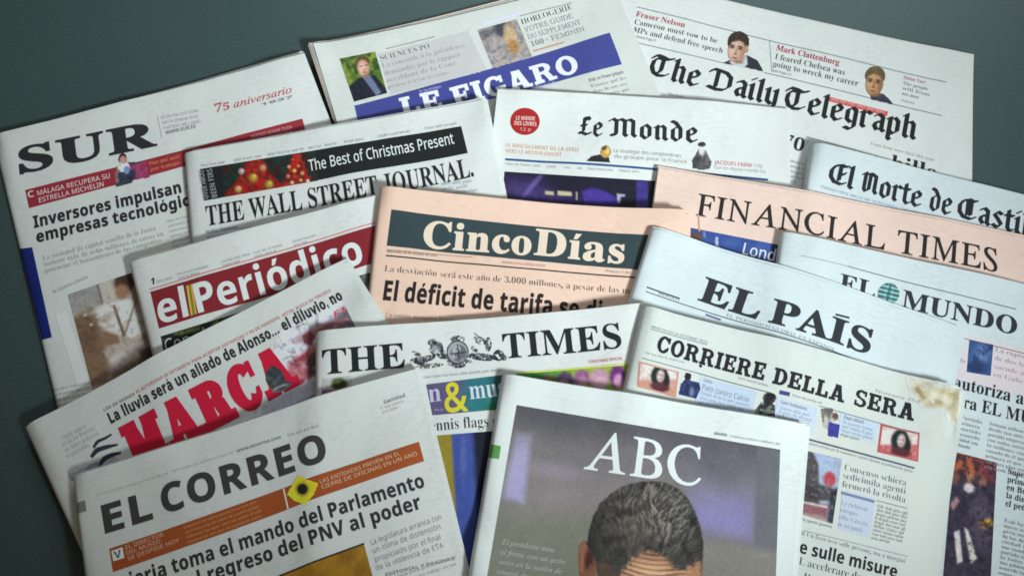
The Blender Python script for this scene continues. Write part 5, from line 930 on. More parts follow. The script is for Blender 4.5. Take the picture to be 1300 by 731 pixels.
# ---------------------------------------------------------------- a newspaper
class Newspaper:
    def __init__(self, label, tl, tr, bl, length, thick=0.0040, white=(215, 215, 212), tint=None, spine='L',
                 n_inner=6, inner=None, curls=(), seed=1, lang='es', rip=0.0022, top=0.0034, crumple=(), stain=None):
        self.label, self.white, self.lang = label, lin(white), lang
        self.rnd = random.Random(seed)
        self.alb = 0.785
        zf = lambda xy: sample(HF, xy) + thick
        c = px_on([tl, tr, bl], zf)
        self.o, self.U = c[0], c[1] - c[0]
        v = c[2] - c[0]
        self.V = v / np.linalg.norm(v) * length
        self.w, self.l = float(np.linalg.norm(self.U)), length
        self.M = np.linalg.inv(np.stack([self.U, self.V], 1))
        # ---- drape on whatever lies below
        g = np.stack([gxx.ravel(), gyy.ravel()], 1)
        st = (g - self.o) @ self.M.T
        mask = ((st[:, 0] > -.03) & (st[:, 0] < 1.03) & (st[:, 1] > -.03) & (st[:, 1] < 1.03)).reshape(NY, NX)
        ext = ((st[:, 0] > -.1) & (st[:, 0] < 1.1) & (st[:, 1] > -.1) & (st[:, 1] < 1.1)).reshape(NY, NX)
        mf = mask.astype(float)
        D = dilate(np.where(mask, HF, 0), 2)
        B = D * mf
        for sg in (0.05, 0.04, 0.03, 0.02):
            wgt = blur(mf, sg) + 1e-4
            B = np.where(mask, np.maximum(blur(B * mf, sg) / wgt, D), 0)
        wgt = blur(mf, .007) + 1e-4
        B = blur(B * mf, .007) / wgt + 0.0004
        self.B = B
        # ---- sheet grid, refined at the edges
        self.sv = self.axis(self.w)
        self.tv = self.axis(self.l)
        s, t = np.meshgrid(self.sv, self.tv)
        xy = self.o + s.reshape(-1, 1) * self.U + t.reshape(-1, 1) * self.V
        base = sample(B, xy).reshape(s.shape)
        r = np.random.RandomState(seed)
        ripple = np.zeros(s.shape)
        for k in range(5):
            fx, fy = r.uniform(-9, 9, 2)
            ripple += np.sin(fx * s * self.w / .3 * 1.6 + fy * t * self.l / .3 * 1.6 + r.uniform(0, 6.3)) / 5
        ripple = (ripple + .6) * rip
        ripple += rip * 0.55 * (fbm(s * self.w * 1000, t * self.l * 1000, 34, seed + 40) - .5)
        lift = np.zeros(s.shape)
        for cs, ct, rad, amp in curls:
            d = np.hypot((s - cs) * self.w, (t - ct) * self.l)
            lift += amp * np.exp(-(d / rad) ** 2)
        lift += top * np.exp(-(t * self.l / .022) ** 2) * (.35 + .65 * fbm(s * self.w * 1000 + 50, s * 0, 90, seed + 70))
        for cs, ct, rad, amp in crumple:
            d = np.hypot((s - cs) * self.w, (t - ct) * self.l)
            rid = 1 - 2 * np.abs(fbm(s * self.w * 1000, t * self.l * 1000, 17, seed + 90) - .5)
            lift += amp * np.exp(-(d / rad) ** 2) * (rid * 1.6 - .7).clip(0, 1)
        self.thick = thick
        self.base, self.extra = base, np.maximum(ripple, 0) + lift
        self.s, self.t = s, t
        self.Z = base + thick * self.profile(spine, .0) + self.extra * self.soft_edge(spine)
        HF[:] = np.where(mask, np.maximum(HF, np.where(mask, self.zxy(g).reshape(NY, NX), 0)), HF)
        # ---- objects
        self.angle = math.atan2(self.U[1], self.U[0])
        cx, cy = self.o + .5 * self.U + .5 * self.V
        e = bpy.data.objects.new("newspaper", None)
        e.empty_display_size = 0.05
        e.location = (cx, cy, float(base.min()))
        e.rotation_euler = (0, 0, self.angle)
        e["label"] = label
        e["category"] = "newspaper"
        e["group"] = "newspapers fanned out in a pile on the grey-green table"
        COL.objects.link(e)
        self.root = e
        ca, sa = math.cos(self.angle), math.sin(self.angle)
        self.inv = np.array([[ca, sa], [-sa, ca]])
        self.loc = np.array(e.location)
        alb = lin(tint) if tint is not None else np.array([0.80, 0.79, 0.765])
        self.pmat = paper_material("newsprint", alb, stain=stain)
        self.parts, self.blocks, self.count = {}, {}, 0
        self.sheet("front_page", xy, self.Z, self.pmat)
        # inner sheets
        inner = inner or [None] * n_inner
        for k, spec in enumerate(inner):
            f = (k + .6) / (len(inner) + .6)
            ds = self.rnd.uniform(-.0012, .0034), self.rnd.uniform(-.0034, .0018)
            mat = self.pmat
            rot = self.rnd.uniform(-.005, .005)
            if spec:
                ds, rot = spec[0], spec[1]
                if len(spec) > 2:
                    mat = paper_material("newsprint_tinted", lin(spec[2]))
            m = 3
            sub_s = np.linspace(0, 1, 34)
            sub_t = np.linspace(0, 1, 44)
            a, b = np.meshgrid(sub_s, sub_t)
            inset = .0004 if spine == 'L' and not spec else 0
            q = self.o + a.reshape(-1, 1) * self.U + b.reshape(-1, 1) * self.V
            cr, sr = math.cos(rot), math.sin(rot)
            q = (q - self.o) @ np.array([[cr, sr], [-sr, cr]]) + self.o
            q = q + self.U / self.w * (ds[0] + (.002 if spine == 'L' and not spec else 0)) - self.V / self.l * ds[1] * -1
            zz = self.base_at(q) + (self.z_ext(q) - self.base_at(q)) * f * .92
            self.sheet("inner_page", q, zz.reshape(a.shape), mat)

    @staticmethod
    def axis(L):
        e = np.array([0, .0004, .001, .0018, .0028, .004, .0055, .008])
        n = max(8, int(L / .0055))
        m = np.linspace(.0115, L - .0115, n)
        return np.concatenate([e, m, (L - e)[::-1]]) / L

    def profile(self, spine, floor):
        r = .0050
        f = np.ones(self.s.shape)
        dl, dr = self.s * self.w, (1 - self.s) * self.w
        dt, db = self.t * self.l, (1 - self.t) * self.l
        for d, name in ((dl, 'L'), (dr, 'R'), (dt, 'T'), (db, 'B')):
            x = np.clip(d / r, 0, 1)
            q = np.sqrt(np.clip(1 - (1 - x) ** 2, 0, 1))
            if name in spine:
                f *= .06 + .94 * q
            else:
                f *= .82 + .18 * sm(0, .03, d)
        return f

    def soft_edge(self, spine):
        f = np.ones(self.s.shape)
        if 'L' in spine:
            f *= sm(0, .012, self.s * self.w)
        if 'T' in spine:
            f *= sm(0, .012, self.t * self.l)
        return f

    def interp(self, grid, xy):
        st = (xy - self.o) @ self.M.T
        a = np.clip(st[:, 0], 0, 1)
        b = np.clip(st[:, 1], 0, 1)
        i = np.clip(np.searchsorted(self.sv, a, side='right') - 1, 0, len(self.sv) - 2)
        j = np.clip(np.searchsorted(self.tv, b, side='right') - 1, 0, len(self.tv) - 2)
        u = (a - self.sv[i]) / (self.sv[i + 1] - self.sv[i])
        v = (b - self.tv[j]) / (self.tv[j + 1] - self.tv[j])
        return (grid[j, i] * (1 - u) * (1 - v) + grid[j, i + 1] * u * (1 - v)
                + grid[j + 1, i] * (1 - u) * v + grid[j + 1, i + 1] * u * v)

    def zxy(self, xy):
        return self.interp(self.Z, xy)

    def base_at(self, xy):
        return self.interp(self.base, xy)

    def z_ext(self, xy):
        return self.interp(self.Z, xy)

    def local(self, xy, z):
        q = (xy - self.loc[:2]) @ self.inv.T
        return np.concatenate([q, (z - self.loc[2])[:, None]], 1)

    def link(self, name, verts, faces, mat, cols=None, smooth=True):
        me = bpy.data.meshes.new(name)
        me.from_pydata(verts.tolist(), [], faces if isinstance(faces, list) else faces.tolist())
        if smooth:
            me.polygons.foreach_set("use_smooth", [True] * len(me.polygons))
        if cols is not None:
            at = me.color_attributes.new("Col", 'FLOAT_COLOR', 'POINT')
            at.data.foreach_set("color", np.concatenate([cols, np.ones((len(cols), 1))], 1).astype(np.float32).ravel())
        me.materials.append(mat)
        me.update()
        o = bpy.data.objects.new(name, me)
        o.parent = self.root
        COL.objects.link(o)
        return o

    def sheet(self, name, xy, Z, mat):
        nt, ns = Z.shape
        v = self.local(xy, Z.ravel())
        idx = np.arange(nt * ns).reshape(nt, ns)
        f = np.stack([idx[:-1, :-1], idx[1:, :-1], idx[1:, 1:], idx[:-1, 1:]], -1).reshape(-1, 4)
        return self.link(name, v, f, mat)

    # ---- print -------------------------------------------------------
    def col(self, rgb):
        """photo colour under this page's light -> reflectance"""
        return np.clip(lin(np.clip(rgb, 0, 255)) / self.white * self.alb, 0.012, 0.9)

    def w2(self, px):
        return px_on(px, self.zxy)

    def add(self, part, P, T, C, lvl, long=True):
        """P world xy"""
        if not len(T):
            return
        C = np.broadcast_to(np.asarray(C, float), (len(P), 3)) if np.ndim(C) == 1 else C
        if long:
            P, T, C = split_long(P, T, C, .0055)
        st = (P - self.o) @ self.M.T
        keep = ((st > -.001) & (st < 1.001)).all(1)
        T = T[keep[T].any(1)]
        if not len(T):
            return
        st = np.clip(st, 0.0005, 0.9995)
        P = self.o + st[:, :1] * self.U + st[:, 1:] * self.V
        # consistent facing
        a, b, c = P[T[:, 0]], P[T[:, 1]], P[T[:, 2]]
        cr = (b[:, 0] - a[:, 0]) * (c[:, 1] - a[:, 1]) - (b[:, 1] - a[:, 1]) * (c[:, 0] - a[:, 0])
        T = np.where((cr < 0)[:, None], T[:, [0, 2, 1]], T)
        T = T[np.abs(cr) > 1e-13]
        z = self.zxy(P) + .00012 + .00009 * lvl
        d = self.parts.setdefault(part, [[], [], [], 0])
        d[0].append(self.local(P, z))
        d[1].append(T + d[3])
        d[2].append(C)
        d[3] += len(P)

    def text(self, part, s, A, B, cap, font='sansb', col=(40, 40, 42), lvl=2, off=0.0, track=0.0, shear=0.0, sc=None, nat=False, arc=0.0):
        V, T, W = layout(s, font, off, track, sc)
        if not len(T):
            return
        A, B = np.array(A, float), np.array(B, float)
        if part in ('headline', 'small_print', 'banner_text'):      # a new block of copy is a new part
            last = self.blocks.get(part)
            if last is None or np.hypot(*(A - last[0])) > 3 * cap + 4:
                self.count += 1
                last = [A, '%s#%d' % (part, self.count)]
            last[0] = A
            self.blocks[part] = last
            part = last[1]
        d = B - A
        n = np.array([d[1], -d[0]]) / (np.hypot(*d) + 1e-9)
        q = self.w2([A, B, A + n * cap])
        ex = q[1] - q[0]
        L = float(np.linalg.norm(ex))
        ex = ex / L
        ey = np.array([-ex[1], ex[0]])
        ch = float((q[2] - q[0]) @ ey)
        ky = ch / 480.0
        kx = ky if nat else L / W
        X = V[:, 0] * kx + V[:, 1] * ky * shear
        Y = V[:, 1] * ky
        if arc:
            u = X / L
            Y = Y + arc * ch * 4 * u * (1 - u)
        P = q[0] + X[:, None] * ex + Y[:, None] * ey
        C = self.col(col)
        if cap < 7 and C.mean() < .4:          # fine type prints greyer
            C = C * .74 + .26 * self.alb
        self.add(part, P, T, C, lvl, long=ch > .006)

    def lines(self, part, A, B, n, gap, cap, col=(122, 122, 125), font='sans', lvl=2, rag=.12, off=0.0, upper=False, last=.6, end=None):
        """n rows of body copy; gap = px vector or distance between rows"""
        A, B = np.array(A, float), np.array(B, float)
        d = B - A
        nn = np.array([-d[1], d[0]]) / np.hypot(*d)
        dn = nn * gap if np.isscalar(gap) else np.array(gap, float)
        for k in range(n):
            L = np.hypot(*d)
            fr = 1 - self.rnd.random() * rag
            if k == n - 1 and n > 1:
                fr = last
            want = L * fr / (cap * .74)
            s = ''
            while len(s) < want - 2:
                s += (' ' if s else '') + self.rnd.choice(WORDS[self.lang])
            s = s[:max(3, int(want) + 2)].strip()
            if k == 0:
                s = s[0].upper() + s[1:]
            if upper:
                s = s.upper()
            a = A + dn * k
            self.text(part, s, a, a + d * fr, cap, font, col, lvl, off)

    def poly(self, part, pts, col, lvl=1):
        pts = [np.array(p, float) for p in pts]
        w = self.w2(pts)
        v, t = tess([w])
        self.add(self.own(part), w, t, self.col(col), lvl)

    def own(self, part):
        """a piece that is a part by itself (panel, picture, strip); crest and masthead pieces stay together"""
        if part in ('crest', 'masthead', 'small_print'):
            return part
        self.count += 1
        return '%s#%d' % (part, self.count)

    def quad(self, part, tl, tr, br, bl, col, lvl=1):
        self.poly(part, (tl, tr, br, bl), col, lvl)

    def rule(self, part, A, B, th, col=(60, 60, 64), lvl=2):
        A, B = np.array(A, float), np.array(B, float)
        d = B - A
        n = np.array([-d[1], d[0]]) / np.hypot(*d) * th / 2
        self.poly(part, (A - n, B - n, B + n, A + n), col, lvl)

    def disc(self, part, cx, cy, rx, ry, col, lvl=1, rot=0, n=28):
        a = np.linspace(0, 2 * math.pi, n, endpoint=False)
        r = math.radians(rot)
        x, y = rx * np.cos(a), ry * np.sin(a)
        self.poly(part, list(zip(cx + x * math.cos(r) - y * math.sin(r), cy + x * math.sin(r) + y * math.cos(r))), col, lvl)

    def curve(self, part, pts, widths, col, lvl=2):
        """tapered brush stroke through px points (one stroke = strip of quads)"""
        p = np.array(pts, float)
        n = len(p)
        tt = np.linspace(0, n - 1, (n - 1) * 6 + 1)
        xs = np.stack([np.interp(tt, range(n), p[:, k]) for k in (0, 1)], 1)
        for _ in range(3):
            ys = xs.copy()
            ys[1:-1] = (xs[:-2] + 2 * xs[1:-1] + xs[2:]) / 4
            xs = ys
        w = np.interp(tt, np.linspace(0, n - 1, len(widths)), widths)
        d = np.gradient(xs, axis=0)
        nn = np.stack([-d[:, 1], d[:, 0]], 1) / (np.linalg.norm(d, axis=1)[:, None] + 1e-9)
        a, b = xs + nn * w[:, None] / 2, xs - nn * w[:, None] / 2
        P = self.w2(np.concatenate([a, b]))
        m = len(xs)
        i = np.arange(m - 1)
        T = np.concatenate([np.stack([i, i + 1, i + m], 1), np.stack([i + 1, i + m + 1, i + m], 1)])
        self.add(part, P, T, self.col(col), lvl, long=False)

    def picture(self, part, tl, tr, br, bl, fn, step=1.5, lvl=1, cut=None, lift=None):
        """printed picture: a grid of coloured points; fn(X, Y) -> rgb in photo pixels"""
        tl, tr, br, bl = [np.array(p, float) for p in (tl, tr, br, bl)]
        nu = max(2, int(max(np.hypot(*(tr - tl)), np.hypot(*(br - bl))) / step))
        nv = max(2, int(max(np.hypot(*(bl - tl)), np.hypot(*(br - tr))) / step))
        u, v = np.meshgrid(np.linspace(0, 1, nu + 1), np.linspace(0, 1, nv + 1))
        u, v = u[..., None], v[..., None]
        px = tl * (1 - u) * (1 - v) + tr * u * (1 - v) + br * u * v + bl * (1 - u) * v
        X, Y = px[..., 0], px[..., 1]
        r = fn(X, Y)
        rgb = r.c if isinstance(r, Paint) else r
        idx = np.arange(X.size).reshape(X.shape)
        T = np.concatenate([np.stack([idx[:-1, :-1], idx[1:, :-1], idx[1:, 1:]], -1).reshape(-1, 3),
                            np.stack([idx[:-1, :-1], idx[1:, 1:], idx[:-1, 1:]], -1).reshape(-1, 3)])
        if cut is not None:
            k = cut(X, Y).ravel() > .5
            T = T[k[T].all(1)]
        self.add(self.own(part), self.w2(px.reshape(-1, 2)), T, self.col(rgb.reshape(-1, 3)), lvl, long=False)

    def done(self):
        for name, (v, t, c, _) in self.parts.items():
            self.link(name.split('#')[0], np.concatenate(v), np.concatenate(t), INK, np.concatenate(c))


# ---------------------------------------------------------------- the table
tm = bpy.data.meshes.new("tabletop")
tm.from_pydata([(-2.2, -1.8, 0), (2.2, -1.8, 0), (2.2, 2.2, 0), (-2.2, 2.2, 0)], [], [(0, 1, 2, 3)])
tm.materials.append(table_material())
table = bpy.data.objects.new("tabletop", tm)
table["kind"] = "structure"
table["label"] = "smooth matt grey-green tabletop under the newspapers"
COL.objects.link(table)

BLK = (38, 38, 40)

# ================================================================= 1  three-letter masthead, blue bar
n = Newspaper("newspaper with fat wide three-letter black masthead, crimson strip and blue bar on its left edge",
              (-10, 175), (386, 73), (71, 516), 0.46, 0.0045, (184, 188, 182), lang='es', spine='L', seed=3,
              curls=[(1, 0, .05, .004), (0, 0, .06, .002)],
              inner=[((.001, .001), 0), ((.002, -.001), .002), None, ((.0005, .0002), .022), ((.0015, .0006), .012), None])
n.text('masthead', 'SUR', (25, 220.5), (200, 184.5), 33, 'serif', BLK, off=14)
n.rule('rule_line', (200, 148), (206, 176), 1, (150, 150, 150))
n.lines('small_print', (205, 151.5), (255, 142), 3, (1.6, 6.8), 4, (140, 140, 138), upper=True, rag=.1, last=.95)
n.text('small_print', 'WWW.SUR.ES', (210.5, 171), (249, 162.5), 4.2, 'sansb', (50, 50, 50))
n.text('anniversary_mark', '75 aniversario', (273, 143.5), (371, 118), 9, 'ital', (168, 66, 72), off=3, shear=.1, sc={'7': 1.2})
n.text('anniversary_mark', '1937', (332, 135), (372, 124.5), 3.2, 'sansb', (70, 60, 60))
n.quad('banner', (32, 241.5), (384, 151), (388.5, 168.5), (37, 264.5), (132, 40, 48))
n.text('banner_text', 'C', (36, 251.5), (43.5, 249.5), 8, 'sansb', (206, 178, 174))
n.text('banner_text', 'MÁLAGA RECUPERA SU', (48, 248.5), (140, 226), 6, 'sans', (206, 178, 174), off=6)
n.text('banner_text', 'ESTRELLA MICHELIN', (50, 257.5), (132, 236.5), 6, 'sans', (206, 178, 174), off=6)
n.lines('banner_text', (190, 210), (230, 200), 2, (2, 7.5), 4, (196, 130, 70), rag=.05, last=.9)
n.lines('banner_text', (320, 176), (372, 163), 2, (2, 6), 4, (190, 140, 140), upper=True, rag=.05, last=.95)


def chef(X, Y):
    p = Paint(X, Y, (60, 50, 55))
    p.put((138, 52, 86), inside(X, Y, [(160, 212), (186, 205), (190, 226), (170, 230)]))
    p.ell((215, 215, 225), 157, 214, 8, 9, 10)
    p.ell((120, 90, 90), 149, 224, 5, 9, 10)
    p.poly((45, 50, 62), [(150, 220), (172, 214), (172, 236), (152, 236)])
    p.ell((110, 130, 165), 161, 216, 4, 5)
    p.ell((60, 42, 40), 156, 200, 5.6, 6.5)
    p.ell((176, 128, 108), 156.5, 203.5, 4.2, 5)
    return p.grain(40, 5, 8)


n.picture('photograph', (142, 195), (190, 184), (194, 228), (148, 240), chef, 1.2, 3,
          cut=lambda X, Y: np.maximum(np.maximum(ell(X, Y, 156, 202, 6, 8), inside(X, Y, [(146, 214), (160, 206), (186, 205), (191, 226), (170, 229), (168, 233), (148, 238), (143, 232)])), 0))
n.text('headline', 'Inversores impulsan el', (43.5, 289.5), (252, 239), 14.5, 'sansb', BLK, off=14)
n.text('headline', 'empresas tecnológicas', (47, 308), (262, 255.5), 14, 'sansb', BLK, off=14)
n.text('small_print', 'La sociedad de capital semilla de la Junta', (55, 330.5), (198, 292), 6, 'serif', (120, 118, 114), off=-8)
n.text('small_print', 'invierte más de ocho millones de euros en', (56, 338.5), (208, 299), 6, 'serif', (120, 118, 114), off=-8)
n.text('small_print', 'potenciar el lanzamiento de las compañías', (58, 346.5), (206, 307), 6, 'serif', (120, 118, 114), off=-8)
n.lines('small_print', (212, 283), (245, 274.5), 6, (1.6, 6.3), 3.2, (130, 128, 124))
n.text('small_print', 'De izquierda a derecha', (68, 372.5), (112, 353), 4, 'sans', (110, 108, 104))


def lab(X, Y):
    p = Paint(X, Y, (158, 148, 132))
    p.poly((140, 138, 132), [(84, 374), (122, 358), (130, 384), (92, 400)], 3)
    p.poly((104, 102, 98), [(121, 358), (124, 357), (132, 385), (129, 387)], 2)
    p.poly((172, 166, 152), [(126, 356), (150, 344), (156, 372), (132, 388)], 5)
    p.poly((112, 88, 66), [(92, 404), (118, 392), (134, 440), (140, 486), (112, 492)], 10)
    p.put((92, 70, 52), ell(X, Y, 112, 420, 14, 22, 14, .6) * .7)
    # white coat and rolled sleeves
    p.poly((196, 192, 184), [(112, 398), (136, 384), (160, 380), (186, 392), (190, 424), (164, 430), (140, 420), (118, 408)], 7)
    p.poly((210, 206, 198), [(150, 384), (166, 380), (178, 420), (160, 430)], 6, .8)
    p.poly((104, 84, 66), [(143, 388), (146, 387), (160, 426), (156, 428)], 2)
    p.poly((110, 92, 74), [(171, 382), (174, 382), (160, 424), (157, 424)], 2, .8)
    p.put((150, 138, 122), ell(X, Y, 134, 404, 12, 5, -30, .6) * .7)
    p.poly((124, 96, 72), [(130, 420), (150, 426), (152, 436), (128, 440)], 5)
    p.put((86, 66, 50), ell(X, Y, 118, 406, 7, 9, 20, .5) * .7)
    for x, y in ((108, 400), (116, 412), (124, 402), (131, 412)):
        p.ell((196, 180, 160), x, y, 2.6, 1.8, -30, .5, .8)
    # head bent over
    p.ell((66, 48, 38), 158, 358, 13, 13, 0, .22).ell((142, 102, 80), 155, 370, 9, 9, 0, .35).ell((60, 44, 36), 164, 352, 10, 9, 0, .4)
    # table with glassware
    p.poly((164, 154, 140), [(132, 446), (186, 420), (206, 444), (150, 482)], 7)
    p.poly((184, 176, 164), [(140, 456), (182, 432), (186, 440), (146, 466)], 5, .8)
    p.poly((88, 72, 60), [(140, 474), (190, 446), (214, 470), (150, 505)], 9)
    p.poly((58, 46, 40), [(176, 446), (200, 434), (206, 462), (186, 468)], 6, .7)
    return p.noise((120, 100, 82), 6, 37, .55, .68, .35).grain(30, 2.6, 5)


n.picture('photograph', (86, 374), (206, 333), (246, 462), (118, 496), lab)
n.picture('blue_bar', (20.5, 316.5), (41, 314), (66, 428), (49.5, 432.5), lambda X, Y: Paint(X, Y, (12, 34, 96)).grain(8, 6, 5), .9, 1)
n.quad('caption_box', (70, 398), (84, 394), (112, 486), (98, 489), (200, 197, 188), 1)
n.lines('small_print', (60, 500), (120, 485), 6, (2, 6.5), 3.4, (120, 118, 114))
n.done()

# ================================================================= 2  blackletter broadsheet at the back
n = Newspaper("broadsheet with black gothic three-word masthead and two cut-out portraits along its top",
              (786, -28.5), (1232, 76), (748, 215), 0.36, 0.004, (224, 229, 232), lang='en', spine='', seed=5,
              curls=[(1, 0, .06, .008), (.72, 0, .05, -.001)], n_inner=5)
T2 = (70, 70, 74)
n.rule('rule_line', (809, 9.5), (1201, 104.5), 1.1, (130, 140, 150))
n.rule('rule_line', (801, 53), (921, 81), 1, (125, 130, 138))
n.rule('rule_line', (970, 92.5), (1195, 147), 1, (125, 130, 138))
n.text('headline', 'Fraser Nelson', (807, 21), (869, 35.5), 7, 'serif', (178, 58, 88))
n.text('headline', 'Cameron must vow to be', (805, 31), (910, 55.5), 7, 'serif', T2, off=-8)
n.text('headline', 'MPs and defend free speech', (803.5, 41), (917, 68), 7, 'serif', T2, off=-8)
n.text('small_print', 'Comment Page 21', (803, 47.5), (832, 54), 3.4, 'sans', (90, 90, 95))
n.rule('rule_line', (977, 51), (980, 92), .8, (160, 165, 172))
n.text('headline', 'Mark Clattenburg', (985, 64), (1065, 83.5), 7.5, 'serif', (178, 58, 88))
n.text('headline', 'I feared Chelsea was', (983.5, 75), (1072, 96), 7.5, 'serif', T2, off=-8)
n.text('headline', 'going to wreck my career', (981, 84.5), (1089, 110), 7.5, 'serif', T2, off=-8)
n.text('small_print', 'Sport Pages 2-3', (980, 91), (1004, 97), 3.2, 'sans', (90, 90, 95))
n.text('small_print', 'Helen Yarr', (1147, 100.5), (1175, 107), 4.5, 'serif', (178, 70, 96))
n.lines('small_print', (1146, 107.5), (1182, 116.5), 3, (-.6, 6.6), 4.5, T2, 'serif', rag=.2, off=-8)
n.text('small_print', 'Features', (1144, 129), (1161, 133), 3.2, 'sans', (130, 130, 135))


def man_a(X, Y):
    p = Paint(X, Y, (50, 48, 62))
    p.poly((206, 212, 220), [(926, 80), (932, 72), (948, 70), (949, 82), (941, 91)], 2.5)
    p.poly((150, 140, 140), [(930, 74), (944, 74), (942, 80), (934, 82)], 4, .8)
    p.ell((58, 46, 40), 937.5, 54, 14.5, 14.5, 8, .14)
    p.ell((198, 154, 134), 948, 63, 2.6, 4.5, 8, .3)
    p.ell((204, 160, 140), 934.8, 65, 11.2, 15, 10, .16)
    p.ell((224, 188, 170), 931.5, 64, 6.5, 11, 10, .8)
    p.ell((170, 124, 106), 943, 70, 4, 9, 14, .8, .6)
    p.poly((56, 44, 38), [(922, 60), (924, 48), (934, 42), (948, 46), (950, 58), (946, 55), (938, 52), (929, 54), (925, 61)], 3)
    p.put((74, 60, 52), ell(X, Y, 938.5, 46, 12, 6, 8, .4) * sm(.5, .62, nz(X, Y, 2.6, 401, ax=.7, ay=2)) * .8)
    for x, y in ((929.4, 60.2), (939.6, 62.2)):
        p.ell((150, 112, 96), x, y, 4, 2.6, 12, .5, .7)
        p.ell((62, 44, 40), x, y - 2.2, 3.6, .9, 14, .3, .9)
        p.ell((48, 36, 36), x, y + .3, 1.9, 1.0, 12, .3, .95)
    p.poly((164, 116, 98), [(934.6, 62), (936.4, 62.5), (935.4, 69.6), (931.6, 68.6)], 1.4, .7)
    p.ell((128, 84, 72), 933.4, 69.4, 2.4, .8, 12, .4, .9)
    p.ell((142, 74, 70), 932.6, 74, 3.8, 1.0, 12, .35, .95).ell((206, 150, 136), 932.2, 75.8, 3, .9, 12, .5, .8)
    p.ell((158, 112, 94), 937, 79, 6, 2, 12, .6, .8)
    return p.grain(12, 4, 2)


CUT_A = lambda X, Y: np.maximum.reduce([ell(X, Y, 937.5, 54, 14.2, 14, 8, .05), ell(X, Y, 935, 65, 11.4, 15.4, 10, .05), ell(X, Y, 948, 63, 2.6, 5, 8, .05), inside(X, Y, [(918, 80), (930, 75), (948, 70), (962, 77), (970, 92), (944, 86), (921, 82)])])
n.picture('portrait', (912, 34), (974, 38), (974, 96), (912, 86), man_a, .8, 3, cut=CUT_A)


def man_b(X, Y):
    p = Paint(X, Y, (60, 54, 80))
    p.ell((112, 92, 66), 1111, 97, 13.5, 13, 8, .14)
    p.ell((186, 140, 102), 1110, 107, 11.5, 15.5, 8, .16)
    p.ell((208, 164, 122), 1107.5, 105, 7, 10, 8, .8)
    p.ell((140, 100, 72), 1118, 110, 4, 10, 8, .8, .7)
    p.poly((106, 86, 58), [(1097, 104), (1099, 92), (1107, 86), (1119, 88), (1124, 98), (1122, 104), (1117, 97), (1109, 94), (1102, 97), (1099, 104)], 3)
    p.put((128, 106, 74), ell(X, Y, 1112, 89, 11, 5, 8, .4) * sm(.5, .62, nz(X, Y, 2.6, 407, ax=.7, ay=2)) * .8)
    for x, y in ((1104.6, 102.8), (1114.4, 104.6)):
        p.ell((138, 100, 72), x, y, 4, 2.6, 10, .5, .7)
        p.ell((76, 54, 40), x, y - 2.2, 3.4, .9, 12, .3, .9)
        p.ell((54, 40, 34), x, y + .3, 1.8, 1.0, 10, .3, .95)
    p.poly((150, 104, 76), [(1109.4, 104), (1111.2, 104.4), (1110.4, 111.4), (1106.6, 110.6)], 1.4, .7)
    p.ell((118, 78, 60), 1108.4, 111.6, 2.4, .8, 10, .4, .9)
    p.ell((126, 74, 62), 1108, 116.2, 3.8, 1.0, 10, .35, .95)
    p.ell((140, 100, 76), 1111, 121, 6, 2, 10, .6, .8)
    return p.grain(12, 4, 12)


CUT_B = lambda X, Y: np.maximum.reduce([ell(X, Y, 1111, 97, 13.2, 12.6, 8, .05), ell(X, Y, 1110, 107, 11.6, 15.6, 8, .05), inside(X, Y, [(1103, 118), (1121, 119), (1129, 126), (1135, 134), (1106, 127)])])
n.picture('portrait', (1094, 82), (1138, 84), (1138, 138), (1094, 130), man_b, .8, 3, cut=CUT_B)
for s, a, b in (('The', (820, 95), (886, 111.5)), ('Daily', (894, 112.5), (985, 135)), ('Telegraph', (992, 137), (1163, 178))):
    n.text('masthead', s, a, b, 29, 'black', (34, 34, 36), off=7)
n.quad('label_strip', (1052, 123), (1127.5, 142), (1126, 148), (1051, 128.5), (214, 92, 92), 1)
n.lines('small_print', (1055, 127.5), (1122, 144.5), 1, 5, 3.2, (240, 205, 205), upper=True, rag=0)
n.lines('small_print', (848, 121), (868, 125), 1, 5, 3, (120, 120, 125))
n.text('headline', 'in 70', (962, 178), (1019, 193), 17, 'serif', (36, 36, 40))
n.rule('rule_line', (1024, 174), (1128, 203), 1, (125, 130, 138))
n.lines('small_print', (1105, 184), (1186, 205), 1, 5, 4, (150, 152, 156), 'serif', rag=0, off=-6)
n.text('headline', 'bills', (1130, 215), (1186, 229), 20, 'serif', (36, 36, 40))
n.lines('small_print', (1003, 206), (1024, 211), 5, (-1.4, 6), 3.4, (120, 120, 125))
n.done()

# ================================================================= 3  blue-violet banner
n = Newspaper("newspaper with white slab capitals on a violet-blue banner and pinkish inner sheets showing behind it",
              (400, 64), (775, -25), (430, 162), 0.38, 0.005, (216, 224, 219), tint=(219, 218, 213), lang='fr', spine='', seed=8,
              inner=[((-.006, -.001), .035, (206, 224, 204)), ((-.0055, -.003), .028, (238, 212, 198)),
                     ((-.004, -.004), .022, (236, 214, 202)), ((-.0022, -.002), .012)])
n.quad('banner', (450, 134.5), (774, 42), (789.5, 82), (457, 165), (66, 73, 142))
n.text('masthead', 'LE', (512, 149.5), (563, 138.5), 25, 'slab', (232, 234, 236), track=30, lvl=3)
n.text('masthead', 'FIGARO', (578, 136), (737, 91), 25, 'slab', (232, 234, 236), track=30, lvl=3)
n.text('small_print', 'le quotidien', (533, 118), (560, 112), 3.4, 'sans', (190, 190, 225), lvl=3)
n.text('small_print', 'lefigaro.fr', (676, 114), (706, 106.5), 3.4, 'sans', (200, 200, 228), lvl=3)
n.quad('panel', (480, 69), (594, 40), (619, 90), (497, 120), (194, 196, 192), 1)


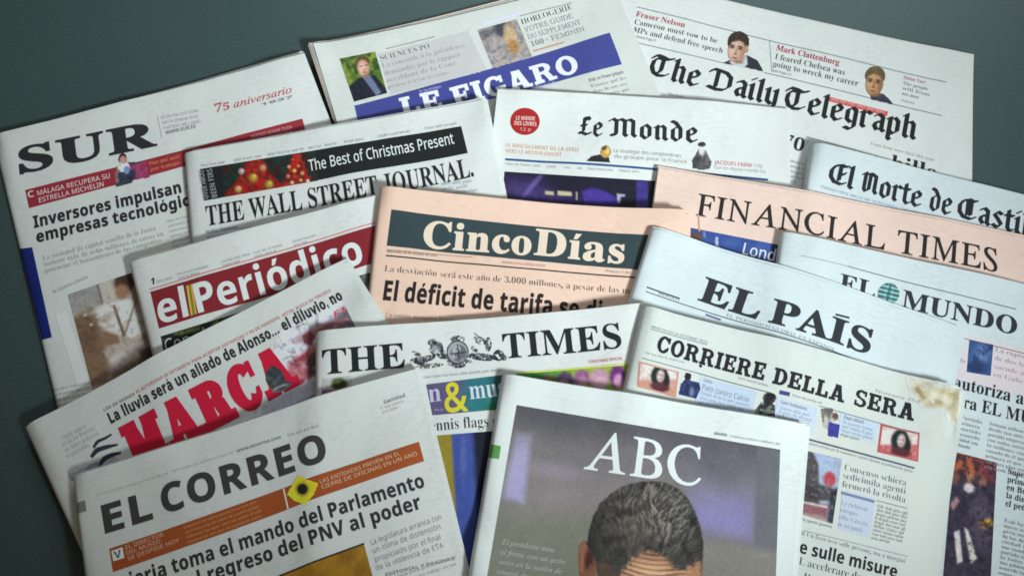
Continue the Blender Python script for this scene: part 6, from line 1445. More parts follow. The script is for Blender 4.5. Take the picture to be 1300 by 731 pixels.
def suit_man(X, Y):
    p = Paint(X, Y, (84, 112, 44))
    p.noise((140, 160, 60), 9, 51, .45, .65, .8).noise((40, 66, 26), 7, 57, .5, .68, .8)
    p.poly((32, 34, 48), [(440, 112), (456, 99), (476, 96), (490, 112), (496, 122), (448, 132)], 2.5)
    p.poly((110, 122, 150), [(460, 98), (470, 96), (484, 118), (478, 122)], 2)
    p.ell((90, 70, 44), 460, 80, 9.6, 8, -10, .2)
    p.ell((196, 152, 124), 461.5, 87, 7.6, 10.6, -8, .2).ell((222, 182, 156), 459.6, 86, 4.4, 7, -8, .8)
    for x, y in ((458.4, 84.4), (465, 83.2)):
        p.ell((80, 58, 48), x, y, 2.2, .9, -8, .4, .9)
    p.ell((150, 106, 86), 462.4, 88.4, 1.4, 1.2, -8, .5, .8)
    p.ell((136, 78, 70), 462.8, 92, 2.8, .9, -8, .4, .9)
    p.ell((150, 110, 90), 464, 97, 5, 2, -8, .6, .8)
    return p.grain(26, 4, 3)


n.picture('photograph', (431, 75), (476.5, 66), (491.5, 118.5), (449.5, 129.5), suit_man)
n.text('headline', 'SCIENCES PO', (484, 77.5), (546, 62), 7, 'serif', (84, 84, 84), off=-14)
for k, (s, a, b) in enumerate([('La concorde à la présidence', (486, 86.5), (591, 60)), ('demandée par le rapport', (489, 96), (585, 72)),
                               ('accablant de la Cour', (491, 105), (579, 83)), ('présidence de la Cour des comptes', (493, 113), (570, 94))]):
    n.text('small_print', s, a, b, 6.2 if k < 3 else 4.5, 'serif', (104, 104, 104), off=-13)
n.rule('rule_line', (490, 62.5), (552, 47), 1, (150, 150, 150))
n.rule('rule_line', (660, 21), (726, 4), 1, (150, 150, 150))
n.quad('panel', (609, 29), (661, 15), (662, 19), (611, 33), (206, 213, 222), 1)


def watch(X, Y):
    p = Paint(X, Y, (168, 164, 162))
    p.noise((128, 126, 126), 3, 61, .42, .60, .8)
    p.put((70, 72, 80), ell(X, Y, 637, 36, 11, 11, -16, .4))
    p.ell((196, 170, 130), 648, 48, 8, 17, -14, .3)
    p.ell((160, 120, 70), 652, 60, 7, 9, -14, .4)
    p.noise((176, 150, 120), 5, 66, .55, .70, .5)
    p.ell((84, 84, 92), 618, 43, 9, 6, -16, .5, .7)
    return p.grain(60, 2.5, 9)


n.picture('photograph', (606, 38.5), (656, 25), (675.5, 72), (626, 88), watch)
n.text('headline', 'HORLOGERIE', (663, 32), (727.5, 12), 7.5, 'serif', (66, 66, 70), off=-14)
for s, a, b in [('VOTRE GUIDE', (667, 41.5), (728, 23)), ('DU SUPPLÉMENT', (671, 50.5), (738, 31)), ('100 % FÉMININ', (675, 59.5), (743, 39.5))]:
    n.text('small_print', s.replace('É', 'E').replace('%', '-'), a, b, 6.5, 'roman', (98, 98, 102), off=2)
n.rule('rule_line', (677, 65.5), (716, 54), 1.3, (200, 130, 96))
n.text('small_print', 'Mali : la France prépare', (748, 104.5), (792, 93.5), 4.6, 'serif', (100, 80, 76))
n.lines('small_print', (751, 112), (797, 100.5), 4, (2.4, 7), 4.4, (108, 108, 110), 'serif', off=-8)
n.lines('headline', (560, 178), (700, 140), 2, (5, 17), 12, (60, 60, 64), 'serif')
n.done()

# ================================================================= 4  gothic masthead, red disc
n = Newspaper("white newspaper with centred two-word gothic masthead, red disc at its corner and dark violet picture",
              (632, 117.5), (1000, 140.5), (622, 205), 0.34, 0.0042, (222, 231, 233), lang='fr', spine='', seed=11, n_inner=5)
n.disc('red_disc', 666.5, 154.5, 18.8, 17.2, (168, 38, 40))
n.text('small_print', 'LE MONDE', (655, 152.5), (679, 153.5), 5, 'sansb', (238, 205, 200), lvl=3)
n.text('small_print', 'DES LIVRES', (653, 159), (681, 160.5), 5, 'sansb', (238, 205, 200), lvl=3)
n.text('small_print', '12 p', (660, 166), (674, 166.7), 3.6, 'sans', (236, 190, 186), lvl=3)
n.text('masthead', 'Le', (733, 172), (765, 174), 25, 'black', (38, 40, 44), off=6)
n.text('masthead', 'Monde', (771, 174), (886, 182), 25, 'black', (38, 40, 44), off=6, track=14)
n.text('headline', 'LE BASCULEMENT DE LA SYRIE', (642, 186.5), (735, 193), 5, 'sansb', (218, 140, 72), off=-12)
n.text('headline', 'VERS LE MOYEN-ORIENT', (642, 194), (713, 199), 5, 'sansb', (218, 140, 72), off=-12)
n.rule('rule_line', (641.5, 202.5), (975, 228.5), 2.6, (44, 84, 140))


def gold_head(X, Y):
    p = Paint(X, Y, (40, 40, 46))
    p.ell((206, 160, 76), 769, 193, 6.5, 8, 10, .2)
    p.ell((236, 204, 130), 771, 192, 3, 4, 10, .6)
    p.ell((90, 70, 40), 766, 188, 4, 3, 10, .4)
    return p


n.picture('cut_out', (744, 182), (778, 184), (778, 208), (744, 206), gold_head, 1.1, 3,
          cut=lambda X, Y: np.maximum(ell(X, Y, 769, 193, 7, 8.5), inside(X, Y, [(744, 205), (750, 198), (762, 196), (774, 201), (775, 207)])))
n.text('small_print', 'La stratégie des conglomérats', (779, 193.5), (865, 200.5), 4.6, 'sans', (112, 116, 122))
n.text('small_print', 'du groupe pour la France', (780, 200.5), (872, 208), 4.6, 'sans', (112, 116, 122))


def dress(X, Y):
    p = Paint(X, Y, (84, 84, 86))
    p.noise((122, 120, 118), 4, 71, .45, .62, .7)
    p.ell((216, 214, 212), 891, 190, 4, 8, 0, .3)
    p.ell((60, 54, 54), 891, 183.5, 5, 3, 0, .3)
    p.ell((58, 58, 62), 884, 207, 5, 9, 20, .5, .7)
    return p.grain(30, 3, 4)


n.picture('cut_out', (876, 179), (906, 180), (906, 218), (876, 216), dress, 1.1, 3,
          cut=lambda X, Y: np.maximum(ell(X, Y, 891, 184, 5.5, 4), inside(X, Y, [(886, 190), (896, 190), (904, 206), (902, 215), (891, 217), (879, 214), (878, 204)])))
n.text('headline', 'JACQUES FARM', (907, 208.5), (954, 212.5), 5, 'sansb', (206, 56, 76), off=-10)
n.text('small_print', 'ET AUSSI', (957, 212.5), (968, 213.5), 4, 'sans', (180, 184, 190))
n.lines('small_print', (907, 214.5), (972, 220), 1, 5, 4, (160, 164, 170), rag=0)
for a, b in ((642, 686), (694, 706), (716, 724), (733, 739), (746, 778), (786, 812)):
    n.lines('small_print', (a, 209.5 + (a - 642) * .06), (b, 209.5 + (b - 642) * .06), 1, 5, 3, (126, 132, 140), rag=0)


def night(X, Y):
    p = Paint(X, Y, (30, 25, 48))
    p.put((78, 62, 130), ell(X, Y, 668, 244, 34, 16, 10, .8) * .8)
    p.put((120, 104, 176), ell(X, Y, 676, 236, 20, 3, -50, .8) * .8)
    p.put((62, 46, 120), ell(X, Y, 700, 268, 70, 16, 0, .8))
    p.poly((70, 52, 148), [(738, 243), (752, 238), (768, 243), (784, 252), (784, 262), (742, 258)], 4)
    p.poly((196, 186, 150), [(692, 242.5), (703, 243.5), (703, 248), (692, 247)], 2)
    p.poly((206, 196, 160), [(708, 242.5), (726, 244), (726, 249), (708, 248)], 2)
    p.poly((180, 172, 150), [(731, 244), (733, 244), (733, 254), (731, 254)], 1.6)
    p.poly((176, 176, 196), [(783, 246), (794, 247), (793, 250), (788, 250), (787, 258), (784, 258)], 2)
    p.poly((70, 62, 156), [(808, 229), (823, 230), (823, 270), (808, 270)], 4, .8)
    p.poly((16, 14, 24), [(823, 228), (834, 230), (834, 272), (824, 272)], 3)
    return p.grain(22, 5, 9)


n.picture('photograph', (640.5, 218), (833, 230), (831, 290), (635, 282), night)
n.lines('headline', (850, 262), (985, 272), 2, 16, 12, (50, 52, 58), 'serif')
n.done()

# ================================================================= 5  black strip with red christmas trees
n = Newspaper("white newspaper with a black strip of red Christmas trees over condensed serif capitals",
              (233, 196.5), (613, 132.5), (243, 320), 0.34, 0.0056, (210, 212, 212), lang='en', spine='L', seed=14, n_inner=6)
n.quad('banner', (254, 215), (585.5, 160.5), (594, 194.5), (259, 255), (30, 33, 34))
X0 = 255
for a, b in ((255, 286), (297, 332), (340, 360), (362, 386), (392, 408), (413, 428), (437, 462), (480, 520), (540, 580)):
    n.lines('small_print', (a, 212.5 - (a - 255) * .167), (b, 212.5 - (b - 255) * .167), 1, 5, 3.2, (112, 114, 116), rag=0)


def trees(X, Y):
    p = Paint(X, Y, (32, 40, 38))
    p.noise((18, 56, 46), 8, 81, .5, .7, .8)
    p.poly((150, 24, 20), [(312, 205), (334, 202), (346, 224), (364, 238), (282, 251), (302, 228)], 6, .9)
    p.poly((140, 30, 20), [(371, 198), (378, 208), (397, 232), (357, 240), (366, 216)], 5, .9)
    r = random.Random(12)
    for cx, cy, w, h, n_ in ((322, 228, 40, 50, 90), (377, 219, 22, 44, 46)):
        for _ in range(n_):
            v = r.random() ** .7
            x = cx + (r.random() - .5) * 2 * w * v * .95
            y = cy - h * .55 + h * v + (cx - x) * .17
            p.ell((r.randint(120, 200), r.randint(16, 46), r.randint(14, 34)), x, y, r.uniform(3, 7) * (w / 40 * .5 + .5), r.uniform(2, 4.5), r.uniform(-60, 60), .5, .85)
    p.noise((70, 16, 18), 5, 87, .56, .7, .7)
    for x, y, q, c in ((322, 225.5, 6.2, (196, 140, 56)), (342, 234, 6, (176, 140, 56)), (334, 213.5, 5, (196, 120, 84)), (307, 217.5, 4.2, (176, 160, 150)),
                       (303, 240, 5, (196, 150, 92)), (367, 212, 2.4, (214, 150, 84)), (374, 217, 2.8, (226, 160, 84)), (384, 220, 2.8, (216, 140, 74)),
                       (366, 224, 2.4, (206, 130, 84)), (379, 211, 2.2, (216, 140, 84)), (371, 232, 2.6, (216, 170, 130)), (382, 229, 2.3, (220, 150, 84)), (391, 230, 2.6, (230, 204, 170)),
                       (372, 203, 2.4, (196, 60, 44))):
        p.ell(np.array(c) * .55, x - q * .15, y + q * .2, q, q, 0, .3)
        p.ell(c, x, y, q * .8, q * .8, 0, .5)
        p.ell(np.minimum(np.array(c) + 50, 250), x + q * .2, y - q * .25, q * .3, q * .3, 0, .7, .9)
    return p.grain(30, 2.4, 7)


n.picture('photograph', (281, 211), (400, 191.3), (404, 229.5), (285, 250.5), trees, 1.2, 2)
for k in (0, 1):
    n.lines('small_print', (265 + k * 11, 252 - k * 2), (258.5 + k * 10.5, 216 - k * 2), 1, 5, 7, (140, 142, 142), 'sansb', upper=True, rag=0, lvl=3)
n.text('headline', 'The Best of Christmas Present', (393, 217.5), (577, 182.5), 14, 'sans', (226, 230, 230), lvl=3, off=4)
n.text('masthead', 'THE WALL STREET JOURNAL.', (263, 287), (602, 224), 26, 'serif', BLK, off=1, arc=-.06)
n.text('headline', 'Nokia Siemens', (262, 297), (302, 290.5), 4.8, 'sansb', (72, 70, 130), off=-8)
n.rule('rule_line', (304, 290), (480, 262), .8, (170, 174, 182))
n.lines('small_print', (263, 303.5), (288, 299.5), 1, 6, 4.5, (100, 98, 150), 'sansb', rag=0, off=-10)
n.lines('small_print', (560, 236), (606, 231), 4, (.8, 6), 4, (120, 122, 150), rag=.3)
n.lines('small_print', (300, 306), (460, 280), 5, (.8, 6), 4, (140, 140, 146))
n.done()

# ================================================================= 6  regional gothic masthead at right
n = Newspaper("newspaper with long four-word gothic masthead and a thin dark red strip beneath it",
              (1029, 182), (1420, 280), (1012, 300), 0.34, 0.0100, (215, 228, 234), tint=(222, 228, 231), lang='es', spine='L', seed=17, n_inner=6)
for s, a, b in (('El', (1050, 231.5), (1083, 241)), ('Norte', (1090, 243), (1169, 264)), ('de', (1178, 266), (1207, 274)), ('Castilla', (1214, 276), (1334, 307.5))):
    n.text('masthead', s, a, b, 28, 'black', (38, 42, 50), off=8)
n.text('small_print', 'FUNDADO EN EL AÑO DE MIL OCHOCIENTOS CINCUENTA Y SEIS'.replace('Ñ', 'N'), (1042, 238.5), (1182, 277), 3.2, 'sans', (120, 150, 196))
n.rule('rule_line', (1185, 276.5), (1300, 306), 2, (44, 60, 110))


def strip(X, Y):
    return Paint(X, Y, (150, 60, 60)).noise((90, 44, 48), 9, 91, .4, .6).noise((190, 120, 110), 6, 95, .55, .7).grain(30, 4, 4)


n.picture('photograph', (1041, 246.5), (1150, 276), (1144, 300), (1036, 270), strip, 1.8)
n.lines('headline', (1170, 290), (1300, 324), 2, 16, 11, (60, 64, 70), 'serif')
n.done()

# ================================================================= 7  red banner with white lower-case masthead
n = Newspaper("newspaper with white lower-case sans masthead on brick-red banner, partly under the sports paper",
              (165, 336.5), (484, 248), (193, 448), 0.35, 0.0062, (192, 199, 197), tint=(236, 234, 231), lang='es', spine='L', seed=20, n_inner=6)
n.quad('banner', (191, 370.5), (486, 284), (498, 327), (202, 417), (122, 36, 42))
n.rule('rule_line', (190, 367.5), (478, 282.5), 1.2, (196, 120, 118))
n.text('masthead', 'el', (203, 411.5), (240, 400.8), 37, 'sansb', (226, 222, 222), off=3, lvl=3)
for k, c in enumerate(((206, 170, 70), (96, 120, 60), (206, 150, 60))):
    n.poly('masthead', [(236.5 + k * 2.6, 363 - k * .8), (239.1 + k * 2.6, 362.2 - k * .8), (245 + k * 2.6, 400 - k * .8), (242.4 + k * 2.6, 400.8 - k * .8)], c, 3)
n.text('masthead', 'Periódico', (252, 397.5), (463, 333), 37, 'sansb', (222, 217, 217), off=2, lvl=3)
n.text('price_mark', '1', (191.5, 362), (196, 360.6), 8, 'sansb', BLK, shear=.2)
n.lines('small_print', (199, 360), (219, 354), 1, 5, 4, (120, 118, 118), rag=0)
for a, b in ((226, 270), (282, 318), (322, 368), (372, 402)):
    n.lines('small_print', (a, 350 - (a - 226) * .285), (b, 350 - (b - 226) * .285), 2, (1, 5), 3.2, (120, 118, 120), rag=.3)


def strip2(X, Y):
    p = Paint(X, Y, (34, 38, 38))
    p.noise((70, 92, 46), 12, 101, .5, .7, .9, ax=2.5, rot=-.3)
    p.put((120, 130, 60), ell(X, Y, 262, 414, 50, 2.6, -17, .7) * .8)
    p.poly((110, 110, 112), [(456, 352), (490, 338), (496, 372), (466, 382)], 3, .8)
    p.noise((16, 20, 22), 7, 103, .5, .7, .7)
    return p.grain(36, 4, 4)


n.picture('photograph', (204, 427), (496, 338), (508, 384), (214, 476), strip2)
n.text('headline', 'Con el', (211, 447), (262, 432), 16, 'sans', (176, 184, 184), lvl=3)
n.done()

# ================================================================= 8  salmon paper with wide-set roman capitals
n = Newspaper("pale salmon newspaper with thin roman capitals in two words and a blue strip",
              (836, 214), (1332, 311), (829, 265), 0.34, 0.0046, (222, 230, 234), tint=(246, 212, 199), lang='en', spine='', seed=23, n_inner=5)
n.alb = .78
n.text('masthead', 'FINANCIAL TIMES', (883, 273), (1266, 345.5), 28, 'roman', (44, 40, 40), off=5, track=14)


def blue(X, Y):
    p = Paint(X, Y, (58, 84, 156))
    p.noise((76, 104, 176), 22, 111, .45, .7, .6)
    p.ell((96, 78, 72), 884, 301, 8, 7, 0, .5)
    p.poly((206, 214, 232), [(908.5, 301), (911.5, 301), (912, 313), (908, 312)], 1.4, .9)
    p.poly((150, 166, 206), [(893, 294), (895, 294), (896, 302), (893, 301)], 1.4, .8)
    p.poly((24, 30, 60), [(980, 306), (990, 308), (986, 340), (976, 338)], 5, .7)
    return p.grain(14, 4, 6)


n.picture('photograph', (868, 287.5), (1040, 321), (1030, 362), (858, 330), blue)
n.poly('photograph', [(885.5, 272), (887.5, 272.5), (889, 294), (887, 294)], (206, 160, 130), 2)
n.text('headline', 'London', (942, 322.5), (1006, 336), 14.5, 'sans', (226, 230, 240), lvl=3, off=6)
n.rule('rule_line', (1075, 352), (1310, 398), 1, (110, 90, 84))
n.lines('small_print', (1100, 362), (1300, 402), 4, 8, 5, (110, 96, 90), 'serif')
n.done()

# ================================================================= 9  salmon paper with dark slate banner
n = Newspaper("salmon newspaper with pale serif masthead on dark slate banner above a bold condensed headline",
              (481, 237), (869, 271), (465, 385), 0.36, 0.0068, (218, 222, 222), tint=(248, 208, 188), lang='es', spine='L', seed=26, n_inner=6,
              curls=[(1, 0, .035, .006)])
n.alb = .78
n.quad('banner', (497, 266), (828, 298.5), (821, 343), (491, 312), (54, 69, 73))
n.text('masthead', 'Cinco', (536, 313.5), (674, 324), 35, 'serif', (238, 212, 192), off=9, lvl=3)
n.text('masthead', 'Días', (677, 323), (792, 334.5), 34, 'serif', (238, 212, 192), off=9, lvl=3)
n.rule('rule_line', (490, 324.5), (812, 352.5), 1.7, (64, 50, 46))
n.rule('rule_line', (491, 317), (600, 326.5), .7, (150, 120, 104))
n.text('small_print', 'Miércoles 24 de octubre de 2012', (491.5, 320.5), (555, 326), 3.2, 'sansb', (64, 50, 46))
n.text('small_print', 'www.cincodias.com', (637, 334), (692, 339), 3.4, 'sans', (170, 84, 66), off=5)
n.text('small_print', 'Precio 1.80', (769, 345.5), (800, 348), 3.2, 'sans', (90, 74, 66))
n.text('headline', 'La desviación será este año de 3.000 millones, a pesar de las nuevas', (488, 344.5), (823, 374.5), 8.4, 'serif', (92, 74, 66), off=-13)
n.text('headline', 'El déficit de tarifa se dispara', (486, 380.5), (832, 413), 24.5, 'sansb', (44, 36, 36), off=9)
n.disc('small_print', 483, 398.5, 2.4, 2.4, (50, 40, 38), 2)
n.text('small_print', 'Un cambio normativo impide atajar el desfase de los costes eléctricos', (489, 401.5), (700, 420), 5.5, 'serif', (110, 90, 80), off=-8)
n.lines('small_print', (480, 412), (700, 433), 4, 7, 5, (116, 96, 86), 'serif', off=-8)
n.done()

# ================================================================= 10  globe between two words
n = Newspaper("newspaper with a green striped globe set between the two words of its serif masthead",
              (991, 295), (1366, 381.5), (984.5, 337), 0.46, 0.0072, (217, 231, 236), tint=(221, 227, 230), lang='es', spine='L', seed=29, n_inner=6)
n.rule('rule_line', (1017, 324.5), (1076, 338), .8, (160, 168, 178))
n.rule('rule_line', (1076, 338), (1290, 392.5), 1.1, (110, 118, 128))
NV = (48, 54, 66)
n.text('masthead', 'EL', (1065, 368), (1110, 380), 22, 'serif', NV, off=3)
n.text('masthead', 'MUNDO', (1144, 389.5), (1290, 425.5), 23, 'serif', NV, off=4, lvl=2)


def globe(X, Y):
    p = Paint(X, Y, (40, 116, 120))
    c, s = math.cos(.24), math.sin(.24)
    u = (X - 1128) * c + (Y - 373) * s
    v = -(X - 1128) * s + (Y - 373) * c
    for y0 in (-8.4, -3, 2.6, 8):
        p.put((206, 222, 226), np.clip(1.3 - np.abs(v - y0), 0, 1) * (np.abs(u) > 1.2))
    p.put((206, 222, 226), np.clip(1.0 - np.abs(np.abs(u) - 4.5 * np.sqrt(np.clip(1 - (v / 14) ** 2, 0, 1))), 0, 1) * .6)
    return p


n.picture('globe_emblem', (1112, 357), (1144, 357), (1144, 389), (1112, 389), globe, .8, 2, cut=lambda X, Y: ell(X, Y, 1128, 373, 14, 14, 0, .04))
n.rule('rule_line', (1000, 372), (1066, 389), 1, (130, 138, 148))
n.rule('rule_line', (1075, 391), (1330, 456), 1, (100, 106, 116))
n.quad('panel', (1222, 424), (1345, 455), (1336, 512), (1212, 480), (222, 220, 228), 1)


def portrait_blue(X, Y):
    p = Paint(X, Y, (58, 92, 148))
    p.ell((96, 132, 186), 1246, 450, 10, 13, 12, .6).ell((40, 62, 110), 1240, 466, 12, 8, 0, .6)
    p.noise((36, 58, 108), 8, 121, .5, .66, .7)
    return p.grain(30, 3, 3)


n.picture('photograph', (1230.5, 431), (1261, 437.5), (1257.5, 477), (1227, 472), portrait_blue, 1.4, 2)
for k, (s, c) in enumerate([('La ruptura', (110, 84, 96)), ('de dos barones', (110, 84, 96)), ('sacude al PP', (168, 92, 100)), ('en Galicia', (150, 110, 116))]):
    n.text('small_print', s, (1263.5 - k * .8, 446 + k * 10.5), (1263.5 - k * .8 + (36, 50, 44, 36)[k] * 1.3, 446 + k * 10.5 + (36, 50, 44, 36)[k] * .33), 6, 'serif', c, off=-10)
n.text('small_print', 'En', (1219, 459.5), (1224.5, 461), 4.5, 'sansb', (120, 110, 120))
n.text('headline', 'autoriza a', (1210.5, 491.5), (1299, 513.5), 16, 'serif', (38, 40, 48))
n.text('headline', 'tra EL MUNDO', (1216, 515.5), (1352, 549), 16, 'serif', (38, 40, 48))
n.lines('small_print', (1219, 531), (1247, 538), 6, (-.8, 7), 4.4, (96, 98, 106), 'serif', off=-5)
n.lines('small_print', (1256, 539), (1330, 557), 9, (-.8, 6.8), 4.4, (96, 98, 106), 'serif', off=-5)


def players(X, Y):
    p = Paint(X, Y, (70, 60, 82))
    p.put((172, 90, 56), ell(X, Y, 1228, 590, 26, 22, 10, .6))
    p.put((122, 56, 66), ell(X, Y, 1258, 594, 16, 18, 0, .6))
    p.noise((60, 40, 58), 10, 131, .52, .66, .8)
    p.poly((54, 50, 72), [(1204, 622), (1216, 606), (1240, 604), (1262, 618), (1262, 731), (1196, 731)], 12, .9)
    p.put((100, 92, 116), ell(X, Y, 1246, 660, 14, 34, -10, .6) * .6)
    p.ell((176, 120, 96), 1232, 606, 5, 7, 0, .4).ell((150, 100, 84), 1248, 612, 5, 6, 0, .4).ell((120, 80, 74), 1212, 606, 6, 8, 0, .4)
    p.ell((210, 208, 214), 1230, 619, 7, 6, 10, .35)
    p.poly((190, 150, 150), [(1206, 640), (1214, 630), (1218, 636), (1210, 648)], 4, .8)
    p.poly((216, 216, 218), [(1211, 675), (1218, 672), (1222, 712), (1215, 715)], 3)
    p.poly((214, 214, 216), [(1224, 669), (1229, 672), (1240, 708), (1232, 715)], 3)
    p.ell((196, 156, 70), 1252, 664, 9, 6, -15, .4)
    p.noise((46, 42, 56), 6, 137, .56, .7, .8)
    return p.grain(46, 4, 6)


n.picture('photograph', (1211, 573), (1265.5, 587), (1257, 745), (1196, 745), players)
for k, s in enumerate(['Supera la', 'primera fase', 'en Bruselas', 'la dimisión', 'el próximo']):
    n.text('headline', s, (1279.5 - k * .8, 601 + k * 10.2), (1279.5 - k * .8 + (40, 52, 50, 48, 46)[k], 601 + k * 10.2 + (10, 13, 12.5, 12, 11.5)[k]), 8, 'serif', (56, 58, 66))
n.lines('small_print', (1275, 662), (1330, 676), 11, (-.75, 6.6), 4.6, (86, 88, 96), 'serif', off=-5)
n.done()

# ================================================================= 11  two words with accent, double rule
n = Newspaper("plain white newspaper with heavy slab capitals in two words, accented, over fine double rules",
              (826, 290), (1220, 421), (795, 388), 0.32, 0.0068, (215, 230, 236), tint=(222, 229, 233), lang='es', spine='L', seed=32, n_inner=6)
SL = (48, 54, 60)
n.text('masthead', 'EL', (885.5, 380.5), (962, 405.5), 32.5, 'serif', SL, off=9)
n.text('masthead', 'PAÍS', (975, 408.5), (1103, 450), 32, 'serif', SL, off=9, track=-4)
n.text('small_print', 'EL PERIÓDICO GLOBAL EN ESPAÑOL'.replace('Ñ', 'N'), (922, 401.5), (1060, 446), 4, 'serif', (120, 128, 136), track=30, off=-8)
n.rule('rule_line', (821, 364.5), (863, 379), 1.6, (52, 58, 66))
n.text('small_print', 'MIERCOLES', (836, 373.5), (862, 382.5), 3, 'sans', (90, 96, 104))
n.rule('rule_line', (820, 370), (1180, 490), 1.1, (70, 78, 88))
n.rule('rule_line', (896, 399.5), (915, 406), 2.4, (92, 110, 150))
n.done()

# ================================================================= 12  red slab masthead, steepest tilt
n = Newspaper("steeply tilted sports paper with big red slab masthead and racing car picture",
              (35, 545), (437, 332.5), (100, 688), 0.40, 0.0048, (165, 167, 164), lang='es', spine='L', seed=35, n_inner=6)


def car(X, Y):
    p = Paint(X, Y, (178, 176, 182))
    p.noise((186, 186, 196), 20, 141, .45, .7, .6)
    p.poly((64, 66, 72), [(440, 388), (452, 396), (466, 414), (426, 420), (418, 408)], 14, .9)
    p.put((120, 74, 78), ell(X, Y, 412, 418, 34, 7, -22, .7))
    p.poly((96, 40, 46), [(384, 426), (394, 420), (400, 428), (396, 438), (386, 436)], 3)
    p.poly((146, 70, 76), [(366, 460), (384, 448), (398, 436), (412, 440), (406, 474), (380, 488), (364, 480)], 7, .85)
    p.poly((60, 52, 58), [(390, 452), (404, 444), (408, 470), (392, 480)], 6, .85)
    p.poly((120, 46, 54), [(372, 458), (390, 446), (392, 454), (376, 466)], 3, .8)
    p.noise((190, 170, 174), 5, 151, .56, .74, .35)
    p.noise((70, 56, 62), 6, 157, .58, .76, .4)
    p.poly((150, 152, 160), [(330, 514), (400, 482), (440, 470), (440, 500), (340, 540)], 6)
    p.poly((34, 40, 46), [(330, 534), (400, 502), (420, 500), (420, 518), (330, 548)], 6)
    p.poly((140, 50, 60), [(366, 490), (386, 480), (386, 485), (368, 495)], 2)
    return p.grain(34, 3, 6)


def wheel(X, Y):
    p = Paint(X, Y, (44, 47, 50))
    p.noise((70, 72, 74), 6, 163, .5, .68, .7)
    p.ell((118, 118, 120), 356, 493, 12, 3.6, -24, .5).ell((52, 50, 54), 357, 493.5, 8, 1.8, -24, .6)
    p.poly((120, 44, 52), [(364, 470), (372, 472), (370, 484), (362, 484)], 4, .8)
    return p.grain(26, 3, 4)


n.picture('photograph', (352, 421), (433, 378), (470, 452), (396, 530), car, 1.5, 1)
n.picture('photograph', (236, 569), (352, 421), (396, 530), (250, 606), car, 1.5, 1, cut=lambda X, Y: inside(X, Y, [(262, 560), (345, 508), (340, 468), (352, 425), (400, 520), (250, 604)]))
n.picture('cut_out', (332, 456), (376, 456), (376, 504), (332, 504), wheel, 1.0, 6,
          cut=lambda X, Y: np.maximum(ell(X, Y, 350, 481, 12, 17, -24), ell(X, Y, 358, 491, 14, 6, -24)))
n.text('headline', 'La lluvia será un aliado de Alonso… el diluvio, no', (141, 537.5), (436, 379.5), 13.5, 'sansb', (36, 36, 38), off=15)
n.text('small_print', 'LOS DE MONZA', (132.5, 522), (172, 501), 3.8, 'sansb', (60, 60, 60))
n.text('small_print', 'EL ASTURIANO ES OPTIMISTA PARA ACORTAR DISTANCIAS Y VA DE AGRESIVO  VETTEL BUSCA SU TERCERO', (174, 499.5), (421, 370), 4, 'sansb', (150, 50, 62))
n.text('masthead', 'MARCA', (173, 599), (383, 487), 60, 'fat', (158, 20, 44), track=-6, lvl=3)
n.text('race_emblem', 'F1', (425, 404), (438, 397), 8, 'sansb', (170, 60, 70), shear=.3)
for k, (s, x, y, L) in enumerate([('Todo sobre', 80, 559, 34), ('el Gran Premio', 81, 567, 46), ('en doce paginas', 84, 574, 48), ('especiales', 86, 582, 32)]):
    n.text('small_print', s, (x, y), (x + L * .88, y - L * .47), 6.5, 'sansb', (128, 126, 126), off=-26)


def kerb(X, Y):
    return Paint(X, Y, (140, 142, 156)).noise((110, 112, 126), 14, 161, .45, .65).grain(26, 5, 3)


n.picture('photograph', (84, 599), (150, 572), (190, 600), (96, 622), kerb, 1.8, 1, cut=lambda X, Y: inside(X, Y, [(86, 602), (104, 594), (140, 576), (166, 590), (172, 610), (100, 622)]))
n.curve('photograph', [(119, 568), (124, 560), (134, 556), (142, 551)], [3, 4, 3, 2], (40, 42, 48), 3)
n.curve('photograph', [(116, 580), (123, 571), (136, 567), (150, 564)], [4, 6, 5, 2], (40, 42, 48), 3)
n.curve('photograph', [(126, 592), (132, 582), (142, 577), (154, 574)], [3, 6, 5, 2], (40, 42, 48), 3)
n.curve('photograph', [(148, 590), (154, 587), (162, 585)], [2, 3, 2], (60, 62, 68), 3)
n.done()

# ================================================================= 13  crest between two words
n = Newspaper("white newspaper with engraved crest between two serif words and a yellow ampersand below",
              (401, 424), (816, 385.5), (400, 520), 0.42, 0.0068, (215, 221, 222), lang='en', spine='L', seed=38, n_inner=6)
n.text('masthead', 'THE', (410, 475.5), (515, 466), 32, 'serif', (34, 38, 42), off=2)
n.text('masthead', 'TIMES', (640, 455), (790, 441), 32.5, 'serif', (34, 38, 42), off=2)
SIL = [(581, 447, 14.5, 15.5, 0), (581, 430.5, 9.5, 5, 0), (554, 442, 9.5, 9, -30), (560, 449, 6, 7, -30), (548, 434, 6, 4, -25), (609, 432, 9, 5, 25), (620, 437, 4.6, 9.5, 0), (567, 453, 9, 3.6, 10),
       (633, 451, 7.5, 7.5, 0), (640, 454, 4, 4, 0), (612, 453, 20, 5, 6), (602, 443, 5.5, 3, 40), (539, 456, 15, 4.6, -15), (529, 449, 7, 3, 25), (526, 456, 6, 2.4, -20), (545, 464.5, 19, 3.2, -6),
       (582, 463.5, 10, 4, 0), (536, 461, 7, 5, 0), (606, 426, 6, 1.4, 40), (571, 460, 5, 4, 0), (595, 459, 5, 3, 0)]


def sil(X, Y):
    m = np.zeros(X.shape)
    for x, y, rx, ry, r in SIL:
        m = np.maximum(m, ell(X, Y, x, y, rx, ry, r, .05))
    wob = fbm(X, Y, 3.2, 301)
    return np.where((m > .5) & ~((wob < .30) & (np.hypot(X - 581, Y - 447) > 14)), 1, 0)


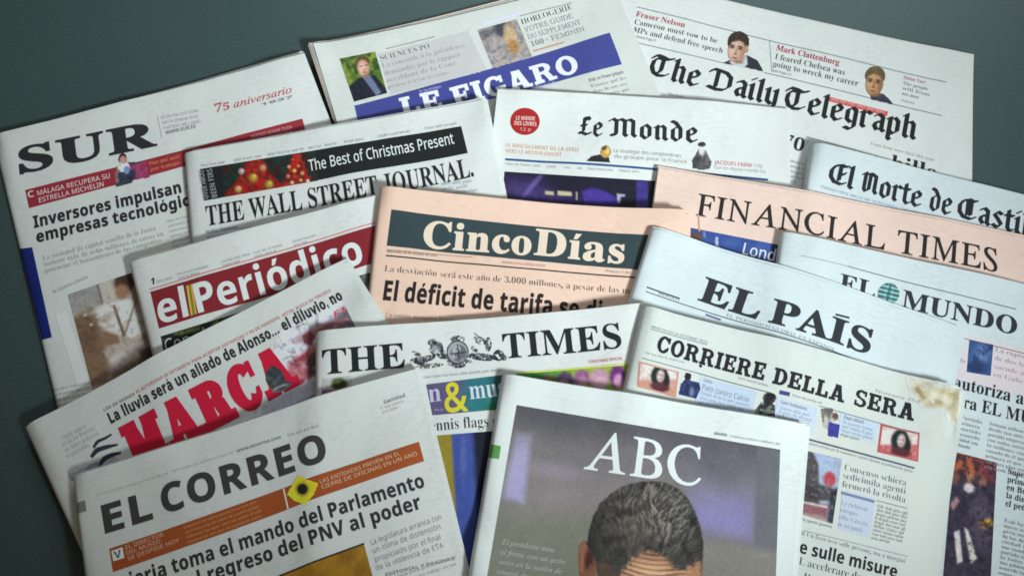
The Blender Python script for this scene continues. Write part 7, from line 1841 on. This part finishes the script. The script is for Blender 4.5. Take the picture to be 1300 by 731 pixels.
def crest(X, Y):
    p = Paint(X, Y, (84, 88, 94))
    p.noise((176, 182, 186), 3.0, 311, .50, .62, .85).noise((40, 44, 50), 3.4, 317, .50, .60, .9).noise((190, 196, 200), 2.2, 321, .58, .66, .7)
    for x, y, rx, ry, r in ((554, 442, 9, 8.5, -30), (612, 453, 20, 5, 6), (539, 456, 15, 4.6, -15), (633, 451, 7.5, 7.5, 0)):
        p.put((34, 38, 44), (ell(X, Y, x, y + 1, rx, ry, r, .2) - ell(X, Y, x - .6, y - .8, rx * .8, ry * .7, r, .4)).clip(0, 1) * .75)
    p.ell((150, 156, 162), 552, 443, 4.5, 5, -20, .4)
    p.ell((60, 64, 70), 581, 447, 14.5, 15.5, 0, .06).ell((160, 166, 170), 581, 447, 12.6, 13.4, 0, .08).ell((104, 108, 114), 582, 448, 10, 10.8, 0, .1)
    p.noise((176, 182, 186), 4, 331, .52, .62, .0)
    p.put((170, 176, 180), ell(X, Y, 582, 448, 10, 10.8) * sm(.52, .6, fbm(X, Y, 3.6, 337)))
    p.put((54, 58, 64), ell(X, Y, 582, 448, 10, 10.8) * (np.abs((X - 582) - .1 * (Y - 448)) < .8))
    p.put((54, 58, 64), ell(X, Y, 582, 448, 10, 10.8) * (np.abs((Y - 448) + .1 * (X - 582)) < .8))
    return p


n.picture('crest', (516, 420), (650, 418), (650, 470), (516, 473), crest, .75, 1, cut=sil)
n.lines('small_print', (538, 480.5), (636, 470.5), 1, 5, 3.2, (120, 124, 130), rag=0)


def plant(X, Y):
    p = Paint(X, Y, (190, 194, 192))
    p.ell((52, 60, 30), 431, 488, 10, 8, 0, .4).ell((92, 100, 50), 428, 484, 5, 3, 0, .6)
    p.ell((130, 60, 120), 414, 499, 12, 4, -8, .5)
    return p.grain(30, 3, 4)


n.picture('photograph', (409, 481), (446, 477), (448, 506), (408, 510), plant, 1.4, 1)


def teal(X, Y):
    p = Paint(X, Y, (96, 88, 124))
    p.put((44, 118, 128), sm(575, 602, X))
    p.put((40, 104, 60), sm(606, 626, X) * sm(500, 524, Y))
    p.put((30, 66, 62), sm(612, 634, X) * (1 - sm(486, 500, Y)) * .7)
    return p.grain(16, 6, 3)


n.picture('banner', (541, 488), (644, 475), (648, 518), (549, 527), teal, 1.8, 1)
n.text('headline', 'n', (545, 510.5), (560.5, 508.5), 24, 'serif', (196, 192, 222), lvl=3)
n.text('headline', '&', (565, 523), (595, 521), 36, 'sans', (214, 206, 52), off=12, lvl=3)
n.text('headline', 'music', (597, 506.5), (662, 500), 24, 'serif', (206, 214, 226), lvl=3)
n.lines('small_print', (552, 522), (563, 521), 1, 4, 3, (190, 190, 210), rag=0, lvl=3)
n.text('headline', 'Tennis flags off', (537, 548.5), (645, 539.5), 15, 'serif', (64, 60, 58), off=-8)


def row(X, Y):
    p = Paint(X, Y, (70, 140, 70))
    p.put((140, 170, 60), sm(690, 740, X))
    for x, y, rx, ry, c in ((695, 483, 10, 8, (120, 110, 80)), (717, 483, 11, 11, (90, 66, 100)), (739, 482, 11, 13, (146, 92, 140)), (761, 481, 12, 14, (196, 150, 176)), (784, 478, 10, 15, (110, 50, 120))):
        p.ell(c, x, y, rx, ry, 0, .3)
    for x, y, rx, ry, c in ((716, 487, 6, 6, (170, 126, 136)), (740, 486, 6, 8, (186, 140, 156)), (762, 486, 7, 8, (214, 170, 186)), (785, 484, 6, 9, (206, 150, 186)), (696, 487, 5, 5, (170, 150, 120))):
        p.ell(c, x, y, rx, ry, 0, .4)
    return p.grain(40, 4, 5)


n.picture('banner', (655, 475), (798, 463.5), (797, 512), (655, 524), row, 1.5, 1)
n.rule('rule_line', (655, 473.3), (798, 461.8), 2, (206, 212, 90), 2)
n.text('headline', 'CHRISTMAS SPECIAL', (747.5, 461), (791, 456.5), 3.6, 'sansb', (196, 52, 78))


def blues(X, Y):
    p = Paint(X, Y, (66, 84, 160))
    k = (Y - 550) * .06
    p.put((150, 134, 50), 1 - sm(571, 575, X - k))
    p.put((22, 24, 44), sm(596, 606, X - k))
    p.put((96, 112, 180), ell(X, Y, 588, 580, 4, 30, 0, .7) * .6)
    return p.grain(16, 6, 3)


n.picture('photograph', (550, 553), (650, 545), (650, 731), (556, 740), blues, 2, 1)
n.done()

# ================================================================= 14  yellowed italian paper with torn corner
n = Newspaper("yellowed newspaper with condensed slab capitals in three words and crumpled tan corner",
              (816, 387.5), (1219, 495), (788, 505), 0.42, 0.0068, (228, 233, 226), tint=(221, 223, 218), lang='it', spine='L', seed=41, n_inner=6,
              curls=[(1, 0, .04, .004)], crumple=[(1, .03, .035, .005)], stain=(.765, .752, .70))
n.alb = .80
n.text('small_print', 'MERCOLEDI 24 OTTOBRE 2012', (827, 416), (898, 436), 3, 'sans', (110, 112, 110))
n.rule('rule_line', (826, 417.5), (898, 437.5), .9, (130, 132, 128))
n.text('masthead', 'CORRIERE', (832.5, 445.5), (969, 483), 21, 'slab', (38, 38, 40), track=34)
n.text('masthead', 'DELLA', (980, 486.5), (1071, 511.5), 21, 'slab', (38, 38, 40), track=34)
n.text('masthead', 'SERA', (1084, 514), (1159.5, 534.5), 21, 'slab', (38, 38, 40), track=34)
n.disc('masthead', 889.5, 464.5, 2, 2, (40, 40, 42), 2, 0, 8)
n.lines('small_print', (819, 449), (868, 461), 1, 5, 3, (130, 132, 130), rag=0)
n.rule('rule_line', (815, 454.5), (884, 473), .9, (110, 112, 112))
n.rule('rule_line', (884, 473), (980, 499), 1.1, (96, 100, 104))
n.rule('rule_line', (1040, 515), (1168, 551), 1, (120, 124, 128))
n.lines('small_print', (937, 480.5), (974, 490.5), 1, 5, 3, (120, 122, 122), rag=0)
n.quad('flag_mark', (990, 495), (1003, 498), (1002, 503), (989, 500), (74, 72, 130), 2)
n.lines('small_print', (1006, 503), (1044, 513), 1, 5, 3, (120, 122, 122), rag=0)
n.text('small_print', 'Numero 252', (1112, 497.5), (1168, 511.5), 3.4, 'sans', (120, 120, 116))


def woman(x0, y0, kx, warm):
    def f(X, Y):
        u, v = (X - x0) / kx, (Y - y0) / kx
        p = Paint(X, Y, (230, 224, 214))
        p.put(warm, sm(3, 7, v))
        p.noise((216, 170, 150), 4, 171, .5, .65, .6)
        p.ell((30, 44, 38), x0 - 2 * kx, y0 - 1 * kx, 10 * kx, 13 * kx, 15, .2)
        p.ell((34, 36, 36), x0 + 4 * kx, y0 + 5 * kx, 7.5 * kx, 12 * kx, -5, .25)
        p.ell((90, 44, 50), x0 - 1 * kx, y0 + 14 * kx, 12 * kx, 6 * kx, 12, .3)
        p.ell((226, 208, 198), x0, y0, 4.8 * kx, 7.6 * kx, 8, .4)
        p.ell((190, 160, 146), x0 + 2.6 * kx, y0 + 1 * kx, 2 * kx, 6 * kx, 8, .7, .7)
        for dx in (-2, 2):
            p.ell((110, 90, 84), x0 + dx * kx, y0 - 1 * kx + dx * .2 * kx, 1.5 * kx, .9 * kx, 8, .8, .7)
        p.ell((160, 84, 80), x0 - .3 * kx, y0 + 4 * kx, 1.8 * kx, .9 * kx, 8, .8, .7)
        return p.grain(16, 3, 4)
    return f


n.quad('picture_frame', (811, 458.5), (862, 472), (858, 504.5), (808.5, 490.5), (212, 150, 128), 1)
n.picture('portrait', (813, 461), (859.5, 473), (856, 502), (811, 489), woman(838.5, 477, 1.0, (206, 150, 126)), 1.1, 2)


def jersey(X, Y):
    p = Paint(X, Y, (54, 66, 110))
    p.noise((38, 48, 84), 7, 181, .5, .65)
    p.ell((46, 40, 44), 873.5, 477, 4.4, 5, 0, .2)
    p.ell((150, 160, 190), 878, 497, 3, 6, 5, .5, .7)
    return p.grain(20, 3, 4)


n.picture('cut_out', (858, 470), (894, 478), (890, 512), (858, 504), jersey, 1.1, 2,
          cut=lambda X, Y: np.maximum(ell(X, Y, 873.5, 477.5, 4.8, 6), inside(X, Y, [(864, 486), (870, 481), (888, 485), (890, 494), (884, 507), (861, 501)])))
n.quad('panel', (889, 477.5), (961, 497), (953, 534), (882, 514), (200, 215, 229), 1)
n.text('small_print', 'Calcio', (893, 484), (904, 487), 3.6, 'sansb', (60, 66, 76))
n.text('headline', 'Pato contro Calciomercato'[:18], (891, 494), (950, 510.5), 7, 'sans', (104, 112, 122), off=-4)
n.lines('small_print', (890, 500), (952, 517), 3, (-1.6, 6), 3.8, (96, 104, 114), last=.8)


def jester(X, Y):
    p = Paint(X, Y, (118, 124, 112))
    p.noise((44, 46, 48), 6, 191, .42, .56, .95).noise((200, 200, 190), 4, 197, .58, .7, .7)
    p.ell((34, 34, 38), 978, 503, 8, 6, -25, .25).ell((40, 40, 44), 974, 510, 4, 5, 0, .3)
    return p.grain(30, 3, 4)


n.picture('cut_out', (954, 496), (988, 500), (986, 542), (954, 536), jester, 1.1, 2,
          cut=lambda X, Y: np.maximum(ell(X, Y, 977, 505, 9, 8), inside(X, Y, [(958, 520), (966, 510), (978, 508), (985, 516), (984, 536), (956, 530)])))
n.quad('panel', (988, 504), (1038, 518), (1031, 552), (980, 538), (206, 220, 232), 1)
n.text('small_print', 'Caso Fondazione', (991, 512), (1024, 521), 4.6, 'sansb', (70, 78, 90))
n.lines('small_print', (990, 519), (1032, 530), 5, (-1.4, 5.2), 3.8, (104, 112, 122))


def reader(X, Y):
    p = Paint(X, Y, (190, 186, 176))
    p.ell((92, 84, 76), 1051, 521, 7, 4, 10, .4)
    p.ell((206, 196, 180), 1046, 530, 6, 8, 0, .4)
    p.noise((110, 104, 96), 4, 201, .5, .62, .8)
    p.ell((110, 80, 70), 1060, 528, 3.6, 4, 0, .3)
    p.poly((70, 66, 150), [(1052, 535), (1066.5, 538.5), (1064.5, 557), (1050, 553)], 1.5)
    return p.grain(24, 3, 4)


n.picture('cut_out', (1040, 514), (1072, 522), (1066, 560), (1040, 552), reader, 1.1, 2,
          cut=lambda X, Y: np.maximum.reduce([inside(X, Y, [(1041, 518), (1058, 517), (1056, 548), (1045, 542)]), ell(X, Y, 1060, 529, 5, 6), inside(X, Y, [(1052, 535), (1066.5, 538.5), (1064.5, 557), (1050, 553)])]))
n.text('small_print', 'Dopo Monti', (1071, 531), (1096, 538), 4.6, 'sansb', (70, 78, 90))
n.quad('panel', (1068, 524), (1116, 537), (1110, 562), (1063, 549), (205, 221, 230), 1)
n.lines('small_print', (1070, 537), (1110, 548), 4, (-1, 5.2), 3.8, (104, 112, 122))
n.quad('picture_frame', (1118, 538), (1167.5, 549), (1165.5, 586), (1113.5, 573.5), (196, 96, 96), 1)
n.picture('portrait', (1120.5, 541), (1165, 551), (1163, 583.5), (1116.5, 571.5), woman(1144, 559, 1.05, (200, 96, 96)), 1.1, 2)
n.rule('rule_line', (1021, 556), (1161, 594), 2.2, (88, 98, 110))
n.text('small_print', 'In piazza corteo per la manovra e scontri davanti al parlamento greco', (1022, 562.5), (1158, 600), 3.6, 'sans', (124, 130, 138))


def street(X, Y):
    p = Paint(X, Y, (176, 192, 214))
    p.poly((84, 78, 78), [(1018, 568), (1032, 574), (1039, 590), (1040, 640), (1014, 640)], 4)
    p.noise((56, 50, 52), 5, 211, .52, .62, .0)
    p.ell((196, 70, 82), 1053, 608, 7.6, 9.5, 0, .25)
    p.poly((70, 62, 64), [(1014, 618), (1040, 614), (1066, 622), (1064, 636), (1014, 634)], 5, .9)
    p.poly((150, 88, 92), [(1014, 636), (1052, 640), (1050, 660), (1014, 652)], 5, .9)
    p.poly((186, 150, 140), [(1020, 650), (1050, 656), (1048, 664), (1016, 656)], 4, .9)
    p.poly((44, 46, 54), [(1054, 626), (1066, 616), (1064, 668), (1050, 662)], 5, .9)
    p.poly((220, 216, 212), [(1016, 635), (1050, 642), (1050, 644.5), (1016, 637.5)], 1.6)
    p.noise((160, 150, 148), 4, 217, .58, .74, .6)
    return p.grain(40, 3, 4)


n.picture('photograph', (1020.5, 571), (1069, 582.5), (1057, 664.5), (1016, 652), street)
n.lines('small_print', (1017, 660), (1056, 670), 1, 5, 3.4, (80, 84, 90), rag=0)
for s, a, b in (('Consenso schiera', (1072, 596.5), (1150, 616.5)), ('sedicimila agenti', (1070, 606.5), (1149, 627)), ('fermerò la rivolta', (1069, 617.5), (1149, 638))):
    n.text('headline', s.replace('ò', 'ó'), a, b, 8.6, 'serif', (106, 112, 120), off=-14)
n.quad('panel', (1069, 622), (1111, 633), (1104, 682), (1064, 671), (206, 214, 226), 1)
n.rule('rule_line', (1068, 625), (1110, 636.5), 3.4, (128, 138, 170), 2)
for k, s in enumerate(['Le richieste', 'europee', 'alla Grecia', 'in sei punti']):
    n.text('small_print', s, (1067.5 - k * 1.2, 640 + k * 9), (1067.5 - k * 1.2 + (34, 22, 36, 30)[k], 640 + k * 9 + (9.3, 6, 9.8, 8.2)[k]), 6, 'serif', (104, 112, 130), off=-12)
n.rule('rule_line', (1113, 635), (1152, 645), .9, (120, 126, 132))
n.lines('small_print', (1114, 643.5), (1153, 653.5), 9, (-1, 5), 3.7, (104, 106, 110), rag=.03, off=4)
n.rule('rule_line', (1020, 673), (1152, 706), .8, (150, 154, 160))
n.text('headline', 'di Un fisco teso sulle persone, ma a margini', (1016, 678.5), (1149, 714.5), 6, 'serif', (100, 102, 106), off=-12)
n.text('headline', 'e sulle misure', (1014.5, 701), (1138, 733), 15.5, 'sansb', (34, 34, 36), off=4)
n.text('headline', 'L accelerare da una', (1014, 716), (1116, 743), 10.5, 'serif', (76, 78, 84), off=-14)
n.lines('small_print', (1020, 733), (1120, 758), 14, 9, 7, (100, 102, 108), 'serif', off=-10)


def tan(X, Y):
    p = Paint(X, Y, (212, 200, 160))
    p.noise((172, 148, 98), 14, 221, .44, .66, .55).noise((226, 218, 188), 12, 227, .52, .68, .8, rot=.5, ax=2.4)
    p.poly((132, 106, 60), [(1160, 492), (1166, 490), (1176, 506), (1170, 508)], 5, .6)
    p.poly((232, 226, 200), [(1168, 492), (1176, 494), (1206, 510), (1204, 514)], 5, .8)
    p.grain(22, 5, 8)
    m = TANCUT(X + (fbm(X, Y, 12, 233) - .5) * 8, Y + (fbm(X, Y, 12, 239) - .5) * 8)[..., None]
    p.c = np.array((226., 230, 224)) * (1 - m) + p.c * m
    return p


TANCUT = lambda X, Y: inside(X, Y, [(1154, 480), (1180, 487), (1222, 496), (1218, 540), (1208, 534), (1203, 520), (1188, 515), (1178, 517), (1168, 509), (1160, 500)], 13)
n.picture('stained_corner', (1146, 470), (1218, 494.5), (1213, 556), (1140, 528), tan, 1.4, 1, cut=lambda X, Y: np.where(TANCUT(X, Y) > .03, 1, 0))
n.done()

# ================================================================= 15  heavy sans masthead, orange banner
n = Newspaper("newspaper with heavy sans capitals above an orange banner carrying a yellow diamond",
              (92, 606.5), (529.5, 469.5), (111, 735), 0.40, 0.0068, (180, 185, 185), lang='es', spine='L', seed=44, n_inner=5)
n.lines('small_print', (124, 629), (214, 601.5), 1, 5, 3.2, (160, 160, 158), rag=0)
n.lines('small_print', (220, 599), (297, 575), 1, 5, 3.2, (160, 160, 158), rag=0)
n.text('small_print', 'www.elcorreo.com', (301, 574), (357, 556), 4, 'sansb', (70, 70, 70))
n.lines('small_print', (366, 554), (405, 541.5), 1, 5, 3.4, (120, 120, 120), rag=0)
n.text('masthead', 'EL', (133.5, 676.5), (195, 657.5), 34.5, 'sansb', (54, 54, 54), off=10, track=16)
n.text('masthead', 'CORREO', (208, 652), (417, 583), 34.5, 'sansb', (54, 54, 54), off=10, track=18)
n.picture('grey_tab', (97, 638), (108, 634.5), (110, 648), (99, 651.5), lambda X, Y: Paint(X, Y, (112, 112, 110)).grain(16, 3, 5), .9, 1)
n.text('small_print', 'Sanidad', (488, 512.5), (515, 503.5), 4.6, 'sansb', (60, 60, 60))
n.lines('small_print', (484, 519.5), (518, 508.5), 2, (1.2, 5), 3, (150, 150, 150), rag=.2)
n.quad('banner', (139, 696), (532, 560.5), (538.5, 585), (143.5, 725.5), (140, 70, 34), 1)
n.poly('banner', [(359, 620), (360.8, 619.4), (366.8, 645.8), (365, 646.4)], (226, 200, 186), 2)
n.quad('banner', (141.5, 699), (155.5, 694), (158, 707.5), (144, 712), (222, 214, 206), 2)
n.text('banner_text', 'V', (146, 709), (155, 706), 9, 'sansb', (90, 80, 76), lvl=4)
n.text('banner_text', 'EL DIRECTOR', (160, 697), (208, 680), 5, 'sans', (196, 156, 136), off=2, lvl=3)
n.text('banner_text', 'DEL MUSEO', (161, 704), (204, 688.5), 5, 'sans', (196, 156, 136), off=2, lvl=3)
n.text('banner_text', 'SE DESPIDE HOY', (163, 711), (228, 687), 5, 'sans', (196, 156, 136), off=2, lvl=3)
n.lines('banner_text', (234, 671), (338, 633.5), 4, (1.6, 6.2), 3.6, (186, 140, 92), lvl=3, rag=.15, last=.9)
n.text('banner_text', 'LAS ENTIDADES PREVEN EN EL', (407, 613.5), (508, 577), 5, 'sans', (206, 160, 134), off=1, lvl=3)
n.text('banner_text', 'CIERRE DE OFICINAS EN UN ANO', (409, 620.5), (530, 577.5), 5, 'sans', (206, 160, 134), off=1, lvl=3)


def diamond(X, Y):
    p = Paint(X, Y, (206, 190, 44))
    p.noise((186, 166, 34), 7, 231, .45, .65, .7)
    p.ell((120, 110, 36), 384, 620.5, 9.4, 9.4, 0, .2, .6)
    p.ell((30, 30, 30), 384, 620.5, 6.6, 6.6, 0, .16)
    return p


DIA = [(378.5, 602), (388, 607), (405, 613), (399, 628), (388, 641), (374, 636), (363.5, 627), (371, 614)]
n.picture('diamond_sign', (361, 600), (408, 600), (408, 643), (361, 643), diamond, 1.1, 3, cut=lambda X, Y: inside(X, Y, DIA, 1))
n.text('headline', 'Tejeria toma el mando del Parlamento', (141, 753), (540, 617.5), 18, 'sansb', (44, 44, 46), off=7)
n.text('headline', 'tras el regreso del PNV al poder', (188, 764), (536, 644.5), 18, 'sansb', (44, 44, 46), off=7)
for s, a, b in (('La legislatura arranca con', (472, 691.5), (561, 658.5)), ('un clima de distensión', (474, 702), (560, 670.5)),
                ('propiciado por el final', (477, 713), (560, 684)), ('de la violencia de ETA', (478, 724), (564, 694.5))):
    n.text('small_print', s, a, b, 7, 'sans', (120, 120, 122), off=-3)
n.text('small_print', 'EDITORIAL Y PÁGINAS'.replace('Á', 'A'), (490, 731), (577, 710), 4, 'sansb', (80, 80, 82))
n.lines('small_print', (480, 742), (580, 708), 3, 8, 4, (120, 120, 122))


def ochre(X, Y):
    p = Paint(X, Y, (142, 104, 30))
    p.noise((110, 76, 22), 26, 241, .42, .66, .6)
    return p.grain(18, 7, 4)


n.picture('photograph', (352, 731.5), (462, 689.5), (500, 830), (386, 868), ochre, 2, 1)
n.rule('photograph', (350, 732.5), (462.5, 689.5), 2, (44, 34, 24), 2)
n.lines('small_print', (486, 768), (598, 732), 16, 8, 5, (120, 122, 122))
n.lines('small_print', (160, 800), (330, 746), 16, 8.5, 5.4, (120, 122, 122))
n.done()

# ================================================================= 16  front: portrait cover
n = Newspaper("front newspaper with grey cover picture of a man's grey-haired head under three white capitals",
              (637, 475), (1021, 539.5), (601, 690), 0.40, 0.0088, (200, 205, 206), tint=(240, 241, 239), lang='es', spine='L', seed=47, n_inner=6,
              curls=[(0, 0, .04, .002)])


def cover(X, Y):
    p = Paint(X, Y, (112, 107, 109))
    D = Y - (X - 650) * .16
    p.put((132, 125, 126), sm(545, 625, D) * (1 - sm(800, 900, X)) * .9)
    p.put((119, 119, 106), sm(628, 676, Y) * (1 - sm(720, 900, X)) * .95)
    p.put((80, 78, 84), (1 - sm(512, 562, D)) * .92)
    p.put((160, 154, 192), inside(X, Y, [(655, 548), (675, 551), (665, 638), (640, 631)], 12) * sm(505, 600, Y))
    p.put((146, 136, 152), ell(X, Y, 708, 598, 34, 9, 6, .8) * .6)
    p.put((128, 122, 166), inside(X, Y, [(866, 574), (962, 592), (957, 686), (880, 672)], 30) * sm(585, 660, Y - (X - 880) * .05))
    p.put((92, 88, 104), ell(X, Y, 912, 588, 46, 24, 10, .8) * .6)
    p.put((98, 98, 106), inside(X, Y, [(962, 568), (994, 573), (990, 760), (954, 760)], 8) * .85)
    p.put((124, 120, 114), sm(676, 692, Y - (X - 880) * .14) * sm(866, 896, X))
    p.grain(10, 22, 17)
    # ear
    p.poly((116, 74, 58), [(735, 692), (741, 686), (750, 688), (756, 700), (756, 760), (738, 760), (734, 712)], 3)
    p.poly((146, 98, 78), [(736, 694), (741, 688), (747, 690), (742, 700), (740, 730), (736, 722)], 3.5, .8)
    p.ell((64, 38, 34), 748, 710, 5, 12, 6, .5)
    p.ell((126, 80, 66), 750, 724, 4, 8, 6, .6, .7)
    # head
    HEAD = [(744.5, 690), (748, 672), (753, 655), (762, 639), (775, 626), (790, 617), (808, 611.5), (828, 609.5), (846, 612.5), (861, 620), (873, 632), (882, 648), (889, 668), (893, 690), (892, 712),
            (890, 740), (886, 790), (872, 850), (788, 850), (764, 790), (760, 740), (756, 712)]
    wob = (fbm(X, Y, 5, 301) - .5) * 2.2
    m = inside(X + wob, Y + wob, HEAD, 3)
    th = np.arctan2(Y - 742, X - 808) + (fbm(X, Y, 24, 271) - .5) * 2.6
    st = streaks(X, Y, th, 1.35, 251, 5, .8)
    st2 = streaks(X, Y, th + .5 * np.sin(X / 9.0), 2.6, 257, 4)
    g = sm(.40, .66, st * .55 + st2 * .45)
    hi = ell(X, Y, 840, 650, 56, 42, 24, .9)
    side = sm(0, 34, np.minimum(X - 744, 896 - X))
    base = np.zeros(X.shape + (3,)) + np.array((58, 55, 52.))
    base = base * (.72 + .28 * side)[..., None]
    lite = np.array((124, 116, 106.)) * (1 - hi)[..., None] * .8 + np.array((176, 168, 160.)) * hi[..., None]
    k = (g * (.30 + .40 * hi) * (.5 + .5 * side))[..., None]
    hair = base * (1 - k) + lite * k
    warm = ell(X, Y, 806, 668, 34, 26, -20, .9)[..., None] * .22
    hair = hair * (1 - warm) + np.array((112, 92, 82.)) * warm
    dk = sm(.52, .74, fbm(X, Y, 11, 263))[..., None]
    hair = hair * (1 - .3 * dk)
    p.c = p.c * (1 - m[..., None]) + hair * m[..., None]
    # forehead with an uneven hairline
    FORE = [(774, 760), (781, 742), (790, 726), (799, 712), (810, 703), (823, 699), (836, 701), (846, 708), (853, 717), (864, 722), (876, 717), (885, 709), (891, 716), (889, 780), (874, 850), (786, 850), (768, 790)]
    uneven = (streaks(X, Y, th, 2.2, 281, 3) - .5) * 16
    f = inside(X + uneven * .3, Y + uneven, FORE, 7)
    skin = np.zeros(X.shape + (3,)) + np.array((150, 108, 82.))
    skin = skin + ell(X, Y, 826, 726, 32, 15, 8, .9)[..., None] * np.array((66, 60, 52.))
    skin = skin + ell(X, Y, 876, 728, 12, 16, 0, .9)[..., None] * np.array((22, 18, 14.))
    bow = Y - 4.5 * np.sin((X - 792) / 21.0) - (X - 830) * .12 + 3.4 * (fbm(X, Y, 16, 277) - .5)
    w = .5 + .5 * np.cos((bow - 705.5) / 6.6 * 2 * math.pi)
    wm = w ** 2.4 * ell(X, Y, 826, 724, 44, 26, 6, .5) * (.5 + .8 * nz(X, Y, 14, 283)).clip(0, 1)
    skin = skin * (1 - .5 * wm[..., None])
    p.c = p.c * (1 - f[..., None]) + skin * f[..., None]
    p.poly((88, 66, 54), [(757, 716), (772, 712), (784, 736), (778, 760), (764, 760)], 9, .8)
    # brows, eyes, nose and mouth of the bowed face, below the photograph's edge
    for x in (802, 858):
        p.ell((62, 46, 40), x, 757 + (x - 830) * .12, 17, 3.6, 7, .4)
        p.ell((112, 78, 62), x, 769 + (x - 830) * .12, 13, 6, 7, .6, .8)
        p.ell((58, 42, 38), x, 770 + (x - 830) * .12, 7, 2.6, 7, .4)
    p.poly((128, 88, 68), [(827, 770), (837, 771), (842, 800), (820, 798)], 6, .7)
    p.ell((110, 66, 58), 829, 819, 17, 3.6, 7, .4)
    return p.grain(14, 2.6, 9)


n.picture('cover_picture', (656, 514), (990.5, 570.5), (981, 850), (598, 850), cover, 1.0, 1)
n.lines('small_print', (600, 866), (975, 872), 5, 9, 6, (110, 112, 114), 'serif', off=-6)
n.text('masthead', 'ABC', (741, 594.5), (889, 617.5), 50, 'roman', (228, 231, 233), off=5, lvl=3, track=16)
n.text('small_print', 'MADRID', (907, 551.5), (923, 554), 3.6, 'sansb', (90, 92, 96))
n.lines('small_print', (927, 554.5), (990, 565), 1, 5, 3, (150, 152, 156), rag=0)
n.picture('green_tab', (622.5, 563.5), (636, 566), (633.5, 582.5), (620, 580.5), lambda X, Y: Paint(X, Y, (84, 150, 66)).grain(10, 4, 5), .9, 1)
n.text('small_print', '24', (625, 577), (632, 578.2), 6, 'sansb', (50, 90, 44))
for k, (s, L) in enumerate([('El presidente mira', 66), ('al frente con un gesto', 82), ('serio en la sesión de', 80), ('control de este martes', 82), ('en la Cámara Baja', 70)]):
    n.text('headline', s, (637 - k * 2, 690 + k * 12.5), (637 - k * 2 + L, 690 + k * 12.5 + L * .16), 6.4, 'ital', (178, 178, 176), off=2, lvl=3)
n.done()
